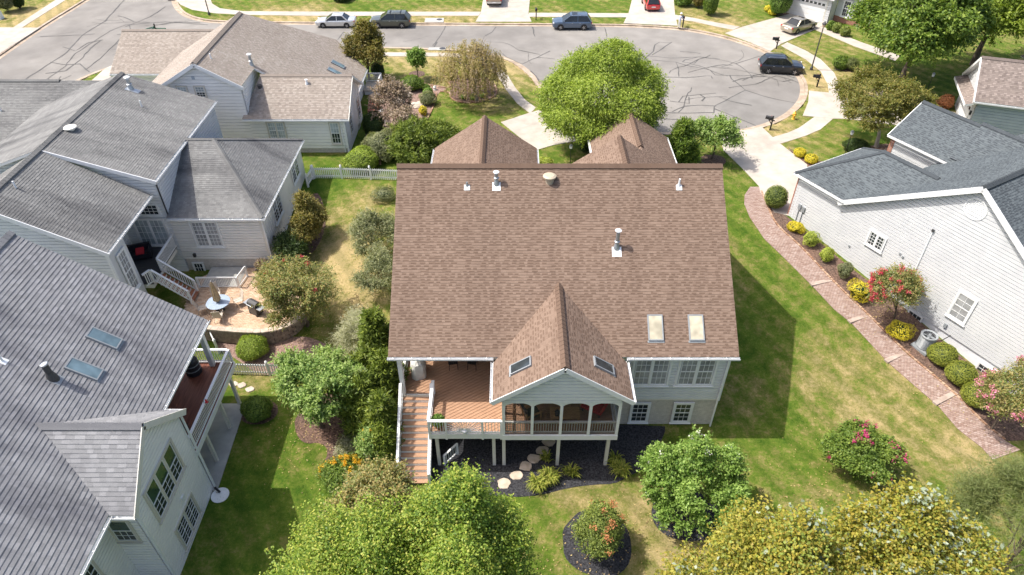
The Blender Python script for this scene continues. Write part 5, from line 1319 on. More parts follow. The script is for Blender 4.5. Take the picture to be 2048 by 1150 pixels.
D.window((-24.85,51.8,7.95), (1,0,0), (0,-1,0), .7, .85, cols=3, rows=2, casing=.1, trim='tantrim', glass='glass', glass_top='glass_curtain')
D.window((-26.25,51.8,7.95), (1,0,0), (0,-1,0), .7, .85, cols=3, rows=2, casing=.1, trim='tantrim', glass='glass', glass_top='glass_curtain')
MB().obox(D.L((-25.1,51.75,9.1)), (1,0,0), (0,1,0), (0,0,1), .22, .06, .22).build('wall_vent', M['side_blue'], D.root)
for y, z in ((57.2, 4.1), (53.6, 4.2)): D.window((-13.8,y,z), (0,1,0), (1,0,0), .75, 1.5, cols=2, rows=2, casing=.09, trim='tantrim')
D.window((-13.8,56.4,2.5), (0,1,0), (1,0,0), .6, .8, cols=2, rows=2, casing=.08, trim='tantrim', hung=False)
nd = Vector((kd,0,1)).normalized(); ud = Vector((-1,0,kd)).normalized()
for y in (62.7, 61.0): D.skylight((-16.4,y,dz(-16.4)), (0,1,0), ud, nd, .6, 1.2, 'glass_sky')
D.flue((-21.63,55.3,8.7), .8, .12, band=.3); D.flue((-23.96,53.34,10.0), .45, .05, 'metal_white', cap=False); D.flue((-17.03,54.29,7.5), .3, .08, 'metal_white')
MB().lathe(D.L((-20.89,54.01,7.3)), [(.18,-.1), (.18,.2), (.2,.25), (.01,.27)], 10).build('roof_vent', M['charcoal'], D.root)
BP = thing('garden_deck', 'small white railed deck beside the beige house', 'deck', (-13.8, 64.2, 2.5)); bpo = Vector((-13.8, 64.2, 2.5))
MB().box(Vector((-14.5,63.2,2.9)) - bpo, Vector((-12.9,65.3,3.0)) - bpo).build('floor_panel', M['concrete'], BP); MB().box(Vector((-14.4,63.3,2.4)) - bpo, Vector((-13.0,65.2,2.9)) - bpo).build('skirt_panel', M['white'], BP)
railing(BP, bpo, (-14.5,65.25,3.0), (-12.95,65.25,3.0), .9, 'white', .12, .04, True, True, .1); railing(BP, bpo, (-12.95,63.3,3.0), (-12.95,65.2,3.0), .9, 'white', .12, .04, True, False, .1)

# ------------------------------------------------------------------ white sided house, right (turned about 60 degrees)
ks = .676
E_ = House('white_sided_house', 'white sided house with a slate blue roof and round gable vent', 'house', (20.63, 42.49, 0), R(-60.5), world=False)
def gz(u): return 5.81 + (u - 3.69)*ks
E_.roof([(-.3,-.3,6.0), (4.35,-.3,6.0), (7.55,3.3,8.43), (3.4,3.3,8.43)], 'roof_slate', .15, .22)
E_.roof([(-.3,6.9,6.0), (-.3,-.3,6.0), (3.4,3.3,8.43)], 'roof_slate', .15, .22)
E_.roof([(7.55,6.9,6.0), (-.3,6.9,6.0), (3.4,3.3,8.43), (7.55,3.3,8.43)], 'roof_slate', .15, .22)
E_.ridge((3.3,3.3,8.46), (7.4,3.3,8.46), 'roof_slate', ks, w=.18, t=.05); E_.ridge((-.3,-.3,6.02), (3.4,3.3,8.46), 'roof_slate', .45, w=.15, t=.03); E_.ridge((-.3,6.9,6.02), (3.4,3.3,8.46), 'roof_slate', .45, w=.15, t=.03)
E_.roof([(3.69,18,gz(3.69)), (3.69,-.3,gz(3.69)), (11.5,-.3,gz(11.5)), (11.5,18,gz(11.5))], 'roof_slate', .15, .22)
E_.roof([(19.31,-.3,gz(3.69)), (19.31,18,gz(3.69)), (11.5,18,gz(11.5)), (11.5,-.3,gz(11.5))], 'roof_slate', .15, .22)
E_.ridge((11.5,-.33,gz(11.5)+.03), (11.5,18,gz(11.5)+.03), 'roof_slate', ks, w=.2, t=.08)
E_.roof([(-.25,9.45,6.5), (4.7,9.45,6.5), (8.0,12.35,8.5), (-.25,12.35,8.5)], 'roof_slate', .15, .22)
E_.roof([(8.0,15.3,6.5), (-.25,15.3,6.5), (-.25,12.35,8.5), (8.0,12.35,8.5)], 'roof_slate', .15, .22)
E_.ridge((-.27,12.35,8.53), (4.5,12.35,8.53), 'roof_slate', ks, w=.18, t=.06); E_.ridge((4.4,12.3,8.75), (8.2,12.3,8.75), 'roof_slate', ks, w=.18, t=.06)
E_.roof([(4.5,9.6,6.9), (9.0,9.6,6.9), (9.0,12.3,8.72), (4.5,12.3,8.72)], 'roof_slate', .15, .22)
E_.gutter((-.3,-.3,5.95), (4.0,-.3,5.95), (0,-1,0)); E_.gutter((-.25,9.45,6.45), (4.6,9.45,6.45), (0,-1,0)); E_.gutter((-.3,-.3,5.95), (-.3,6.9,5.95), (-1,0,0))
E_.fascia((3.6,-.33,gz(3.6)-.15), (11.5,-.33,gz(11.5)-.15), .06, .32, 'white', 'rake_board'); E_.fascia((19.4,-.33,gz(3.6)-.15), (11.5,-.33,gz(11.5)-.15), .06, .32, 'white', 'rake_board')
E_.fascia((-.28,9.4,6.36), (-.28,12.35,8.38), .05, .26, 'white', 'rake_board')
wb = .16
E_.wall([(0.0,0,1.9), (4.0,0,1.6), (4.0,0,5.95), (0.0,0,5.95)], (0,-1,0), 'side_white', .13)
E_.wall([(4.0,0,1.35), (19.0,0,1.35), (19.0,0,5.75), (11.5,0,10.85), (4.0,0,5.9)], (0,-1,0), 'side_white', .13)
E_.wall([(-.05,.05,-.5), (19.0,.05,-.5), (19.0,.05,1.35), (4.0,.05,1.35), (4.0,.05,1.9), (-.05,.05,1.9)][:2] + [(19.0,.05,1.35), (4.0,.05,1.35), (-.05,.05,1.35)], (0,-1,0), 'found_white')
E_.wall([(-.05,.045,1.35), (4.0,.045,1.35), (4.0,.045,1.65), (-.05,.045,1.92)], (0,-1,0), 'found_white')
E_.wall([(-.05,.12,.8), (-.05,6.7,.8), (-.05,6.7,5.95), (-.05,.12,5.95)], (-1,0,0), 'brick_red')
MB().box((-.12,-.03,1.6), (.22,.12,5.9)).build('brick_return', M['brick_red'], E_.root)
MB().box((.22,-.04,1.6), (.34,.05,5.9)).build('corner_board', M['white'], E_.root)
E_.wall([(0,9.8,1.5), (7,9.8,1.5), (7,9.8,6.5), (0,9.8,6.5)], (0,-1,0), 'side_white', .14)
E_.wall([(0,9.9,1.5), (0,15,1.5), (0,15,6.4), (0,12.35,8.3), (0,9.9,6.4)], (-1,0,0), 'side_white', .13)
MB().box((-.1,9.72,1.5), (.25,9.9,6.3)).build('brick_return', M['brick_red'], E_.root)
E_.wall([(19.0,.2,-.5), (19.0,17.5,-.5), (19.0,17.5,5.8), (19.0,.2,5.8)], (1,0,0), 'side_white', .13)
E_.wall([(0,17.5,1.0), (19,17.5,1.0), (19,17.5,5.7), (11.5,17.5,10.7), (4,17.5,5.7), (0,17.5,5.7)][1:5], (0,1,0), 'side_white', .13)
E_.window((6.93,0,4.43), (1,0,0), (0,-1,0), 1.08, .95, units=2, cols=2, rows=4, hung=False, casing=.11)
E_.window((13.4,0,3.55), (1,0,0), (0,-1,0), .95, 1.75, cols=2, rows=2, casing=.13, glass='glass_blind', glass_top='glass_blind')
E_.window((11.2,.05,1.0), (1,0,0), (0,-1,0), .9, .62, cols=3, rows=2, hung=False, casing=.08); E_.window((16.2,.05,.6), (1,0,0), (0,-1,0), .9, .62, cols=3, rows=2, hung=False, casing=.08)
mb = MB()
for i in range(24):
    a0, a1 = 2*math.pi*i/24, 2*math.pi*(i+1)/24
    mb.beam((11.5+.62*math.cos(a0),-.03,9.55+.62*math.sin(a0)), (11.5+.62*math.cos(a1),-.03,9.55+.62*math.sin(a1)), .08, .09, (0,1,0))
gv = mb.build('gable_vent', M['white'], E_.root, fix=False)
for i in range(-5, 6):
    z = i*.105; hw = math.sqrt(max(.01, .58**2 - z*z))
    MB().obox((11.5,-.03,9.55+z), (1,0,0), (0,-.7,.7), (0,.7,.7), 2*hw, .09, .014).build('slat', M['white'], gv, fix=False)
MB().path([(9.93,-.06,7.1), (9.96,-.06,5.5), (10.05,-.06,1.2)], [.05]*3, 8).build('radon_pipe', M['metal_white'], E_.root); MB().box((9.86,-.15,7.05), (10.0,-.01,7.2)).build('pipe_hood', M['charcoal'], E_.root)
for u, z in ((.75, 3.6), (1.1, 3.55)):
    MB().box((u-.12,-.14,z-.2), (u+.12,-.02,z+.2)).build('meter_box', M['metal_grey'], E_.root); MB().tube((u,-.08,z-.2), (u,-.08,1.9), .03, .03, 8).build('conduit', M['metal_grey'], E_.root)
for u, z in ((8.7, 4.55), (8.95, 4.45), (5.35, 3.0)): MB().box((u-.06,-.10,z-.07), (u+.06,-.02,z+.07)).build('wall_vent', M['metal_grey'], E_.root)
mb = MB(); mb.path([(8.1,-.05,1.6), (7.6,-.2,1.2), (7.3,-.3,1.35)], [.02]*3); mb.build('hose', M['charcoal'], E_.root)
MB().box((13.0,-.14,1.7), (13.18,-.03,2.0)).build('disconnect_box', M['metal_grey'], E_.root)
# air conditioner
p = (25.63, 30.14)
t = thing('air_conditioner', 'grey cylindrical air conditioner unit by the white foundation', 'air conditioner', (25.75, 30.35, terrain(25.75, 30.35)), R(-60.5))
MB().box((-.55,-.55,-.05), (.55,.55,.10)).build('pad', M['metal_grey'], t)
mb = MB()
for i in range(13):
    z_ = .14 + i*.068; pr = [(.445, z_), (.475, z_+.03), (.445, z_+.055)]
    mb.add([(r_*math.cos(2*math.pi*k/22), r_*math.sin(2*math.pi*k/22), zz) for r_, zz in pr for k in range(22)], [(j*22+k, j*22+(k+1) % 22, (j+1)*22+(k+1) % 22, (j+1)*22+k) for j in range(2) for k in range(22)])
lv = mb.build('louvre_body', M['metal_grey'], t, smooth=False); lv['kind'] = 'stuff'; MB().lathe((0,0,.1), [(.43,0), (.43,.79)], 20).build('coil_core', M['charcoal'], t)
mb = MB(); n_ = 24; pr = [(.36,1.06), (.47,1.10), (.50,1.08), (.50,1.0), (.47,1.0)]
vs = [(r_*math.cos(2*math.pi*i/n_), r_*math.sin(2*math.pi*i/n_), z_) for r_, z_ in pr for i in range(n_)]
mb.add(vs, [(j*n_+i, j*n_+(i+1) % n_, (j+1)*n_+(i+1) % n_, (j+1)*n_+i) for j in range(4) for i in range(n_)]).build('top_ring', M['metal_grey'], t)
MB().lathe((0,0,.90), [(.37,0), (.37,.01), (.01,.012)], 20).build('fan_well', M['black'], t)
for i in range(4):
    a = i*math.pi/2 + .3
    MB().obox((.17*math.cos(a), .17*math.sin(a), .96), (math.cos(a), math.sin(a), 0), (-math.sin(a), math.cos(a), .3), (0, -.3, 1), .28, .12, .015).build('fan_blade', M['metal_grey'], t)
for k in range(6):
    a = math.pi*k/6; MB().beam((.36*math.cos(a), .36*math.sin(a), 1.05+.004*k), (-.36*math.cos(a), -.36*math.sin(a), 1.05+.004*k), .014, .006).build('guard_bar', M['metal_grey'], t)
MB().path([(.2,.3,.5), (.5,.62,.7), (.75,.85,1.25)], [.025]*3, 6).build('refrigerant_line', M['black'], t)

# ------------------------------------------------------------------ house with grey siding behind it
F_ = House('tan_roof_house', 'house with a brown-grey roof, blue-grey siding and white garage door', 'house', (40.98, 59.43, 2.3), R(-19), world=False)
F_.roof([(.25,-4.2,3.2), (12,-4.2,3.2), (12,-1.05,5.9), (.25,-1.05,5.9)], 'roof_tan', .16, .24); F_.roof([(12,2.1,3.2), (.25,2.1,3.2), (.25,-1.05,5.9), (12,-1.05,5.9)], 'roof_tan', .16, .24)
F_.ridge((.22,-1.05,5.93), (12,-1.05,5.93), 'roof_tan', .85, w=.18, t=.06); F_.gutter((.25,-4.2,3.15), (12,-4.2,3.15), (0,-1,0))
F_.roof([(-.30,-4.2,2.80), (.62,-4.2,3.15), (.62,2.1,3.15), (-.30,2.1,2.80)], 'roof_tan', .16, .24)
for ye in (-4.2, 2.1): F_.fascia((.22,-1.05,5.78), (.22,ye,3.06), .06, .26, 'white', 'rake_board')
F_.fascia((-.32,-4.2,2.70), (-.32,2.1,2.70), .05, .2, 'white', 'fascia')
F_.wall([(.7,-3.9,0), (12,-3.9,0), (12,-3.9,3.2), (.7,-3.9,3.2)], (0,-1,0), 'side_blue', .15)
F_.wall([(.65,1.8,0), (.65,-3.9,0), (.65,-3.9,3.1), (.65,-1.05,5.6), (.65,1.8,3.1)], (-1,0,0), 'side_white', .15)
gd = MB().box((.55,-3.2,.1), (.62,1.3,2.3)).build('garage_door', M['white'], F_.root)
for i in range(6): MB().box((.53,-3.0+i*.72,1.85), (.552,-2.6+i*.72,2.1)).build('door_pane', M['glass'], gd)
for i in range(1, 4): MB().box((.535,-3.2,.1+i*.55), (.551,1.3,.13+i*.55)).build('panel_groove', M['offwhite'], gd)
for y in (-3.55, 1.55): MB().box((.45,y-.08,1.7), (.64,y+.08,2.05)).build('wall_lantern', M['charcoal'], F_.root)
F_.roof([(6.3,9.0,3.1), (8.0,3.2,3.1), (12,3.4,5.2), (11,9.2,5.2)], 'roof_tan', .16, .24)
for p in ((6.7,7.6), (7.6,4.4)): MB().box((p[0]-.08, p[1]-.08, 0), (p[0]+.08, p[1]+.08, 3.0)).build('porch_column', M['white'], F_.root)

# ------------------------------------------------------------------ far right house with the white garage
G_ = House('garage_front_house', 'pale sided house with a wide white garage door and arched windows', 'house', (34.3, 87.3, 2.4), R(-45), world=False)
G_.wall([(-.4,0,0), (5.2,0,0), (5.2,0,3.0), (-.4,0,3.0)], (0,-1,0), 'side_white', .15)
gd = MB().box((.25,-.08,.05), (4.6,-.02,2.45)).build('garage_door', M['white'], G_.root)
for i in range(8): MB().box((.45+i*.52,-.10,1.9), (.80+i*.52,-.078,2.15)).build('door_pane', M['glass'], gd)
for i in range(1, 4): MB().box((.25,-.095,.05+i*.58), (4.6,-.079,.075+i*.58)).build('panel_groove', M['offwhite'], gd)
MB().box((.1,-.06,0), (.24,.0,2.6)).build('door_casing', M['offwhite'], G_.root); MB().box((4.61,-.06,0), (4.75,.0,2.6)).build('door_casing', M['offwhite'], G_.root); MB().box((-.45,-.04,0), (.1,.05,.9)).build('brick_pier', M['brick_red'], G_.root)
G_.wall([(5.2,0,0), (5.2,1.4,0), (5.2,1.4,3.0), (5.2,0,3.0)], (1,0,0), 'side_warm', .15)
G_.wall([(5.3,1.4,.75), (14,1.4,.75), (14,1.4,3.3), (5.3,1.4,3.3)], (0,-1,0), 'side_white', .15); G_.wall([(5.3,1.36,0), (14,1.36,0), (14,1.36,.75), (5.3,1.36,.75)], (0,-1,0), 'brick_red')
for u in (6.5, 8.5, 10.5):
    G_.window((u,1.4,1.75), (1,0,0), (0,-1,0), .75, 1.7, cols=3, rows=2, casing=.12)
    mb = MB(); mb.add([(u,1.33,2.85)] + [(u+.42*math.cos(math.pi*i/10),1.33,2.85+.32*math.sin(math.pi*i/10)) for i in range(11)], [(0,i,i+1) for i in range(1,11)]); mb.build('arch_light', M['glass'], G_.root)
G_.roof([(-.8,-.45,3.0), (5.5,-.45,3.0), (5.5,4.5,5.3), (-.8,4.5,5.3)], 'roof_tan', .16, .24); G_.roof([(5.0,1.0,3.3), (14.5,1.0,3.3), (14.5,5.5,5.6), (5.0,5.5,5.6)], 'roof_tan', .16, .24)
G_.gutter((-.8,-.45,2.95), (5.5,-.45,2.95), (0,-1,0)); G_.gutter((5.6,1.0,3.25), (14.5,1.0,3.25), (0,-1,0)); G_.wall([(-.4,.1,0), (-.4,8,0), (-.4,8,3), (-.4,.1,3)], (-1,0,0), 'side_white', .15)

# ------------------------------------------------------------------ plants
def quad_mesh(name, V, T, mat, parent=None, kind=None, loc=None):
    n = len(V) // 4
    me = bpy.data.meshes.new(name)
    me.vertices.add(4 * n); me.vertices.foreach_set('co', V.astype(np.float32).ravel())
    me.loops.add(4 * n); me.loops.foreach_set('vertex_index', np.arange(4 * n, dtype=np.int32))
    me.polygons.add(n); me.polygons.foreach_set('loop_start', np.arange(0, 4 * n, 4, dtype=np.int32)); me.polygons.foreach_set('loop_total', np.full(n, 4, np.int32))
    at = me.attributes.new('tint', 'FLOAT', 'FACE'); at.data.foreach_set('value', np.clip(T, 0, 1).astype(np.float32))
    me.materials.append(mat); me.update(calc_edges=True)
    o = bpy.data.objects.new(name, me)
    if loc is not None: o.location = loc
    link(o, parent)
    if kind: o['kind'] = kind
    return o

def unit(a): return a / np.maximum(1e-9, np.linalg.norm(a, axis=-1, keepdims=True))

def leaf_quads(pos, nrm, dirn, L, W, g):
    """one folded diamond per leaf"""
    n = len(pos)
    nrm = unit(nrm); d = unit(dirn - nrm * (dirn * nrm).sum(-1, keepdims=True)); s = np.cross(d, nrm)
    L = (L * g.uniform(.65, 1.3, n))[:, None]; W = (W * g.uniform(.7, 1.25, n))[:, None]
    up = nrm * W * .25
    return np.stack([pos, pos + d*L*.45 + s*W*.5 + up, pos + d*L, pos + d*L*.45 - s*W*.5 + up], 1).reshape(-1, 3)

def sphere_dirs(n, g, zmin=-1.0):
    z = g.uniform(zmin, 1, n); a = g.uniform(0, 2*np.pi, n); r = np.sqrt(np.maximum(0, 1 - z*z))
    return np.stack([r*np.cos(a), r*np.sin(a), z], -1)

def wobble(d, g, amp, freq=2.3, k=5):
    v = np.zeros(len(d))
    for _ in range(k):
        w = g.normal(0, freq, 3); v += np.cos(d @ w + g.uniform(0, 6.28))
    return 1 + amp * v / math.sqrt(k)

def crown_leaves(ce, rad, n, leaf, g, lobes=9, fixed=None, per=26, spread=.32, zmin=-.45, lobe_r=.46, droop=.25, amp=.10, inner=.18, upface=.6, tvar=.22, thin=0.0, shoots=0, shoot_len=.6):
    """leaves gathered in twig clusters over a lobed crown: vertices, tints"""
    ce = np.array(ce, float); rad = np.array(rad, float)
    ld = sphere_dirs(lobes, g, -.35); ld[0] = (0, 0, 1)
    lc = ce + ld * rad * (1 - lobe_r) * g.uniform(.62, 1.12, lobes)[:, None]
    lr = rad * lobe_r * g.uniform(.6, 1.3, lobes)[:, None]
    if fixed:
        fx = np.array(fixed, float); lc = ce + fx[:, :3] * rad; lr = rad * fx[:, 3:4]
    lc = np.vstack([lc, ce[None]]); lr = np.vstack([lr, rad[None] * (.5 if fixed else .66)])
    nc = max(8, int(n / per)); pts = []; outs = []; tl = []
    w = (lr.prod(1)) ** (2/3); w[-1] *= .55; w = w / w.sum()
    tint_l = g.normal(.5, tvar * .4, len(lc))
    cnt = 0
    while cnt < nc:
        m = nc
        i = g.choice(len(lc), m, p=w); d = sphere_dirs(m, g, zmin)
        rho = 1 - np.abs(g.normal(0, .10, m)); k = g.random(m) < inner; rho[k] = g.uniform(.35, .9, k.sum())
        p = lc[i] + d * lr[i] * (rho * wobble(d, g, amp))[:, None]
        q = ((p[:, None, :] - lc[None]) / lr[None]); dist = np.linalg.norm(q, axis=2); dist[np.arange(m), i] = 9
        ok = (dist.min(1) > .72) | (k & (g.random(m) < .5))
        p, d, i = p[ok], d[ok], i[ok]
        pts.append(p); outs.append(d); tl.append(tint_l[i]); cnt += len(p)
    P = np.vstack(pts)[:nc]; D = np.vstack(outs)[:nc]; TL = np.concatenate(tl)[:nc]
    q = (P - ce) / rad; ql = np.linalg.norm(q, axis=1, keepdims=True)
    P = ce + q * np.where(ql > .96, (.96 + (ql - .96) * .25) / ql, 1.0) * rad
    if thin:
        keep = wobble(unit(P - ce), g, 1.0, 4.5, 6) > thin; P, D, TL = P[keep], D[keep], TL[keep]; nc = len(P)
    ci = np.repeat(np.arange(nc), per); N_ = len(ci)
    pos = P[ci] + g.normal(0, 1, (N_, 3)) * spread * np.array([1, 1, .6])
    out = D[ci]
    dirn = unit(out * .8 + g.normal(0, .6, (N_, 3)) + np.array([0, 0, -droop]))
    nrm = unit(np.array([0, 0, upface]) + out * .5 + g.normal(0, .55, (N_, 3)))
    T = TL[ci] + g.normal(0, tvar, N_) + np.repeat(g.normal(0, tvar*.5, nc), per)
    V = leaf_quads(pos, nrm, dirn, leaf[0], leaf[1], g)
    if shoots:
        q = np.linalg.norm((P - ce) / rad, axis=1); cand = np.where(q > .75)[0]
        if len(cand):
            si = g.choice(cand, shoots); m = 18; o_ = unit((P[si] - ce) / rad + np.array([0, 0, .35]) + g.normal(0, .35, (shoots, 3)))
            ln = g.uniform(.4, 1.2, shoots) * shoot_len; k = np.tile(np.linspace(0, 1, m), shoots); ii = np.repeat(np.arange(shoots), m)
            ps = P[si][ii] + o_[ii] * (k * ln[ii])[:, None] + np.array([0, 0, -1]) * (droop * .5 * ln[ii] * k * k)[:, None] + g.normal(0, .04, (len(ii), 3))
            dr = o_[ii] * .5 + g.normal(0, .7, ps.shape); nn = g.normal(0, .5, ps.shape) + np.array([0, 0, .8])
            V = np.vstack([V, leaf_quads(ps, nn, dr, leaf[0], leaf[1], g)]); T = np.concatenate([T, .62 + g.normal(0, tvar, len(ii))])
    return V, T, P

def trunk_mesh(parent, base, top, r, limbs, mat='bark', n_mid=3, seed=0):
    """tapered wandering trunk with limbs as one woody piece"""
    rr = random.Random(seed); b = Vector(base); t = Vector(top); mb = MB(); pts = []
    for i in range(n_mid + 2):
        k = i / (n_mid + 1); p = b.lerp(t, k)
        if 0 < i < n_mid + 1: p += Vector((rr.uniform(-1, 1), rr.uniform(-1, 1), 0)) * r * .9
        pts.append(p)
    rad = [r * (1.25 if i == 0 else 1 - .65 * i / (n_mid + 1)) for i in range(n_mid + 2)]
    mb.path(pts, rad, 8)
    for e in limbs:
        e = Vector(e); k = rr.uniform(.3, .85); s = b.lerp(t, k); m = s.lerp(e, .5) + Vector((rr.uniform(-.2, .2), rr.uniform(-.2, .2), .25 * (e - s).length * .5))
        rl = r * (1 - .6 * k) * .55
        mb.path([s, m, e], [rl, rl * .7, rl * .2], 6)
        for _ in range(3):
            e2 = m.lerp(e, rr.uniform(.2, 1)) + Vector((rr.uniform(-1, 1), rr.uniform(-1, 1), rr.uniform(-.1, .8))) * (e - s).length * .3
            mb.path([m.lerp(e, .3), e2], [rl * .45, rl * .12], 5)
    return mb.build('trunk', M[mat], parent, fix=False)

_seed = [100]
def tree(name, label, cat, el, n, leaf, mat, trunk_r=.16, lobes=10, base=None, group=None, bloom=None, bark='bark', second=None, ry=None, **kw):
    """el = crown ellipsoid (x, y, z, horizontal radius, vertical radius)"""
    _seed[0] += 1; g = np.random.default_rng(_seed[0])
    x, y, z, rx, rz = el
    bx, by = base if base else (x, y)
    bz = terrain(bx, by)
    t = thing(name, label, cat, (bx, by, bz), 0, group)
    ce = np.array([x - bx, y - by, z - bz]); rad = np.array([rx, ry or rx, rz])
    n = int(n * .82); leaf = (leaf[0] * 1.07, leaf[1] * 1.07)
    V, T, P = crown_leaves(ce, rad, n, leaf, g, lobes=lobes, **kw)
    quad_mesh('crown', V, T, LEAF[mat], t)
    if second:
        k = g.random(len(P)) < second[1]
        ps = P[k]; m = 16; pos = np.repeat(ps, m, 0) + g.normal(0, .22, (len(ps)*m, 3))
        nr_ = unit(np.array([0, 0, .8]) + g.normal(0, .5, pos.shape)); V2 = leaf_quads(pos + unit(pos - ce)*.12, nr_, g.normal(0, 1, pos.shape), leaf[0]*1.5, leaf[1]*1.6, g)
        quad_mesh('pale_leaves', V2, g.random(len(pos)), LEAF[second[0]], t, 'stuff')
    if bloom:
        bm, frac, bsize, bl = bloom
        out = unit((P - ce) / rad); r = np.linalg.norm((P - ce) / rad, axis=1)
        cand = np.where((r > .82) & (out[:, 2] > -.3))[0]
        if len(cand):
            sel = g.choice(cand, min(len(cand), frac), replace=False); m = 34
            pos = np.repeat(P[sel] + out[sel]*bsize*1.4, m, 0) + g.normal(0, bsize*.42, (len(sel)*m, 3))
            V3 = leaf_quads(pos, g.normal(0, 1, pos.shape) + np.array([0, 0, .6]), g.normal(0, 1, pos.shape), bl, bl*.8, g)
            quad_mesh('blossoms', V3, g.random(len(pos)), LEAF[bm], t, 'stuff')
    lim = P[g.choice(len(P), min(len(P), 7), replace=False)]; lim = ce + (lim - ce) * .7
    if trunk_r: trunk_mesh(t, (0, 0, -.1), tuple(ce + np.array([0, 0, rz*.35])), trunk_r, [tuple(l) for l in lim], bark, seed=_seed[0])
    return t

def shrub(name, label, el, n, leaf, mat, group=None, stems=True, cat='shrub', amp=.06, core=.86, lobes=0, **kw):
    """dense shrub: leaves over a wobbling mound, on short stems"""
    _seed[0] += 1; g = np.random.default_rng(_seed[0])
    x, y, z, rx, rz = el; bz = terrain(x, y)
    t = thing(name, label, cat, (x, y, bz), 0, group)
    zc = z - bz
    d = sphere_dirs(n, g, -.75); wb = wobble(d, g, amp, 3.0, 6)
    rho = (1 - np.abs(g.normal(0, .07, n))) * wb
    pos = d * np.array([rx, rx, rz]) * rho[:, None] + np.array([0, 0, zc])
    pos[:, 2] = np.maximum(pos[:, 2], .02)
    nrm = d + g.normal(0, .45, d.shape) + np.array([0, 0, .25]); dirn = d + g.normal(0, .8, d.shape)
    cl = wobble(d, g, .14, 5.0, 6) - 1
    T = .5 + cl + g.normal(0, .2, n)
    V = leaf_quads(pos, nrm, dirn, leaf[0], leaf[1], g)
    quad_mesh('crown', V, T, LEAF[mat], t)
    mb = MB()
    for i in range(7):
        a = g.uniform(0, 6.28); r = g.uniform(.2, .7)
        mb.path([(0.06*math.cos(a), .06*math.sin(a), -.05), (rx*r*.5*math.cos(a), rx*r*.5*math.sin(a), zc*.6), (rx*r*math.cos(a), rx*r*math.sin(a), zc + rz*.35*(1-r))], [.035, .025, .01], 5)
    mb.build('trunk', M['bark'], t, fix=False)
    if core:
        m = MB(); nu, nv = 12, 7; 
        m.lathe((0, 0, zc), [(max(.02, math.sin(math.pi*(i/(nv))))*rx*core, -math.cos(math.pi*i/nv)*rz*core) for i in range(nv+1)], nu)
        oc = m.build('filler_core', LEAF['dark'], t, smooth=True); oc['kind'] = 'stuff'  # dark solid body added inside the leaves to block the view through
    return t

def spray(name, label, el, n, mat, group=None, cat='juniper', upward=.9, leaf=(.30, .07), cone=True, tiers=1.0, base=None, trunk_r=.10):
    """evergreen of pointed sprays sweeping up and out, narrowing to the top"""
    _seed[0] += 1; g = np.random.default_rng(_seed[0])
    x, y, z, rx, rz = el; bz = terrain(x, y)
    t = thing(name, label, cat, (x, y, bz), 0, group); zc = z - bz
    nc = int(n * .85) // 22
    h = g.random(nc) ** (1.35 if cone else 1.0); a = g.uniform(0, 6.28, nc)
    prof = (1 - h) ** .7 if cone else np.sqrt(np.maximum(.02, 1 - (2*h - 1)**2))
    lob = (1 + .26*np.cos(a*3 + h*5 + g.uniform(0, 6)) + .2*np.cos(a*5 - h*9)) * (1 + .2*np.cos(h*23 + 2*np.cos(a*2)))
    rr = rx * prof * lob * g.uniform(.7, 1.08, nc)
    base_ = np.stack([rr*np.cos(a), rr*np.sin(a), zc - rz + 2*rz*h], -1)
    out = np.stack([np.cos(a), np.sin(a), np.full(nc, upward)], -1)
    ci = np.repeat(np.arange(nc), 22); m = len(ci); s = g.uniform(-.1, .55, m)[:, None]
    pos = base_[ci] + unit(out)[ci] * s * min(.9, rx*.7) + g.normal(0, .09, (m, 3))
    dirn = unit(out)[ci] + g.normal(0, .42, (m, 3)); nrm = g.normal(0, .7, (m, 3)) + np.array([0, 0, .5]) + unit(out)[ci]*.3
    T = .5 + np.repeat(g.normal(0, .16, nc), 22) + g.normal(0, .16, m) + (s[:, 0] - .2)*.35
    quad_mesh('crown', leaf_quads(pos, nrm, dirn, leaf[0], leaf[1], g), T, LEAF[mat], t)
    if trunk_r: trunk_mesh(t, (0, 0, -.1), (0, 0, zc + rz*.7), trunk_r, [], 'bark', seed=_seed[0])
    return t

def blades(name, label, loc, r, h, n, mat, cat='plant', group=None, w=.035, arch=.9):
    """clump of arching strap leaves"""
    _seed[0] += 1; g = np.random.default_rng(_seed[0])
    t = thing(name, label, cat, (loc[0], loc[1], terrain(*loc)), 0, group)
    a = g.uniform(0, 6.28, n); L = g.uniform(.6, 1.1, n); b0 = g.normal(0, r*.18, (n, 2))
    V = []; T = []
    prev = None; seg = 5
    for k in range(seg + 1):
        u = k / seg
        rad = r * L * u; z = h * L * (np.sin(u * math.pi * .5 * (1 + arch*.55)) )
        c = np.stack([b0[:, 0] + rad*np.cos(a), b0[:, 1] + rad*np.sin(a), z], -1)
        s = np.stack([-np.sin(a), np.cos(a), np.zeros(n)], -1) * (w * (1 - u**2 * .9))
        if prev is not None: V.append(np.stack([prev[0] - prev[1], prev[0] + prev[1], c + s, c - s], 1)); T.append(g.random(n))
        prev = (c, s)
    V = np.vstack(V).reshape(-1, 3); T = np.concatenate(T)
    quad_mesh('leaves', V, T, LEAF[mat], t, 'stuff')
    MB().lathe((0, 0, -.03), [(r*.14, 0), (r*.10, .09), (.01, .12)], 7).build('rootstock', M['bark'], t)
    return t

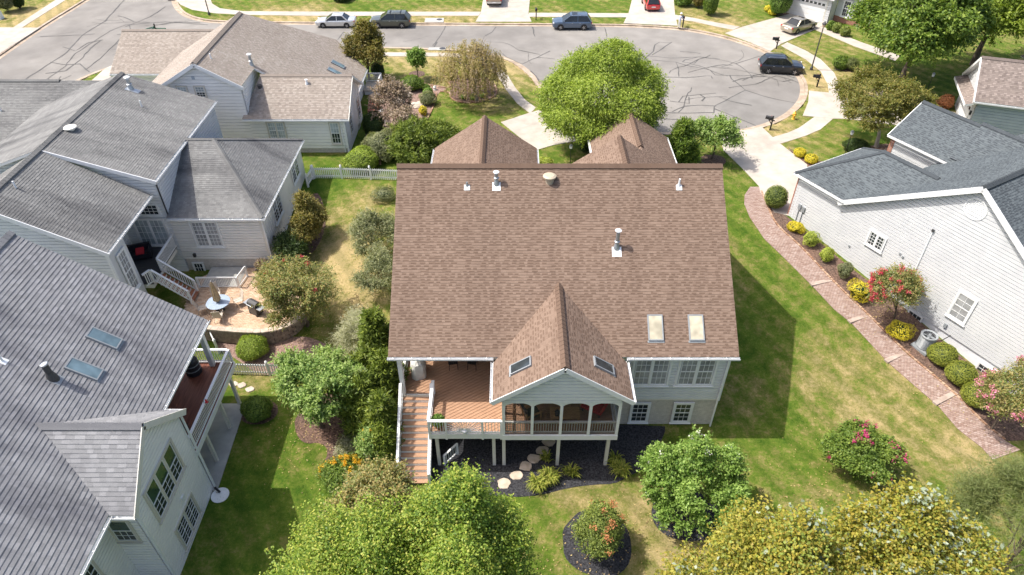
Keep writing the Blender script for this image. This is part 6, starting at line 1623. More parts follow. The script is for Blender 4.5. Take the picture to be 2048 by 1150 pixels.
def weeping(name, label, el, n, mat, leaf=(.16, .05), cat='tree', strands=420):
    _seed[0] += 1; g = np.random.default_rng(_seed[0])
    x, y, z, rx, rz = el; bz = terrain(x, y); zc = z - bz
    t = thing(name, label, cat, (x, y, bz), 0)
    d = sphere_dirs(strands, g, .05); wb = wobble(d, g, .12, 2.5, 6)
    top = d * np.array([rx, rx, rz]) * (wb * g.uniform(.55, 1.0, strands))[:, None] + np.array([0, 0, zc])
    per = max(6, n // strands); ci = np.repeat(np.arange(strands), per); m = len(ci)
    ln = g.uniform(.7, 1.0, strands) * (zc - .35) * .85 * (.35 + .65*np.linalg.norm(d[:, :2], axis=1))
    s = g.random(m) * ln[ci]
    sway = np.stack([d[:, 0], d[:, 1], np.zeros(strands)], -1)[ci] * (np.sqrt(s) * .32)[:, None]
    pos = top[ci] + sway + g.normal(0, .07, (m, 3)); pos[:, 2] = np.maximum(.25, pos[:, 2] - s)
    T = .5 + np.repeat(g.normal(0, .22, strands), per) + g.normal(0, .15, m)
    quad_mesh('crown', leaf_quads(pos, d[ci] + g.normal(0, .5, (m, 3)) + np.array([0, 0, .3]), g.normal(0, .35, (m, 3)) + np.array([0, 0, -1]), leaf[0], leaf[1], g), T, LEAF[mat], t)
    lim = [tuple(top[i]) for i in g.choice(strands, 16, replace=False)]
    trunk_mesh(t, (0, 0, -.1), (0, 0, zc + rz*.5), .17, lim, 'bark_pale', seed=_seed[0])
    return t

# --- big trees
tree('willow_oak', 'large bright green shade tree in front of the brown roofed house', 'tree', (7.38, 53.19, 7.30, 5.00, 3.90), 95000, (.20, .075), 'willow_oak', .24, 9, per=26, spread=.30, droop=.75, amp=.16, shoots=900, shoot_len=.9, inner=.1,
     fixed=[(.12,.1,.52,.44), (-.30,.15,.30,.40), (-.58,-.05,-.05,.40), (.52,.05,.10,.44), (.62,-.1,-.35,.36), (-.12,-.35,.12,.46), (.28,-.45,-.10,.46), (-.50,-.45,-.42,.42), (-.05,-.55,-.45,.44), (.38,-.5,-.5,.40), (.1,.5,.0,.5), (-.45,.5,-.2,.42), (-.78,-.15,-.45,.24)])
tree('birch_tree', 'bright green small leaved tree top below the deck stairs', 'tree', (-1.80, 13.00, 6.76, 2.40, 4.96), 85000, (.095, .065), 'birch', .14, 14, per=26, spread=0.24, lobe_r=0.34, amp=.14, tvar=.26, thin=.18, shoots=600, shoot_len=0.8, fixed=[(0,.2,.5,.38), (.45,.1,.2,.40), (-.45,.2,.25,.40), (.6,-.3,-.2,.4), (0,-.4,.2,.48), (-.6,-.3,-.1,.4), (.1,.6,-.1,.42)])
tree('birch_tree', 'bright green tree with loose pale twigs at the lower edge of the photo', 'tree', (-5.84, 11.90, 6.03, 3.00, 4.43), 95000, (.095, .065), 'birch', .14, 14, per=24, spread=0.26, lobe_r=0.34, amp=.18, tvar=.26, thin=.30, shoots=800, shoot_len=1.1, fixed=[(-.6,.2,-.1,.36), (-.2,.3,.3,.4), (.3,.3,.4,.38), (.65,.1,.1,.36), (0,-.4,.15,.5), (-.65,-.4,-.3,.36), (.5,-.5,-.1,.42), (-.85,.1,-.35,.2)])
tree('birch_tree', 'olive green tree crown behind the bright green ones near the yellow flowers', 'tree', (-6.13, 16.75, 3.42, 2.24, 2.42), 30000, (.12, .08), 'myrtle_olive', .12, 10, per=24, spread=.26, amp=.14, thin=.2, lobe_r=0.34, shoots=300, shoot_len=0.7)
tree('tulip_tree', 'yellow-brown tree with silvery leaf patches at the lower right', 'tree', (9.06, 11.76, 6.62, 3.16, 4.62), 85000, (.115, .085), 'tulip_yellow', .18, 13, per=20, spread=0.28, lobe_r=0.33, amp=.16, second=('silver', .04), thin=.35, tvar=.3, shoots=500, shoot_len=0.8, fixed=[(-.62,.1,-.25,.38), (-.2,.2,.2,.36), (.25,.1,.45,.32), (.62,.1,.05,.38), (0,-.4,.1,.45), (-.5,-.5,-.3,.4), (.5,-.5,-.2,.4), (.05,.5,-.1,.42), (-.9,.2,-.5,.22)])
tree('tulip_tree', 'yellow-brown tree partly hiding the red flowering bush', 'tree', (14.73, 12.53, 6.39, 3.07, 4.39), 76000, (.115, .085), 'tulip_yellow', .18, 13, per=20, spread=0.28, lobe_r=0.33, amp=.16, second=('silver', .06), thin=.35, tvar=.3, shoots=500, shoot_len=0.8, fixed=[(-.55,.2,.3,.34), (-.1,.3,.5,.30), (.3,.2,.15,.4), (.7,.2,.05,.3), (-.3,-.3,.2,.45), (.35,-.4,.1,.45), (0,.6,-.2,.42), (.7,-.3,-.3,.36), (.95,.1,-.3,.22)])
tree('feathery_willow', 'feathery grey-green willow at the lower right corner', 'tree', (20.25, 14.15, 5.53, 2.39, 4.93), 16000, (.22, .02), 'straw', .10, 9, per=14, spread=.36, droop=.9, amp=.2, thin=.5, shoots=1200, shoot_len=1.3)
tree('crape_myrtle', 'fresh green crape myrtle with white blooms beside the back wall', 'tree', (8.85, 19.45, 2.64, 2.27, 2.24), 30000, (.13, .085), 'fresh', .09, 13, base=(8.90, 19.05), per=22, spread=0.13, lobe_r=0.3, droop=.5, amp=0.2, bloom=('white_bloom', 11, .2, .08), shoots=800, shoot_len=0.6, thin=0.35, tvar=0.28, fixed=[(0,.1,.5,.36), (.45,.1,.25,.34), (-.45,.15,.3,.34), (.62,-.2,-.15,.34), (-.62,-.2,-.1,.34), (0,-.45,.1,.40), (.3,-.55,-.35,.34), (-.35,-.55,-.35,.34), (.1,.55,0,.40), (.65,.3,.05,.3), (-.6,.4,0,.3)])
tree('crape_myrtle', 'rounded green crape myrtle bush with crimson blooms on the back lawn', 'shrub', (18.26, 22.08, 1.25, 2.10, 1.15), 22000, (.11, .075), 'deep', .06, 12, per=20, spread=.13, lobe_r=0.3, amp=0.2, bloom=('magenta_bloom', 34, .16, .075), shoots=260, shoot_len=0.4)
tree('crape_myrtle', 'olive crape myrtle with a few red blooms by the paver patio', 'tree', (-12.85, 32.46, 3.40, 2.58, 2.65), 34000, (.13, .06), 'myrtle_olive', .10, 13, base=(-13.34, 32.48), per=22, spread=0.18, lobe_r=0.3, droop=.4, amp=0.22, tvar=.3, bloom=('red_bloom', 11, .18, .08), shoots=500, shoot_len=0.8, thin=0.15)
tree('crape_myrtle', 'upright crape myrtle with red blooms against the white siding', 'tree', (23.75, 32.16, 3.65, 1.55, 1.81), 14000, (.11, .055), 'myrtle_olive', .06, 11, base=(24.72, 32.49), per=18, spread=.16, lobe_r=.38, amp=.2, thin=.25, tvar=.3, bloom=('red_bloom', 60, .17, .08), shoots=160, shoot_len=0.6)
tree('crape_myrtle', 'crape myrtle loaded with pink blooms at the right edge', 'tree', (27.12, 24.44, 2.93, 1.59, 2.50), 17000, (.11, .06), 'myrtle_olive', .07, 11, per=18, spread=.17, lobe_r=.38, amp=.16, tvar=.3, bloom=('pink_bloom', 170, .18, .08), shoots=200, shoot_len=0.5)
tree('crape_myrtle', 'low bush with dull red flower heads by the left street corner', 'shrub', (-41.73, 56.65, 3.69, 1.99, 1.09), 7000, (.14, .08), 'deep', .05, 9, per=16, spread=.2, amp=.15, bloom=('red_bloom', 40, .16, .08), shoots=120, shoot_len=0.5)
tree('dogwood', 'bushy green dogwood beside the white picket fence', 'tree', (-10.83, 25.10, 2.99, 2.54, 2.37), 32000, (.15, .085), 'dogwood', .12, 14, base=(-10.76, 24.57), per=22, spread=0.17, lobe_r=0.32, droop=.5, amp=0.22, shoots=450, shoot_len=0.7, thin=0.3, tvar=0.28)
tree('japanese_maple', 'spreading rust tinged maple in front of the slate roofed house', 'tree', (30.39, 53.25, 6.42, 3.94, 2.62), 34000, (.17, .09), 'maple_rust', .17, 14, base=(31.33, 52.78), per=22, spread=0.2, lobe_r=0.3, amp=0.22, bark='bark_pale', thin=0.25, shoots=500, shoot_len=0.8, tvar=0.28)
tree('oak_tree', 'tall dark green tree beside the garage front house', 'tree', (39.22, 66.23, 8.29, 6.77, 5.59), 66000, (.30, .17), 'deep', .3, 15, per=22, spread=0.36, lobe_r=0.32, amp=0.22, shoots=500, shoot_len=1.2, thin=0.1, tvar=0.26)
tree('oak_tree', 'big yellow-green tree behind the brown-grey roof at the upper right', 'tree', (48.96, 70.79, 8.29, 5.80, 5.39), 44000, (.30, .17), 'willow_oak', .3, 14, per=22, spread=0.36, lobe_r=0.32, amp=0.22, shoots=400, shoot_len=1.2, thin=0.1)
tree('small_maple', 'small open green tree with drooping twigs beside the driveway', 'tree', (17.05, 50.80, 4.71, 2.17, 1.31), 8500, (.17, .10), 'dogwood', .09, 10, base=(16.67, 50.71), per=18, spread=.26, droop=.9, amp=.2, thin=.35, lobe_r=0.3, shoots=160, shoot_len=1.0)
tree('young_tree', 'slender bright green young tree in a mulch ring', 'tree', (-9.58, 66.90, 4.51, 0.78, 1.31), 3600, (.2, .12), 'fresh', .05, 7, per=14, spread=.2, shoots=40, shoot_len=0.4)
tree('ornamental_pear', 'bronze leaved tree beside the beige roof', 'tree', (-14.44, 66.49, 5.58, 1.92, 2.48), 15000, (.2, .11), 'bronze', .13, 12, per=20, spread=.26, amp=0.25, lobe_r=0.3, shoots=260, shoot_len=0.8)
weeping('weeping_cherry', 'weeping tree with yellowing hanging branches in the front garden', (-3.39, 61.85, 5.98, 3.30, 2.58), 17000, 'weeping', (.2, .07))
tree('brown_smokebush', 'dried brown shrub among the rocks of the rock garden', 'shrub', (-10.49, 55.82, 4.75, 1.83, 2.15), 11000, (.15, .08), 'dry', .06, 11, per=18, spread=.22, amp=.25, thin=.3, shoots=200, shoot_len=0.7)
tree('brown_smokebush', 'smaller dried brown shrub below the first in the rock garden', 'shrub', (-9.26, 53.96, 4.04, 1.44, 1.44), 6500, (.14, .08), 'dry', .05, 9, per=18, spread=.2, amp=.25, thin=.35)
tree('viburnum', 'grey-green shrub on the scorched lawn near the left roof edge', 'shrub', (-9.69, 38.13, 3.70, 1.75, 1.70), 17000, (.11, .055), 'greygreen', .05, 11, per=18, spread=.2, amp=.2, thin=.2, lobe_r=0.3, shoots=200, shoot_len=0.6)
tree('viburnum', 'grey-green shrub half under the left edge of the brown roof', 'shrub', (-8.83, 35.14, 2.91, 1.45, 1.37), 12000, (.11, .055), 'greygreen', .05, 10, per=18, spread=.2, amp=.2, thin=.2, lobe_r=0.3, shoots=200, shoot_len=0.6)
tree('feathery_shrub', 'pale wispy shrub behind the pointed juniper', 'shrub', (-9.36, 29.68, 2.06, 1.30, 1.41), 8000, (.2, .022), 'pale', .04, 9, per=18, spread=.22, amp=.2, thin=.15, shoots=300, shoot_len=0.8)
tree('bronze_shrub', 'bronze shrub against the grey house foundation', 'shrub', (-14.44, 40.70, 3.61, 1.14, 1.90), 13000, (.12, .07), 'bronze', .05, 10, per=18, spread=.18, lobe_r=0.3, shoots=120, shoot_len=0.4)
tree('bronze_shrub', 'olive bronze shrub between the dark corner shrub and the taller bronze one', 'shrub', (-14.68, 39.43, 2.88, 1.10, 1.42), 9000, (.12, .07), 'bronze', .05, 10, per=18, spread=.18, lobe_r=.3, shoots=120, shoot_len=.4)
tree('dark_shrub', 'dark green shrub at the corner of the grey house', 'shrub', (-15.39, 38.24, 2.40, 1.34, 1.24), 10000, (.12, .07), 'dark', .05, 9, per=18, spread=.18)
tree('rudbeckia', 'clump of yellow coneflowers spilling over the bed edge', 'flowers', (-8.87, 20.82, 0.73, 1.24, 0.68), 8000, (.12, .05), 'deep', 0, 9, per=16, spread=.16, amp=.2, bloom=('orange_bloom', 90, .10, .06))
tree('variegated_shrub', 'small pale variegated shrub by the white fence panel', 'shrub', (-8.99, 22.90, 0.44, 0.71, 0.39), 5000, (.10, .05), 'pale', .03, 8, per=16, spread=.13, amp=.2)
tree('rose_bush', 'loose low shrub between the cedars and the yellow flowers', 'shrub', (-7.44, 22.29, 1.26, 0.76, 1.21), 5000, (.12, .06), 'dogwood', .03, 8, per=16, spread=.15, amp=.25, bloom=('orange_bloom', 8, .08, .05))

# --- evergreens
spray('red_cedar', 'tall pointed juniper rising above the fence beside the roof corner', (-7.55, 27.2, 3.1, 1.15, 3.0), 26000, 'juniper', upward=1.5)
spray('red_cedar', 'broad juniper against the corner of the raised deck', (-6.85, 25.5, 2.35, 1.1, 2.3), 20000, 'juniper', upward=1.2)
spray('red_cedar', 'ragged dark juniper beside the dogwood', (-8.0, 24.5, 2.0, 1.15, 2.0), 18000, 'juniper', upward=1.0)
spray('red_cedar', 'juniper beside the foot of the deck stairs', (-6.95, 23.4, 1.9, .95, 1.85), 16000, 'juniper', upward=1.2)
spray('red_cedar', 'lowest juniper between the white fence panel and the stairs', (-6.75, 22.2, 1.3, .7, 1.25), 9000, 'juniper', upward=1.2)
spray('arborvitae', 'upright green arborvitae beside the right front gable', (13.79, 49.90, 4.33, 1.14, 1.83), 16000, 'deep', upward=1.3, cat='arborvitae')
spray('spreading_juniper', 'spreading yellow-green juniper beside the left front gable', (-7.66, 50.34, 4.04, 2.09, 1.54), 20000, 'juniper', upward=.8, cone=False)
spray('spreading_juniper', 'second clump of spreading juniper closer to the front lawn', (-6.20, 52.36, 3.53, 1.16, 1.03), 9000, 'juniper', upward=.8, cone=False)

# --- clipped and mounded shrubs
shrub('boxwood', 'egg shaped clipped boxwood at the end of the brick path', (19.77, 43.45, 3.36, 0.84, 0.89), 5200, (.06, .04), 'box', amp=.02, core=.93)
for lab, e, m in (('golden mound nearest the brick corner of the white house', (20.56, 40.67, 2.59, 0.51, 0.35), 'gold'), ('pale lime mound second along the white house bed', (21.21, 39.24, 2.58, 0.53, 0.51), 'lime'), ('pale lime mound third along the white house bed', (21.82, 37.75, 2.32, 0.45, 0.45), 'lime'),
                  ('small dull green shrub before the red crape myrtle', (22.59, 36.17, 2.20, 0.44, 0.58), 'greygreen'), ('large golden mound beside the red crape myrtle', (22.98, 34.40, 1.90, 0.76, 0.58), 'gold'), ('golden mound next to the air conditioner', (24.47, 31.28, 1.31, 0.76, 0.52), 'gold')):
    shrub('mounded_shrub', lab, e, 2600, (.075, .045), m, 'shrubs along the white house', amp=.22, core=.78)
for lab, e in (('clipped round shrub right beside the air conditioner', (26.29, 29.28, 1.12, 0.85, 0.62)), ('clipped round shrub in the middle of three by the foundation', (26.75, 27.83, 0.97, 0.86, 0.66)), ('clipped round shrub touching the pink crape myrtle', (27.04, 26.30, 0.80, 0.90, 0.64))):
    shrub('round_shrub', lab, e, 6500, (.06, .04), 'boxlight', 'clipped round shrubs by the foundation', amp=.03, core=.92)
for lab, e in (('golden ball shrub on the driveway side of the lawn bed', (24.19, 51.20, 2.84, 0.50, 0.34)), ('golden ball shrub nearer the slate roof by the driveway', (24.79, 50.13, 2.85, 0.54, 0.35))):
    shrub('golden_ball', lab, e, 1900, (.08, .05), 'gold', 'golden balls by the driveway', amp=.03, core=.9)
for lab, e in (('golden ball shrub farther from the clipped hedge corner', (32.12, 87.83, 2.86, 0.53, 0.36)), ('golden ball shrub nearer the garage driveway', (32.27, 86.55, 2.85, 0.56, 0.35))):
    shrub('golden_ball', lab, e, 900, (.13, .08), 'gold', 'golden balls by the hedge', amp=.03, core=.9)
for lab, e in (('pale mound shrub close to the left front gable', (2.37, 49.89, 2.80, 0.35, 0.30)), ('second pale mound shrub between the front gables', (2.92, 49.70, 2.81, 0.45, 0.31))):
    shrub('pale_mound', lab, e, 1500, (.08, .05), 'lime', 'pale mounds between the front gables', amp=.06, core=.88)
shrub('clipped_hedge', 'tall clipped green hedge beside the white garage', (32.82, 86.21, 4.68, 1.34, 2.18), 6500, (.13, .08), 'fresh', amp=.03, core=.93)
tree('round_cotoneaster', 'big rounded bush with coral tips in the middle of the back lawn', 'shrub', (4.02, 17.10, 1.51, 1.34, 1.51), 22000, (.085, .05), 'box', .05, 14, per=20, spread=.12, lobe_r=.34, amp=.14, inner=.1, zmin=-.7, bloom=('coral_tip', 16, .2, .08))
shrub('grassy_mound', 'vivid green rounded mound in the bed below the patio', (-16.27, 30.38, 0.64, 0.91, 0.60), 8000, (.16, .03), 'willow_oak', amp=.08, core=.8)
shrub('low_shrub', 'dark green shrub at the edge of the concrete slab', (-14.58, 25.45, 0.61, 0.80, 0.61), 6500, (.09, .055), 'deep', amp=.1, core=.85)
shrub('hinoki_mound', 'broad bright green mound beside the picket fence gate', (-12.26, 49.31, 3.28, 1.43, 0.78), 7000, (.16, .06), 'willow_oak', amp=.1, core=.85)
shrub('low_hedge', 'rounded green hedge clump on the street side of the rock garden', (-9.94, 64.72, 3.13, 1.14, 0.63), 4200, (.12, .07), 'deep', amp=.1, core=.88)
shrub('low_shrub', 'small round green shrub by the white garden ornament', (-8.55, 64.42, 2.79, 0.44, 0.29), 1400, (.1, .06), 'deep', amp=.08, core=.88)
shrub('low_shrub', 'small bright shrub below the round one in the rock garden', (-8.18, 63.14, 2.87, 0.49, 0.37), 1500, (.1, .06), 'fresh', amp=.12, core=.8)
shrub('low_shrub', 'dusty grey shrub at the edging of the rock garden', (-8.03, 61.22, 3.07, 0.81, 0.57), 2600, (.12, .05), 'greygreen', amp=.16, core=.75)
shrub('low_shrub', 'yellow-orange tuft on the rock garden slope', (-8.24, 58.96, 2.93, 0.37, 0.43), 900, (.12, .05), 'gold', amp=.2, core=.7)
shrub('ground_shrub', 'dark spreading shrub along the beige house wall', (-11.98, 54.65, 3.63, 0.91, 1.13), 7000, (.13, .07), 'dark', amp=.12, core=.85)
shrub('ground_shrub', 'grey-brown ground cover shrub behind the bright mound', (-10.78, 51.14, 3.57, 1.46, 1.07), 9000, (.12, .06), 'greygreen', amp=.18, core=.8)
shrub('burgundy_shrub', 'dark burgundy shrub beside the small white deck', (-13.77, 67.91, 3.20, 0.67, 0.70), 2400, (.14, .08), 'dark', amp=.06, core=.9)
shrub('burgundy_shrub', 'dark reddish shrub right of the small white deck rail', (-12.95, 65.92, 3.00, 0.50, 0.50), 1600, (.14, .08), 'bronze', amp=.1, core=.9)
for lab, e, m in (('leafy green shrub by the garage corner of the far house', (37.45, 81.20, 3.04, 0.38, 0.54), 'deep'), ('dark egg shaped shrub below the first arched window', (37.89, 80.40, 3.03, 0.47, 0.53), 'box'), ('round olive shrub below the second arched window', (38.40, 79.29, 3.04, 0.58, 0.54), 'box')):
    shrub('foundation_shrub', lab, e, 1400, (.16, .1), m, 'shrubs under the arched windows', amp=.05, core=.9)
shrub('foundation_shrub', 'tall dark shrub on the lawn beside the person', (24.41, 86.59, 4.27, 0.92, 1.77), 4200, (.2, .11), 'deep', amp=.1, core=.85)
shrub('foundation_shrub', 'leafy light shrub at the top of the red car driveway', (21.90, 90.22, 3.51, 1.05, 1.01), 2400, (.22, .13), 'fresh', amp=.15, core=.8)
shrub('foundation_shrub', 'dark reddish shrub between two green ones at the top edge', (23.67, 89.31, 3.76, 0.76, 1.26), 2000, (.22, .12), 'bronze', amp=.1, core=.85)
shrub('lawn_shrub', 'green shrub in the small bed near the street lamp', (34.37, 69.74, 3.17, 0.73, 0.67), 2600, (.15, .08), 'deep', amp=.14, core=.8)
shrub('lawn_shrub', 'tan grassy shrub in the small bed near the street lamp', (35.38, 69.46, 3.15, 0.68, 0.65), 2000, (.2, .04), 'straw', amp=.14, core=.7)
shrub('lawn_shrub', 'orange leaved shrub in front of the white garage door', (40.84, 60.49, 3.16, 0.66, 0.66), 2600, (.14, .08), 'coral_tip', amp=.14, core=.8)
shrub('lawn_shrub', 'dark low shrub under the rust tinged maple', (29.17, 52.03, 3.02, 0.95, 0.52), 3600, (.11, .07), 'dark', amp=.12, core=.85)
shrub('corner_hedge', 'dark clipped hedge at the far left corner', (-62.25, 88.91, 3.97, 0.75, 1.47), 3000, (.2, .12), 'dark', amp=.03, core=.93)
shrub('corner_hedge', 'grey-green conifer at the top left edge of the photo', (-63.16, 87.74, 4.33, 0.99, 1.83), 3600, (.25, .08), 'greygreen', amp=.12, core=.85)
shrub('lawn_shrub', 'dark shrub at the top edge above the parked silver sedan', (-22.06, 91.99, 3.22, 1.23, 0.72), 1600, (.22, .12), 'dark', amp=.12, core=.85)
shrub('low_shrub', 'dark green shrub in the shade of the front porch', (6.19, 51.98, 2.98, 0.42, 0.48), 1400, (.1, .06), 'dark', amp=.06, core=.9)
shrub('low_shrub', 'flattened weeds at the brown roof edge by the picket fence', (-9.80, 44.59, 2.97, 0.86, 0.47), 2600, (.1, .05), 'greygreen', amp=.25, core=.6)
for lab, p in (('small green perennial left in the weeping tree bed', (-4.79, 62.36)), ('small green perennial in the middle of the weeping tree bed', (-3.77, 62.25)), ('small green perennial right in the weeping tree bed', (-2.87, 62.70))):
    blades('perennial', lab, p, .45, .4, 60, 'dogwood', group='perennials in the weeping tree bed')
for lab, e in (('yellow-leaved clump left behind the weeping branches', (-6.26, 67.12, 2.92, 0.36, 0.42)), ('yellow-leaved clump right behind the weeping branches', (-4.98, 67.40, 2.90, 0.43, 0.40))):
    shrub('yellow_hosta', lab, e, 900, (.18, .1), 'lime', 'yellow clumps behind the weeping tree', amp=.15, core=.7)
# --- strap-leaved clumps by the deck
for lab, p, r, h, n in (('large sunlit daylily clump left of the porch posts', (1.36, 20.68), .6, .55, 190), ('sunlit daylily clump touching the large one', (1.96, 21.11), .6, .55, 170), ('small daylily tuft on the dark mulch near the middle post', (3.17, 21.48), .5, .45, 90), ('daylily clump below the right porch post', (5.77, 21.57), .65, .55, 120), ('shaded daylily clump beside the stepping stones', (1.85, 22.37), .4, .45, 60), ('shaded upright daylily near the right porch post', (5.52, 22.21), .45, .6, 50)):
    blades('daylily', lab, p, r, h, n, 'lilyleaf', 'daylily', 'daylilies along the deck bed')

# --- longer blades and fallen leaves that roughen the lawn
def lawn_roughness():
    g = np.random.default_rng(9)
    n = 90000
    X = g.uniform(-16, 32, n); Y = g.uniform(13, 47, n)
    ok = np.ones(n, bool)
    for p in COVERED:
        a = np.array(p)
        if a[:, 1].min() < 47 and a[:, 0].max() > -16: ok &= ~inside(p, X, Y)
    for x0, x1, y0, y1 in ((-6.2, 11.4, 24.6, 42), (-40, -15.3, 0, 27.2), (-40, -16.6, 37.6, 50)): ok &= ~((X > x0) & (X < x1) & (Y > y0) & (Y < y1))
    c, s_ = math.cos(R(60.5)), math.sin(R(60.5)); u = (X - 20.63)*c - (Y - 42.49)*s_; w = (X - 20.63)*s_ + (Y - 42.49)*c
    ok &= ~((u > -.3) & (w > -.2))
    X, Y = X[ok], Y[ok]; n = len(X)
    pos = np.stack([X, Y, terrain_np(X, Y)], -1)
    d = g.normal(0, .55, (n, 3)) + np.array([0, 0, .8])
    V = leaf_quads(pos, g.normal(0, 1, (n, 3)), d, .085, .022, g)
    dr = dryness(X, Y)
    o = quad_mesh('grass_blades', V, dr*1.1 - .05 + g.normal(.12, .2, n), LEAF['lawn_blade'], None, 'stuff'); o['label'] = 'longer grass blades standing out of the mown lawns'
    m = 2600; A = g.uniform(0, 1, m); sp = np.array([(-5, 14, 6), (4.1, 16.6, 3), (9, 18.7, 3), (18, 20.8, 3.5), (-11, 24, 3), (-13, 32, 3), (16, 16, 5), (-9, 38, 3), (24.7, 32.7, 2.5), (27, 27, 3)])
    k = g.integers(0, len(sp), m); P = sp[k, :2] + g.normal(0, .55, (m, 2)) * sp[k, 2:3]
    ok = ~((P[:, 0] > -6.2) & (P[:, 0] < 11.4) & (P[:, 1] > 24.6)) & ~((P[:, 0] < -15) & (P[:, 1] < 28)); P = P[ok]; m = len(P)
    pos = np.stack([P[:, 0], P[:, 1], terrain_np(P[:, 0], P[:, 1]) + .045], -1)
    o = quad_mesh('leaf_litter', leaf_quads(pos, g.normal(0, .2, (m, 3)) + np.array([0, 0, 1]), g.normal(0, 1, (m, 3)), .09, .06, g), g.random(m), LEAF['leaf_litter'], None, 'stuff'); o['label'] = 'fallen tan leaves scattered under the back garden trees'
lawn_roughness()

# ------------------------------------------------------------------ fences
PK = {}
def picket_fence(name, label, p0, p1, h=1.05, gap=.155, group='white picket fences', zoff=0.0):
    p0, p1 = Vector(p0), Vector(p1); c = (p0 + p1) / 2; L = (p1 - p0).length; d = (p1 - p0) / L; ang = math.atan2(d.y, d.x)
    base = Vector((c.x, c.y, terrain(c.x, c.y))); t = thing(name, label, 'fence', base, 0, group)
    P = lambda k, z: Vector((p0.x + d.x*k, p0.y + d.y*k, terrain(p0.x + d.x*k, p0.y + d.y*k) + z + zoff)) - base
    for z in (.22, .82):
        mb = MB(); m = max(1, int(L / 1.0))
        for i in range(m): mb.beam(P(L*i/m, z*h), P(L*(i+1)/m, z*h), .045, .09)
        mb.build('rail', M['white'], t, fix=False)
    key = round(h, 2)
    if key not in PK:
        w = .04; PK[key] = (MB().add([(-w,-.011,.06), (w,-.011,.06), (w,-.011,h-.07), (0,-.011,h), (-w,-.011,h-.07), (-w,.011,.06), (w,.011,.06), (w,.011,h-.07), (0,.011,h), (-w,.011,h-.07)],
            [(0,1,2,3,4), (9,8,7,6,5), (0,5,6,1), (1,6,7,2), (2,7,8,3), (3,8,9,4), (4,9,5,0)]).mesh('picket', M['white']),
            MB().box((-.065,-.065,-.1), (.065,.065,h+.06)).lathe((0,0,h+.06), [(.09,0), (.09,.03), (.06,.06), (.075,.10), (.02,.16)], 8).mesh('fence_post', M['white']))
    pk, po = PK[key]
    n = int(L / gap); rot = Matrix.Rotation(ang, 4, 'Z')
    np_ = max(1, round(L / 2.3))
    for i in range(n + 1):
        k = L * i / max(1, n)
        if min(abs(k - L*j/np_) for j in range(np_ + 1)) < .07: continue
        inst('picket', pk, t, Matrix.Translation(P(k, 0)) @ rot @ Matrix.Translation((0, -.035, 0)))
    for j in range(np_ + 1): inst('fence_post', po, t, Matrix.Translation(P(L*j/np_, 0)) @ rot)
    return t
picket_fence('picket_fence', 'white picket fence running to the upper left corner of the brown roof', (-15.91, 47.77), (-8.99, 47.26))
picket_fence('picket_fence', 'short white picket gate at the corner of the grey house', (-15.98, 47.71), (-16.17, 46.66))
picket_fence('picket_fence', 'white picket fence partly hidden behind the dogwood', (-17.19, 28.68), (-7.69, 28.27))
picket_fence('picket_fence', 'white picket gate beside the dark deck roof post', (-18.56, 30.45), (-19.81, 32.25))
picket_fence('picket_fence', 'white fence panel seen nearly end on beside the junipers', (-7.73, 21.98), (-7.81, 23.70), gap=.13)
LR = thing('handrail', 'low white handrail leaning in the shade under the deck', 'handrail', (*(-3.23, 22.31), 0)); lro = Vector(LR.location)
railing(LR, lro, (*(-3.61, 22.05), 0.0), (*(-2.95, 22.63), .25), .85, 'white', .14, .03, True, True, .1)

# ------------------------------------------------------------------ patio of the weathered grey house
def flat_pavers():
    nx, ny = .22, .11; mb = MB(); T = []
    outline = chaikin([(-21.6,37.6), (-21.6,32.9), (-20.2,31.75), (-17.0,31.35), (-15.4,31.35), (-14.2,31.9), (-13.7,33.0), (-14.4,35.2), (-15.9,37.2), (-16.9,37.75)], 1)
    sheet('patio_base', outline, M['mulch_mauve'], 0, zflat=1.175, skirt=.6)['label'] = 'sand bed under the paver patio'
    y = 31.3; r = 0
    while y < 37.75:
        x = -21.7 + (r % 2) * nx/2
        while x < -13.6:
            if inside(outline, np.array([x + nx/2]), np.array([y + ny/2]))[0]:
                z = 1.2 + rng.uniform(-.004, .004); g = .006
                mb.add([(x+g,y+g,z), (x+nx-g,y+g,z), (x+nx-g,y+ny-g,z), (x+g,y+ny-g,z), (x+g,y+g,z-.03), (x+nx-g,y+g,z-.03), (x+nx-g,y+ny-g,z-.03), (x+g,y+ny-g,z-.03)], [(0,1,2,3), (0,4,5,1), (1,5,6,2), (2,6,7,3), (3,7,4,0)])
                T.extend([min(1, max(0, rng.gauss(.5, .22)))] * 5)
            x += nx
        y += ny; r += 1
    o = mb.build('patio_pavers', M['patio_tint'], fix=False)
    at = o.data.attributes.new('tint', 'FLOAT', 'FACE'); at.data.foreach_set('value', T)
    tag(o, 'tan clay pavers of the sunny patio below the corner porch', None, None, 'structure')
flat_pavers()
RW = thing('retaining_wall', 'low curved retaining wall of tan blocks around the paver patio', 'retaining wall', (-17.0, 31.3, 0.1)); rwo = Vector(RW.location)
line = chaikin([(-20.9,32.3), (-20.0,31.6), (-17.0,31.2), (-15.4,31.2), (-14.1,31.75), (-13.5,33.0), (-13.6,34.0)], 2, closed=False)
acc = 0; step = .46
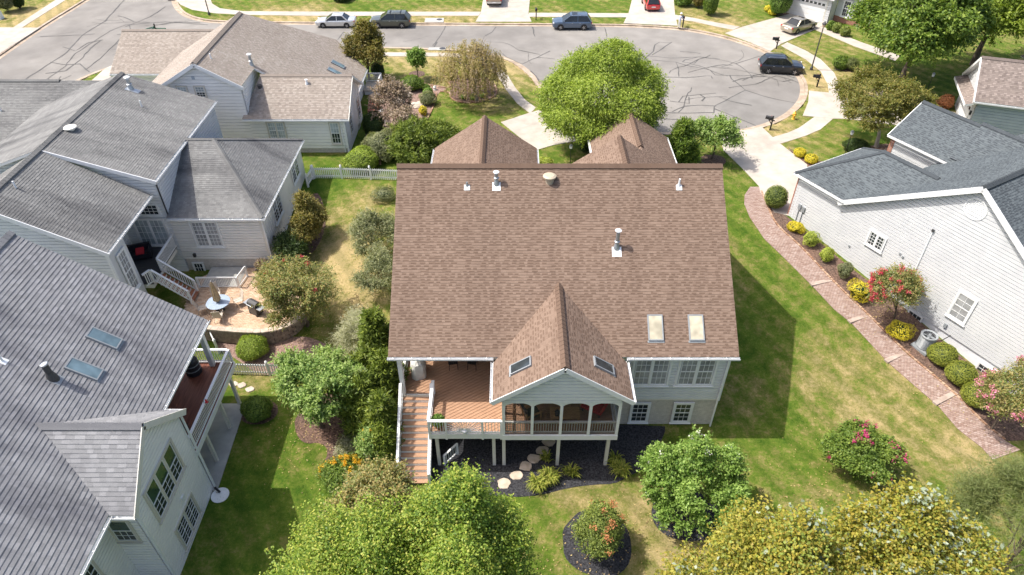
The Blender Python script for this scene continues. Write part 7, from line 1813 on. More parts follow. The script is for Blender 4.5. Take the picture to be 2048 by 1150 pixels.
for i in range(len(line) - 1):
    a, b = Vector(line[i]), Vector(line[i+1]); L = (b - a).length; d = (b - a) / L
    while acc < L:
        p = a + d*acc; z0 = terrain(p.x, p.y)
        MB().obox(Vector((p.x, p.y, 1.24)) - rwo, (d.x, d.y, 0), (-d.y, d.x, 0), (0, 0, 1), step*.97, .36, .09).build('cap_block', M['block'], RW, fix=False)
        for k in range(5):
            z = 1.19 - .2*(k+1) + .1
            if z < z0 - .1: break
            MB().obox(Vector((p.x, p.y, z)) + Vector((d.x, d.y, 0))*(step/2 if k % 2 else 0) - rwo, (d.x, d.y, 0), (-d.y, d.x, 0), (0, 0, 1), step*.975, .30 + rng.uniform(-.02, .02), .192).build('wall_block', M['block_dark'], RW, fix=False)
        acc += step
    acc -= L
AR = thing('areaway_railing', 'white metal railing round the basement stairwell', 'railing', (-19.9, 36.2, 1.2)); aro = Vector(AR.location)
railing(AR, aro, (-21.2,35.5,1.2), (-18.5,35.5,1.2), .9, 'white', .11, .025, True, True, .05); railing(AR, aro, (-18.5,35.5,1.2), (-18.3,36.7,1.2), .9, 'white', .11, .025, False, True, .05)
tag(MB().box((-21.15,35.6,1.203), (-18.6,37.75,1.212)).build('stairwell_slab', M['concrete_grey']), 'shaded concrete stairwell floor behind the white railing', None, None, 'structure')
# table, umbrella, chairs, grill, planter
t = thing('patio_table', 'round table with a blue-grey glass top on the paver patio', 'table', (-19.0, 33.2, 1.2))
MB().lathe((0,0,.71), [(.74,0), (.76,.015), (.74,.03)], 24).build('table_top', mat_plain('frosted_blue_glass', g3(.33,.40,.50), .25), t)
for i in range(4):
    a = i*math.pi/2 + .4; MB().path([(.55*math.cos(a), .55*math.sin(a), 0), (.45*math.cos(a), .45*math.sin(a), .4), (.6*math.cos(a), .6*math.sin(a), .71)], [.02]*3).build('leg', M['mesh_fabric'], t)
t = thing('patio_umbrella', 'folded tan umbrella standing through the round patio table', 'umbrella', (-19.0, 33.2, 1.2), 0)
MB().tube((0,0,0), (0,0,2.45), .022, .022, 8).build('pole', M['wood'], t); MB().lathe((0,0,0), [(.26,0), (.26,.06), (.05,.1)], 14).build('base', M['charcoal'], t); MB().lathe((0,0,2.42), [(.03,0), (.035,.05), (.01,.09)], 8).build('finial', M['white'], t)
mb = MB(); n = 24; prof = [(.22, .95), (.19, 1.3), (.14, 1.8), (.07, 2.3), (.02, 2.44)]
vs = []; fs = []
for j, (r, z) in enumerate(prof):
    for i in range(n):
        rr = r * (1.18 if i % 3 == 0 else .86); a = 2*math.pi*i/n; vs.append((rr*math.cos(a), rr*math.sin(a), z - (.06 if i % 3 and j == 0 else 0)))
for j in range(len(prof)-1):
    for i in range(n): fs.append((j*n+i, j*n+(i+1) % n, (j+1)*n+(i+1) % n, (j+1)*n+i))
mb.add(vs, fs).build('canopy', mat_noise('tan_canvas', g3(.36,.26,.15), g3(.50,.38,.24), 4, .9, .2), t)
def sling_chair(label, loc, rz):
    t = thing('sling_chair', label, 'chair', loc, rz, 'sling chairs round the patio table')
    for sx in (-.27, .27):
        MB().path([(sx,-.32,0), (sx,-.26,.42), (sx,-.30,.63), (sx,.2,.66), (sx,.36,.62)], [.016]*5).build('arm_frame', M['mesh_fabric'], t, fix=False); MB().path([(sx,.36,0), (sx,.2,.40), (sx,.28,.6)], [.016]*3).build('leg', M['mesh_fabric'], t, fix=False)
    MB().obox((0,-.02,.42), (1,0,0), (0,1,-.08), (0,.08,1), .5, .5, .02).build('seat', M['mesh_fabric'], t); MB().obox((0,.33,.74), (1,0,0), (0,.28,1), (0,-1,.28), .5, .68, .02).build('backrest', M['mesh_fabric'], t)
for lab, loc, rz in (('beige sling chair between the table and the grill', (-17.95, 33.75, 1.2), R(-55)), ('beige sling chair below the folded umbrella', (-18.75, 32.25, 1.2), R(190)), ('beige sling chair half hidden by the grey roof corner', (-20.05, 33.0, 1.2), R(110)), ('beige sling chair against the white stairwell railing', (-19.6, 34.35, 1.2), R(30))):
    sling_chair(lab, loc, rz)
t = thing('gas_grill', 'black gas grill with side shelves on the paver patio', 'grill', (-16.6, 32.95, 1.2), R(-32))
MB().box((-.38,-.26,.08), (.38,.26,.72)).build('cabinet', M['charcoal'], t); mb = MB()
vs = [( -.38, -.28*math.cos(a), .74+.30*math.sin(a)) for a in [math.pi*i/8 for i in range(9)]] + [(.38, -.28*math.cos(a), .74+.30*math.sin(a)) for a in [math.pi*i/8 for i in range(9)]]
mb.add(vs, [tuple(range(8,-1,-1)), tuple(range(9,18))] + [(i, i+1, i+10, i+9) for i in range(8)]).build('lid', M['charcoal'], t)
MB().tube((-.3,-.34,.86), (.3,-.34,.86), .018, .018, 8).build('lid_handle', M['metal'], t)
for sx in (-1, 1): MB().box((sx*.40 if sx > 0 else -.78, -.24, .68), (.78 if sx > 0 else -.40, .24, .72)).build('side_shelf', M['metal'], t)
for sx in (-.3, .3): MB().tube((sx,-.28,.06), (sx,-.22,.06), .06, .06, 10).build('caster', M['black'], t)
t = thing('planter', 'black square planter holding dried stems by the grey house wall', 'planter', (-17.2, 36.9, 1.2))
MB().add([(-.27,-.27,0), (.27,-.27,0), (.27,.27,0), (-.27,.27,0), (-.38,-.38,.75), (.38,-.38,.75), (.38,.38,.75), (-.38,.38,.75)], [(0,3,2,1), (4,5,6,7), (0,1,5,4), (1,2,6,5), (2,3,7,6), (3,0,4,7)]).build('pot', M['charcoal'], t)
g = np.random.default_rng(5); d = sphere_dirs(900, g, 0); pos = d*np.array([.42,.42,.5])*g.uniform(.4, 1, (900, 1)) + np.array([0, 0, .78])
quad_mesh('dried_stems', leaf_quads(pos, g.normal(0, 1, d.shape), d, .16, .05, g), g.random(900), LEAF['dry'], t, 'stuff')

# ------------------------------------------------------------------ things on the raised deck
t = thing('covered_grill', 'bulky grill under a crumpled grey-white tarp at the top of the stairs', 'grill', (-5.2, 26.15, 2.905), R(8))
mb = MB(); g2 = random.Random(3); rings = [(0,.40,.62), (.35,.42,.62), (.75,.41,.60), (1.0,.34,.50), (1.15,.22,.34), (1.2,.05,.1)]; n = 18; vs = []; fs = []
for z, a, b in rings:
    for i in range(n):
        th = 2*math.pi*i/n; cx, sy = math.cos(th), math.sin(th); e = .55
        vs.append((math.copysign(abs(cx)**e, cx)*a*g2.uniform(.93, 1.07), math.copysign(abs(sy)**e, sy)*b*g2.uniform(.93, 1.07), z + g2.uniform(-.02, .02)*(z > 0)))
for j in range(len(rings)-1):
    for i in range(n): fs.append((j*n+i, j*n+(i+1) % n, (j+1)*n+(i+1) % n, (j+1)*n+i))
fs.append(tuple(range((len(rings)-1)*n, len(rings)*n))); mb.add(vs, fs).build('tarp_cover', M['tarp'], t)
for sx in (-.28, .28):
    for sy in (-.45, .45): MB().tube((sx-.02,sy,.0), (sx+.02,sy,.0), .05, .05, 8, True).build('caster', M['black'], t)
iron_chair('iron_chair', 'black iron chair on the shaded deck, nearer the covered grill', (-3.3, 26.55, 2.905), R(190), 'iron chairs on the raised deck'); iron_chair('iron_chair', 'black iron chair on the shaded deck, nearer the porch roof', (-2.2, 26.55, 2.905), R(170), 'iron chairs on the raised deck')
t = thing('iron_table', 'round black iron table under the brown roof on the deck', 'table', (-2.75, 27.4, 2.905))
MB().lathe((0,0,.70), [(.55,0), (.57,.015), (.55,.03)], 20).build('table_top', M['black'], t)
for i in range(4): a = i*math.pi/2 + .7; MB().path([(.45*math.cos(a), .45*math.sin(a), 0), (.2*math.cos(a), .2*math.sin(a), .35), (.42*math.cos(a), .42*math.sin(a), .70)], [.02]*3).build('leg', M['black'], t)
t = thing('deck_planter', 'terracotta pot of bright green foliage in the sunny deck corner', 'planter', (-3.78, 22.3, 2.905))
MB().lathe((0,0,0), [(.16,0), (.24,.32), (.26,.34), (.25,.38), (.2,.36)], 14).build('pot', M['terracotta'], t)
d = sphere_dirs(1500, g, -.1); pos = d*np.array([.36,.36,.34])*g.uniform(.3, 1, (1500, 1)) + np.array([0, 0, .5])
quad_mesh('foliage', leaf_quads(pos, d + g.normal(0, .4, d.shape), d, .10, .06, g), g.random(1500), LEAF['fresh'], t, 'stuff')
t = thing('porch_planter', 'potted plant in the sunny corner of the screened porch', 'planter', (.15, 24.0, 2.905))
MB().lathe((0,0,0), [(.15,0), (.2,.3), (.22,.32), (.18,.3)], 12).build('pot', M['terracotta'], t); d = sphere_dirs(700, g, -.1); pos = d*np.array([.4,.4,.55])*g.uniform(.3, 1, (700, 1)) + np.array([0, 0, .75])
quad_mesh('foliage', leaf_quads(pos, d + g.normal(0, .4, d.shape), d, .14, .07, g), g.random(700), LEAF['deep'], t, 'stuff')

# ------------------------------------------------------------------ stepping stones and boulders
def stone(name, label, cat, p, r, h, mat, group=None, seed=0, flat=True, zoff=0):
    q = random.Random(seed); n = 12; mb = MB(); rad = [r*q.uniform(.82, 1.12) for _ in range(n)]; vs = []; fs = []
    prof = [(1, -.05), (1.0, h*.6), (.94, h), (0.5, h*1.02)] if flat else [(.9, -.1), (1.05, h*.3), (.85, h*.75), (.45, h)]
    for k, z in prof:
        for i in range(n): a = 2*math.pi*i/n; jj = 1 if flat else q.uniform(.85, 1.12); vs.append((k*rad[i]*math.cos(a)*jj, k*rad[i]*.85*math.sin(a)*jj, z))
    for j in range(len(prof)-1):
        for i in range(n): fs.append((j*n+i, j*n+(i+1) % n, (j+1)*n+(i+1) % n, (j+1)*n+i))
    fs.append(tuple(range((len(prof)-1)*n, len(prof)*n))); mb.add(vs, fs)
    return tag(mb.build(name, M[mat], loc=(p[0], p[1], terrain(*p) + zoff)), label, cat, group)
for i, p in enumerate(((2.03, 23.56), (1.68, 22.96), (1.20, 22.44), (0.73, 21.95), (0.27, 21.38), (-0.42, 20.86))):
    stone('stepping_stone', '%s round stepping stone counted from the porch across the dark mulch' % ['first', 'second', 'third', 'fourth', 'fifth', 'sixth'][i], 'stepping stone', p, .37, .06, 'flag', 'stepping stones under the porch', i, zoff=.02)
for lab, p in (('stepping stone in the grass nearest the dark deck', (-16.80, 27.83)), ('stepping stone in the grass, middle of the three by the fence', (-16.29, 27.75)), ('stepping stone in the grass nearest the dark shrub', (-15.71, 27.43))):
    stone('stepping_stone', lab, 'stepping stone', p, .28, .05, 'rock', 'stepping stones by the picket fence', 9)
for i, (p, r, h) in enumerate((((-12.28, 65.39), .95, .5), ((-10.84, 61.58), .7, .35), ((-10.37, 63.27), .6, .3), ((-9.13, 60.82), .75, .25), ((-8.70, 61.25), .5, .22), ((-11.00, 59.12), .7, .3), ((-12.67, 61.58), .5, .35), ((-9.76, 58.09), .6, .25), ((-11.77, 57.09), .8, .2), ((-13.31, 63.27), .5, .3))):
    stone('boulder', ['tall buff boulder by the small white deck', 'flat buff boulder left of the dried brown shrub', 'buff boulder on the gravel patch in the rock garden', 'wide low boulder near the dusty grey shrub', 'small boulder beside the dusty grey shrub', 'buff boulder under the larger dried shrub', 'small boulder by the brick steps', 'low boulder near the smaller dried shrub', 'broad flat boulder by the dark spreading shrub', 'small boulder between the deck and the brick steps'][i], 'rock', p, r, h, 'rock', 'boulders of the rock garden', 20 + i, flat=False)
bk = thing('brick_steps', 'small flight of red brick steps at the rock garden', 'steps', (-13.0, 60.6, 2.5))
for i in range(4): MB().box((-.5, -.2 - i*.32, -.05), (.5, .1 - i*.32, .62 - i*.15)).build('step_block', M['brick_red'], bk)
orn = thing('garden_ornament', 'small white ornament on the mulch between the two garden beds', 'ornament', (*(-7.64, 64.43), 2.5))
MB().lathe((0,0,0), [(.16,0), (.12,.12), (.17,.28), (.1,.42), (.02,.5)], 10).build('ornament_body', M['white'], orn)
tag(MB().lathe((0,0,0), [(.3,-.05), (.3,.05), (.26,.08), (.01,.1)], 12).build('white_basin', M['white'], loc=(*(-12.30, 59.75), 2.5)), 'small white basin on the shaded bed by the beige house', 'basin')

# ------------------------------------------------------------------ street furniture
def mailbox(label, p, rz, mat='black'):
    t = thing('mailbox', label, 'mailbox', (p[0], p[1], terrain(*p)), rz, 'kerbside mailboxes')
    MB().box((-.06,-.06,-.05), (.06,.06,1.35)).build('post', M[mat], t); MB().beam((-.35,0,.95), (.2,0,.95), .08, .08).build('arm', M[mat], t); MB().beam((-.3,0,.93), (-.04,0,.60), .06, .06).build('brace', M[mat], t)
    n = 9; pr = [(-.13, 1.0)] + [(-.13*math.cos(math.pi*i/(n-1)), 1.15 + .13*math.sin(math.pi*i/(n-1))) for i in range(n)] + [(.13, 1.0)]
    MB().prism([(-.62, y, z) for y, z in pr], (.55, 0, 0)).build('box', M[mat], t)
    MB().box((-.2,.131,1.1), (-.16,.16,1.32)).build('flag', M['red'], t)
    return t
mailbox('black mailbox at the edge of the pickup driveway', (2.93, 84.7), R(-90)); mailbox('black mailbox where the person stands', (20.25, 82.0), R(-90)); mailbox('black mailbox in front of the garage driveway', (29.4, 75.3), R(-10))
mailbox('black mailbox on the verge below the street lamp', (30.45, 65.15), R(-5)); mailbox('dark mailbox by the fire hydrant and driveway', (23.1, 55.9), R(-30)); mailbox('dark mailbox behind the red flowering bush at the left corner', (-45.25, 58.71), R(45))
def street_lamp(label, p, h):
    t = thing('street_lamp', label, 'street lamp', (p[0], p[1], terrain(*p)), 0, 'street lamps')
    MB().lathe((0,0,0), [(.16,0), (.15,.25), (.075,.4)], 12).build('base', M['charcoal'], t); MB().tube((0,0,.3), (0,0,h-.55), .07, .05, 10).build('pole', M['charcoal'], t)
    MB().lathe((0,0,h-.55), [(.06,0), (.16,.08), (.2,.34)], 8).build('lantern_glass', M['lamp_glass'], t); MB().lathe((0,0,h-.21), [(.24,0), (.22,.08), (.1,.18), (.03,.26)], 8).build('lantern_roof', M['charcoal'], t)
    return t
street_lamp('tall black street lamp on the verge by the turning circle', (31.32, 69.41), 4.95); street_lamp('dark street lamp pole at the corner sidewalk near the top edge', (-37.49, 86.51), 4.95)
def yard_lamp(label, p, h=1.75):
    t = thing('yard_lamp', label, 'lamp post', (p[0], p[1], terrain(*p)), 0, 'garden lamp posts')
    MB().tube((0,0,-.05), (0,0,h), .035, .03, 8).build('pole', M['black'], t); MB().lathe((0,0,h), [(.05,0), (.12,.05), (.14,.28)], 6).build('lantern_glass', M['lamp_clear'], t); MB().lathe((0,0,h+.28), [(.17,0), (.08,.1), (.02,.16)], 6).build('lantern_roof', M['metal_grey'], t)
yard_lamp('garden lamp post beside the rust tinged maple', (28.2, 51.6)); yard_lamp('garden lamp post between the two front gables', (4.79, 49.71), 1.5); yard_lamp('garden lamp post on the shaded lawn by the white garage', (40.57, 63.50))
t = thing('fire_hydrant', 'yellow fire hydrant on the verge by the turning circle', 'fire hydrant', (*(25.87, 58.09), 2.5))
MB().lathe((0,0,-.05), [(.17,0), (.17,.08), (.12,.1), (.115,.55), (.15,.57), (.15,.62), (.10,.68), (.04,.78), (.03,.84)], 12).build('barrel', M['yellow'], t)
for s in (-1, 1): MB().tube((s*.1,0,.42), (s*.2,0,.42), .055, .055, 8).build('outlet', M['yellow'], t)
MB().tube((0,-.1,.40), (0,-.22,.40), .075, .075, 8).build('pumper_outlet', M['yellow'], t)
t = thing('street_sign', 'pair of green street name blades on a dark post behind the beige roof', 'street sign', (-38.6, 74.6, 2.5))
MB().box((-.05,-.05,-.1), (.05,.05,3.0)).build('post', M['black'], t)
b1 = MB().box((.06,-.012,2.30), (1.15,.012,2.55)).build('sign_blade', M['signgreen'], t); b2 = MB().obox((-.35,-.42,2.62), (.62,.78,0), (-.78,.62,0), (0,0,1), 1.0, .024, .24).build('sign_blade', M['signgreen'], t)
for i in range(6): MB().box((.20+i*.14,-.018,2.37), (.29+i*.14,-.0125,2.48)).build('lettering_mark', M['white'], b1)
for i in range(5):
    c0 = Vector((-.35,-.42,2.62)) + Vector((.62,.78,0))*(-.3+i*.15) + Vector((.78,-.62,0))*.0155; MB().obox(c0, (.62,.78,0), (-.78,.62,0), (0,0,1), .08, .005, .11).build('lettering_mark', M['white'], b2)
tag(MB().add([(-.5,-.4,-.05), (.5,-.4,-.05), (.5,.4,-.05), (-.5,.4,-.05), (-.42,-.32,1.0), (.42,-.32,1.0), (.42,.32,1.0), (-.42,.32,1.0)], [(0,3,2,1), (4,5,6,7), (0,1,5,4), (1,2,6,5), (2,3,7,6), (3,0,4,7)]).build('utility_box', M['metal_white'], loc=(*(-62.74, 85.05), 2.5)), 'white utility box on the grass at the left edge', 'utility box')

# ------------------------------------------------------------------ vehicles
def paint(name, c, metal=.35): return mat_plain(name, c, .28, metal, .5, 1.0, var=.03)
WHEEL = {}
def wheel(parent, x, y, r, w=.21):
    key = round(r, 3)
    if key not in WHEEL:
        mb = MB(); n = 20; prof = [(r*.62, -w/2), (r*.92, -w/2), (r, -w*.3), (r, w*.3), (r*.92, w/2), (r*.62, w/2)]; vs = []; fs = []
        for rr, yy in prof:
            for i in range(n): a = 2*math.pi*i/n; vs.append((rr*math.cos(a), yy, rr*math.sin(a)))
        for j in range(len(prof)-1):
            for i in range(n): fs.append((j*n+i, j*n+(i+1) % n, (j+1)*n+(i+1) % n, (j+1)*n+i))
        ty = mb.add(vs, fs).mesh('wheel', M['rubber'])
        rb = MB(); rb.tube((0,-w*.3,0), (0,w*.3,0), r*.64, r*.64, 18)
        for i in range(5):
            a = 2*math.pi*i/5; d = Vector((math.cos(a), 0, math.sin(a)))
            for s in (-1, 1): rb.obox(d*r*.36 + Vector((0, s*w*.36, 0)), d, Vector((-d.z, 0, d.x)), (0,1,0), r*.56, r*.14, w*.2)
        WHEEL[key] = (ty, rb.mesh('rim', M['alloy']))
    ty, rm = WHEEL[key]
    wob = inst('wheel', ty, parent, Matrix.Translation((x, y, r))); inst('rim', rm, wob, Matrix.Identity(4))

def car(name, label, loc, heading, L, W, Ht, mat, kind='suv', rails=False, rack=False, sunroof=False, cat='car', clad=None):
    """nose along +x. lower body lofted from stations, cabin of glass panes between painted pillars"""
    t = thing(name, label, cat, loc, heading); hw = W/2; r = .34 if kind != 'sedan' else .31
    gc = .22 if kind != 'sedan' else .17
    belt = Ht*.60 if kind != 'sedan' else Ht*.62
    hoodz = Ht*.58 if kind != 'sedan' else Ht*.55; tailz = belt*1.0 if kind != 'sedan' else Ht*.64
    if kind == 'sedan': st = [(-.5, .40, tailz*.86, .80), (-.485, gc+.08, tailz*.97, .90), (-.42, gc, tailz, .97), (-.30, gc, tailz, 1.0), (-.05, gc, belt, 1.0), (.16, gc, belt*.98, 1.0), (.24, gc, hoodz*1.06, .99), (.38, gc, hoodz, .96), (.46, gc+.04, hoodz*.90, .90), (.495, gc+.12, hoodz*.74, .76)]
    else: st = [(-.5, .48, belt*.86, .82), (-.49, gc+.10, belt*.97, .91), (-.44, gc, belt, .97), (-.28, gc, belt, 1.0), (0, gc, belt, 1.0), (.18, gc, belt*.99, 1.0), (.25, gc, hoodz*1.05, .99), (.38, gc, hoodz, .96), (.465, gc+.05, hoodz*.93, .91), (.497, gc+.14, hoodz*.76, .78)]
    vs = []; fs = []; m = 11
    for x, zl, zt_, k in st:
        w = hw*k
        for yy, z in ((-w*.80, zl), (-w*.97, zl+.10), (-w, zl+(zt_-zl)*.45), (-w*.985, zl+(zt_-zl)*.80), (-w*.92, zt_-.015), (0, zt_+.025), (w*.92, zt_-.015), (w*.985, zl+(zt_-zl)*.80), (w, zl+(zt_-zl)*.45), (w*.97, zl+.10), (w*.80, zl)): vs.append((x*L, yy, z))
    for j in range(len(st)-1):
        for i in range(m): fs.append((j*m+i, j*m+(i+1) % m, (j+1)*m+(i+1) % m, (j+1)*m+i))
    fs += [tuple(range(m-1,-1,-1)), tuple(range((len(st)-1)*m, len(st)*m))]
    MB().add(vs, fs).build('body', mat, t)
    # cabin
    if kind == 'sedan': xb0, xb1, xf1, xf0 = -.33*L, -.20*L, .06*L, .235*L
    else: xb0, xb1, xf1, xf0 = -.482*L, -.375*L, .05*L, .25*L
    yb, yt = hw*.90, hw*.70; z0 = belt - .01; z1 = Ht - .06
    q = lambda x, y, z: Vector((x, y, z))
    def panel(nm, pts, matk, out):
        c = sum((Vector(p) for p in pts), Vector()) / len(pts); n = (Vector(pts[1])-Vector(pts[0])).cross(Vector(pts[2])-Vector(pts[0])).normalized()
        if n.dot(out) < 0: n = -n
        MB().prism(pts, n*.012).build(nm, M[matk], t)
    panel('windscreen', [q(xf0,-yb*.96,z0), q(xf0,yb*.96,z0), q(xf1,yt*.97,z1), q(xf1,-yt*.97,z1)], 'car_glass', Vector((1,0,.5))); panel('rear_window', [q(xb0,-yb*.94,z0+.04), q(xb0,yb*.94,z0+.04), q(xb1,yt*.95,z1-.02), q(xb1,-yt*.95,z1-.02)], 'car_glass', Vector((-1,0,.5)))
    xm = (xb0+xf0)/2*.6 + (xb1+xf1)/2*.4
    for s in (-1, 1):
        panel('side_window', [q(xm+.04,s*yb,z0), q(xf0-.10,s*yb,z0), q(xf1-.02,s*yt,z1-.03), q(xm+.04,s*yt,z1-.03)], 'car_glass', Vector((0,s,.2))); panel('side_window', [q(xb0+.14,s*yb,z0), q(xm-.04,s*yb,z0), q(xm-.04,s*yt,z1-.03), q(xb1+.10,s*yt,z1-.03)], 'car_glass', Vector((0,s,.2)))
    rv = MB(); inner = [(xb0+.05,yb*.9,z0-.05), (xf0-.05,yb*.9,z0-.05), (xf1-.03,yt*.92,z1-.04), (xb1+.03,yt*.92,z1-.04)]
    rv.add([q(x,-y,z) for x,y,z in inner] + [q(x,y,z) for x,y,z in inner], [(0,1,2,3), (7,6,5,4), (0,4,5,1), (1,5,6,2), (2,6,7,3), (3,7,4,0)]); rv.build('cabin_interior', M['black'], t)
    for s in (-1, 1):
        pb = MB(); pb.beam(q(xf0,s*yb,z0), q(xf1,s*yt,z1), .06, .06); pb.beam(q(xb0+.03,s*yb,z0), q(xb1,s*yt,z1), .12, .07); pb.beam(q(xm,s*yb,z0), q(xm,s*yt,z1), .06, .03); pb.beam(q(xb1,s*yt,z1), q(xf1,s*yt,z1), .06, .05)
        pb.build('pillar_frame', mat, t, fix=False)
    rf = []; nx = 6
    for i in range(nx+1):
        u = i/nx; x = xb1 - .04 + (xf1 - xb1 + .06)*u; bow = .085*math.sin(math.pi*min(1, max(0, u*.9+.05)))
        for yy, dz_ in ((-yt, 0), (-yt*.75, .7), (0, 1), (yt*.75, .7), (yt, 0)): rf.append((x, yy, z1 + .012 + bow*dz_))
    ro = MB().add(rf, [(i*5+j, i*5+j+1, (i+1)*5+j+1, (i+1)*5+j) for i in range(nx) for j in range(4)]).build('roof', mat, t, smooth=True)
    if sunroof: MB().box(((xb1+xf1)/2+.15,-yt*.6,z1+.085), (xf1-.2,yt*.6,z1+.092)).build('sunroof', M['car_glass'], ro)
    if rails:
        for s in (-1, 1): MB().path([(xb1+.1,s*yt*.95,z1+.04), (xb1+.25,s*yt*.95,z1+.11), (xf1-.3,s*yt*.95,z1+.11), (xf1-.15,s*yt*.95,z1+.04)], [.02]*4).build('roof_rail', M['alloy'], ro, fix=False)
    if rack:
        for x in (xb1+.5, xf1-.35): MB().beam((x,-yt,z1+.13), (x,yt,z1+.13), .07, .03).build('cross_bar', M['black'], ro)
    wx = L*.295
    for sx in (-1, 1):
        for sy in (-1, 1):
            ar = MB(); ar.tube((sx*wx,sy*(hw-.25),r+.02), (sx*wx,sy*(hw+.006),r+.02), r*1.14, r*1.14, 20); ar.build('wheel_arch', M['black'], t)
            wheel(t, sx*wx, sy*(hw - .09), r)
    for s in (-1, 1):
        MB().obox((L*.462,s*hw*.70,hoodz*.84), (1,-s*.35,0), (s*.35,1,0), (0,0,1), .16, .34, .13).build('headlight', M['lamp_clear'], t); MB().obox((-L*.483,s*hw*.72,tailz*.86), (1,s*.2,0), (-s*.2,1,0), (0,0,1), .10, .36, .17).build('tail_light', M['lamp_red'], t)
        MB().obox((xf0-.18,s*(hw+.04),belt+.06), (1,0,0), (0,1,0), (0,0,1), .12, .2, .13).build('wing_mirror', mat, t)
        for xh in (xm-.35, xm+.55): MB().box((xh,s*hw*.99-.012,belt-.16), (xh+.16,s*hw*.99+.012,belt-.13)).build('door_handle', M['alloy'], t)
    MB().box((-L*.5-.012,-.26,tailz*.62), (-L*.5+.03,.26,tailz*.62+.12)).build('number_plate', M['plate'], t); MB().box((L*.488,-hw*.5,gc+.22), (L*.499,hw*.5,gc+.40)).build('grille', M['black'], t)
    if clad: MB().box((-L*.44,-hw*.985,gc-.02), (L*.44,hw*.985,gc+.10)).build('sill_cladding', M['black'], t)
    return t
SZ = STREET_Z + .006
car('silver_sedan', 'silver sedan parked on the far side of the street', (-21.05, 83.0, SZ), R(180), 4.75, 1.80, 1.42, paint('silver_paint', g3(.62,.62,.61), .5), 'sedan')
car('green_suv', 'dark olive green crossover with roof bars behind the silver sedan', (-14.5, 82.95, SZ), R(180), 4.85, 1.90, 1.68, paint('olive_paint', g3(.085,.09,.065)), 'suv', rack=True, clad=True)
car('blue_suv', 'slate blue crossover parked between the two driveways', (7.1, 82.3, SZ), R(180), 4.65, 1.90, 1.66, paint('slate_paint', g3(.085,.125,.185)), 'suv', rails=True, sunroof=True)
car('black_suv', 'black compact crossover parked nose to the turning circle kerb', (28.0, 69.3, SZ), R(-8), 4.45, 1.85, 1.65, paint('black_paint', g3(.012,.014,.018), .2), 'suv', rails=True, clad=True)
car('champagne_sedan', 'champagne sedan in the driveway of the garage front house', (33.75, 81.2, 2.545), R(34), 4.8, 1.85, 1.45, paint('champagne_paint', g3(.42,.38,.30), .6), 'sedan', sunroof=True)
car('red_hatchback', 'red car seen from behind in a driveway at the top edge', (17.6, 89.6, 2.545), R(90), 4.5, 1.8, 1.5, paint('red_paint', g3(.48,.02,.025), .2), 'suv')
def pickup():
    t = thing('pickup_truck', 'tan pickup truck tail at the top edge of the driveway', 'truck', (-2.28, 92.0, 2.545), R(90)); pm = paint('tan_paint', g3(.36,.27,.18), .3)
    MB().box((-2.7,-.95,.48), (2.7,.95,1.0)).build('body', pm, t); MB().box((-2.7,-.95,1.0), (-.6,-.85,1.30)).build('bed_side', pm, t); MB().box((-2.7,.85,1.0), (-.6,.95,1.30)).build('bed_side', pm, t); MB().box((-2.74,-.85,.62), (-2.66,.85,1.30)).build('tailgate', pm, t)
    MB().add([(-.6,-.9,1.0), (1.3,-.9,1.0), (1.3,.9,1.0), (-.6,.9,1.0), (-.45,-.75,1.8), (.7,-.75,1.8), (.7,.75,1.8), (-.45,.75,1.8)], [(0,3,2,1), (4,5,6,7), (0,1,5,4), (1,2,6,5), (2,3,7,6), (3,0,4,7)]).build('cab', pm, t); MB().box((-.62,-.6,1.2), (-.5,.6,1.65)).build('rear_window', M['car_glass'], t)
    MB().box((-2.85,-.9,.5), (-2.7,.9,.68)).build('bumper', M['alloy'], t); MB().box((-2.87,-.2,.54), (-2.84,.2,.66)).build('number_plate', M['plate'], t)
    for s in (-1, 1): MB().box((-2.75,s*.9-.07,.75), (-2.68,s*.9+.07,1.15)).build('tail_light', M['lamp_red'], t)
    for sx in (-1.7, 1.75):
        for sy in (-.84, .84): wheel(t, sx, sy, .38)
pickup()

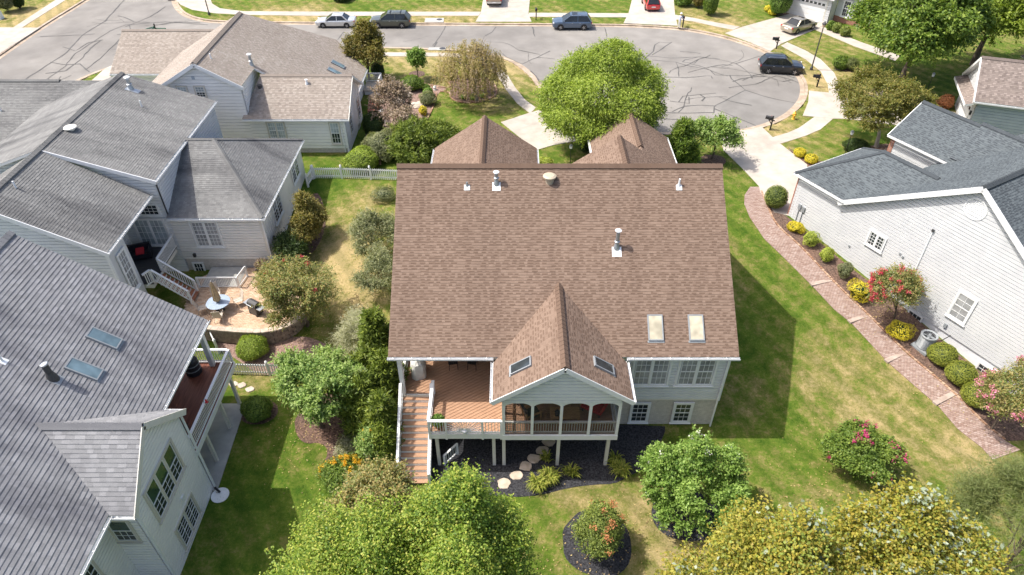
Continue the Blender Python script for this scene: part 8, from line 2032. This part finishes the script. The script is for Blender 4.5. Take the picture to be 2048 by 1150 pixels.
# ------------------------------------------------------------------ the person by the mailbox
def person(loc, rz):
    t = thing('person', 'person in a pale blue shirt, light trousers and white hat at the mailbox', 'person', loc, rz)
    J = {'pelvis': (0,0,.93), 'waist': (0,.0,1.08), 'chest': (0,.03,1.30), 'neck': (0,.05,1.47), 'head0': (0,.07,1.56), 'head1': (0,.08,1.70),
         'shL': (-.18,.03,1.40), 'elL': (-.24,.14,1.15), 'wrL': (-.16,.36,1.08), 'shR': (.18,.03,1.40), 'elR': (.25,.18,1.18), 'wrR': (.20,.42,1.15),
         'hiL': (-.09,0,.88), 'knL': (-.10,.02,.48), 'anL': (-.10,-.03,.08), 'toL': (-.11,.13,.035), 'hiR': (.09,0,.88), 'knR': (.10,.05,.48), 'anR': (.11,.03,.08), 'toR': (.12,.19,.035)}
    Rr = {'pelvis': (.15,.11), 'waist': (.14,.10), 'chest': (.16,.11), 'neck': (.055,.055), 'head0': (.075,.085), 'head1': (.08,.09), 'shL': (.065,.065), 'elL': (.048,.048), 'wrL': (.034,.034), 'shR': (.065,.065), 'elR': (.048,.048), 'wrR': (.034,.034),
          'hiL': (.10,.10), 'knL': (.068,.068), 'anL': (.05,.05), 'toL': (.04,.035), 'hiR': (.10,.10), 'knR': (.068,.068), 'anR': (.05,.05), 'toR': (.04,.035)}
    names = list(J); E = [('pelvis','waist'), ('waist','chest'), ('chest','neck'), ('neck','head0'), ('head0','head1'), ('chest','shL'), ('shL','elL'), ('elL','wrL'), ('chest','shR'), ('shR','elR'), ('elR','wrR'), ('pelvis','hiL'), ('hiL','knL'), ('knL','anL'), ('anL','toL'), ('pelvis','hiR'), ('hiR','knR'), ('knR','anR'), ('anR','toR')]
    me = bpy.data.meshes.new('figure'); me.from_pydata([J[n] for n in names], [(names.index(a), names.index(b)) for a, b in E], [])
    o = bpy.data.objects.new('figure_tmp', me); C.objects.link(o)
    sm = o.modifiers.new('skin', 'SKIN'); o.modifiers.new('sub', 'SUBSURF').levels = 2
    for i, n in enumerate(names): v = me.skin_vertices[0].data[i]; v.radius = Rr[n]; v.use_root = (n == 'pelvis')
    dg = bpy.context.evaluated_depsgraph_get(); bm_ = bpy.data.meshes.new_from_object(o.evaluated_get(dg)); bpy.data.objects.remove(o)
    for m in ('trousers', 'shirt', 'skin', 'rubber'): bm_.materials.append(M[m])
    bm_.materials.clear()
    for m in ('trousers', 'shirt', 'skin', 'charcoal'): bm_.materials.append(M[m])
    for p in bm_.polygons:
        c = p.center; p.use_smooth = True
        arm = c.y > .30 and 1.0 < c.z < 1.25
        p.material_index = 3 if c.z < .09 else 2 if c.z > 1.46 or arm else 1 if c.z > .95 else 0
    link(bpy.data.objects.new('body', bm_), t)
    for s, w in ((-1, (-.16,.36,1.08)), (1, (.20,.42,1.15))):
        hm = MB(); w = Vector(w); hm.obox(w + Vector((0,.05,0)), (1,0,0), (0,1,0), (0,0,1), .075, .10, .03)
        for i in range(4): a = w + Vector((-.028+i*.019,.095,0)); hm.path([a, a + Vector((0,.04,-.008)), a + Vector((0,.06+.01*(i in (1,2)),-.03))], [.009,.008,.006], 6)
        a = w + Vector((-s*.04,.03,0)); hm.path([a, a + Vector((-s*.025,.03,-.01)), a + Vector((-s*.02,.06,-.02))], [.011,.009,.007], 6)
        hm.build('hand', M['skin'], t)
    hb = MB(); hb.lathe((0,.08,1.715), [(.16,0), (.155,.015), (.105,.02), (.10,.09), (.05,.115), (.01,.12)], 14); hb.build('hat', M['hat'], t)
    fb = MB(); fb.obox((0,.175,1.625), (1,0,0), (0,1,0), (0,0,1), .03, .04, .045); fb.build('nose', M['skin'], t)
    for s in (-1, 1): MB().lathe((s*.035,.163,1.65), [(.012,-.008), (.012,.008)], 6).build('eye', M['black'], t); MB().obox((s*.085,.07,1.63), (0,1,0), (1,0,0), (0,0,1), .04, .02, .06).build('ear', M['skin'], t)
    MB().obox((0,.165,1.575), (1,0,0), (0,1,0), (0,0,1), .05, .012, .01).build('mouth', M['terracotta'], t)
person((19.75, 81.72, 2.52), R(-60))
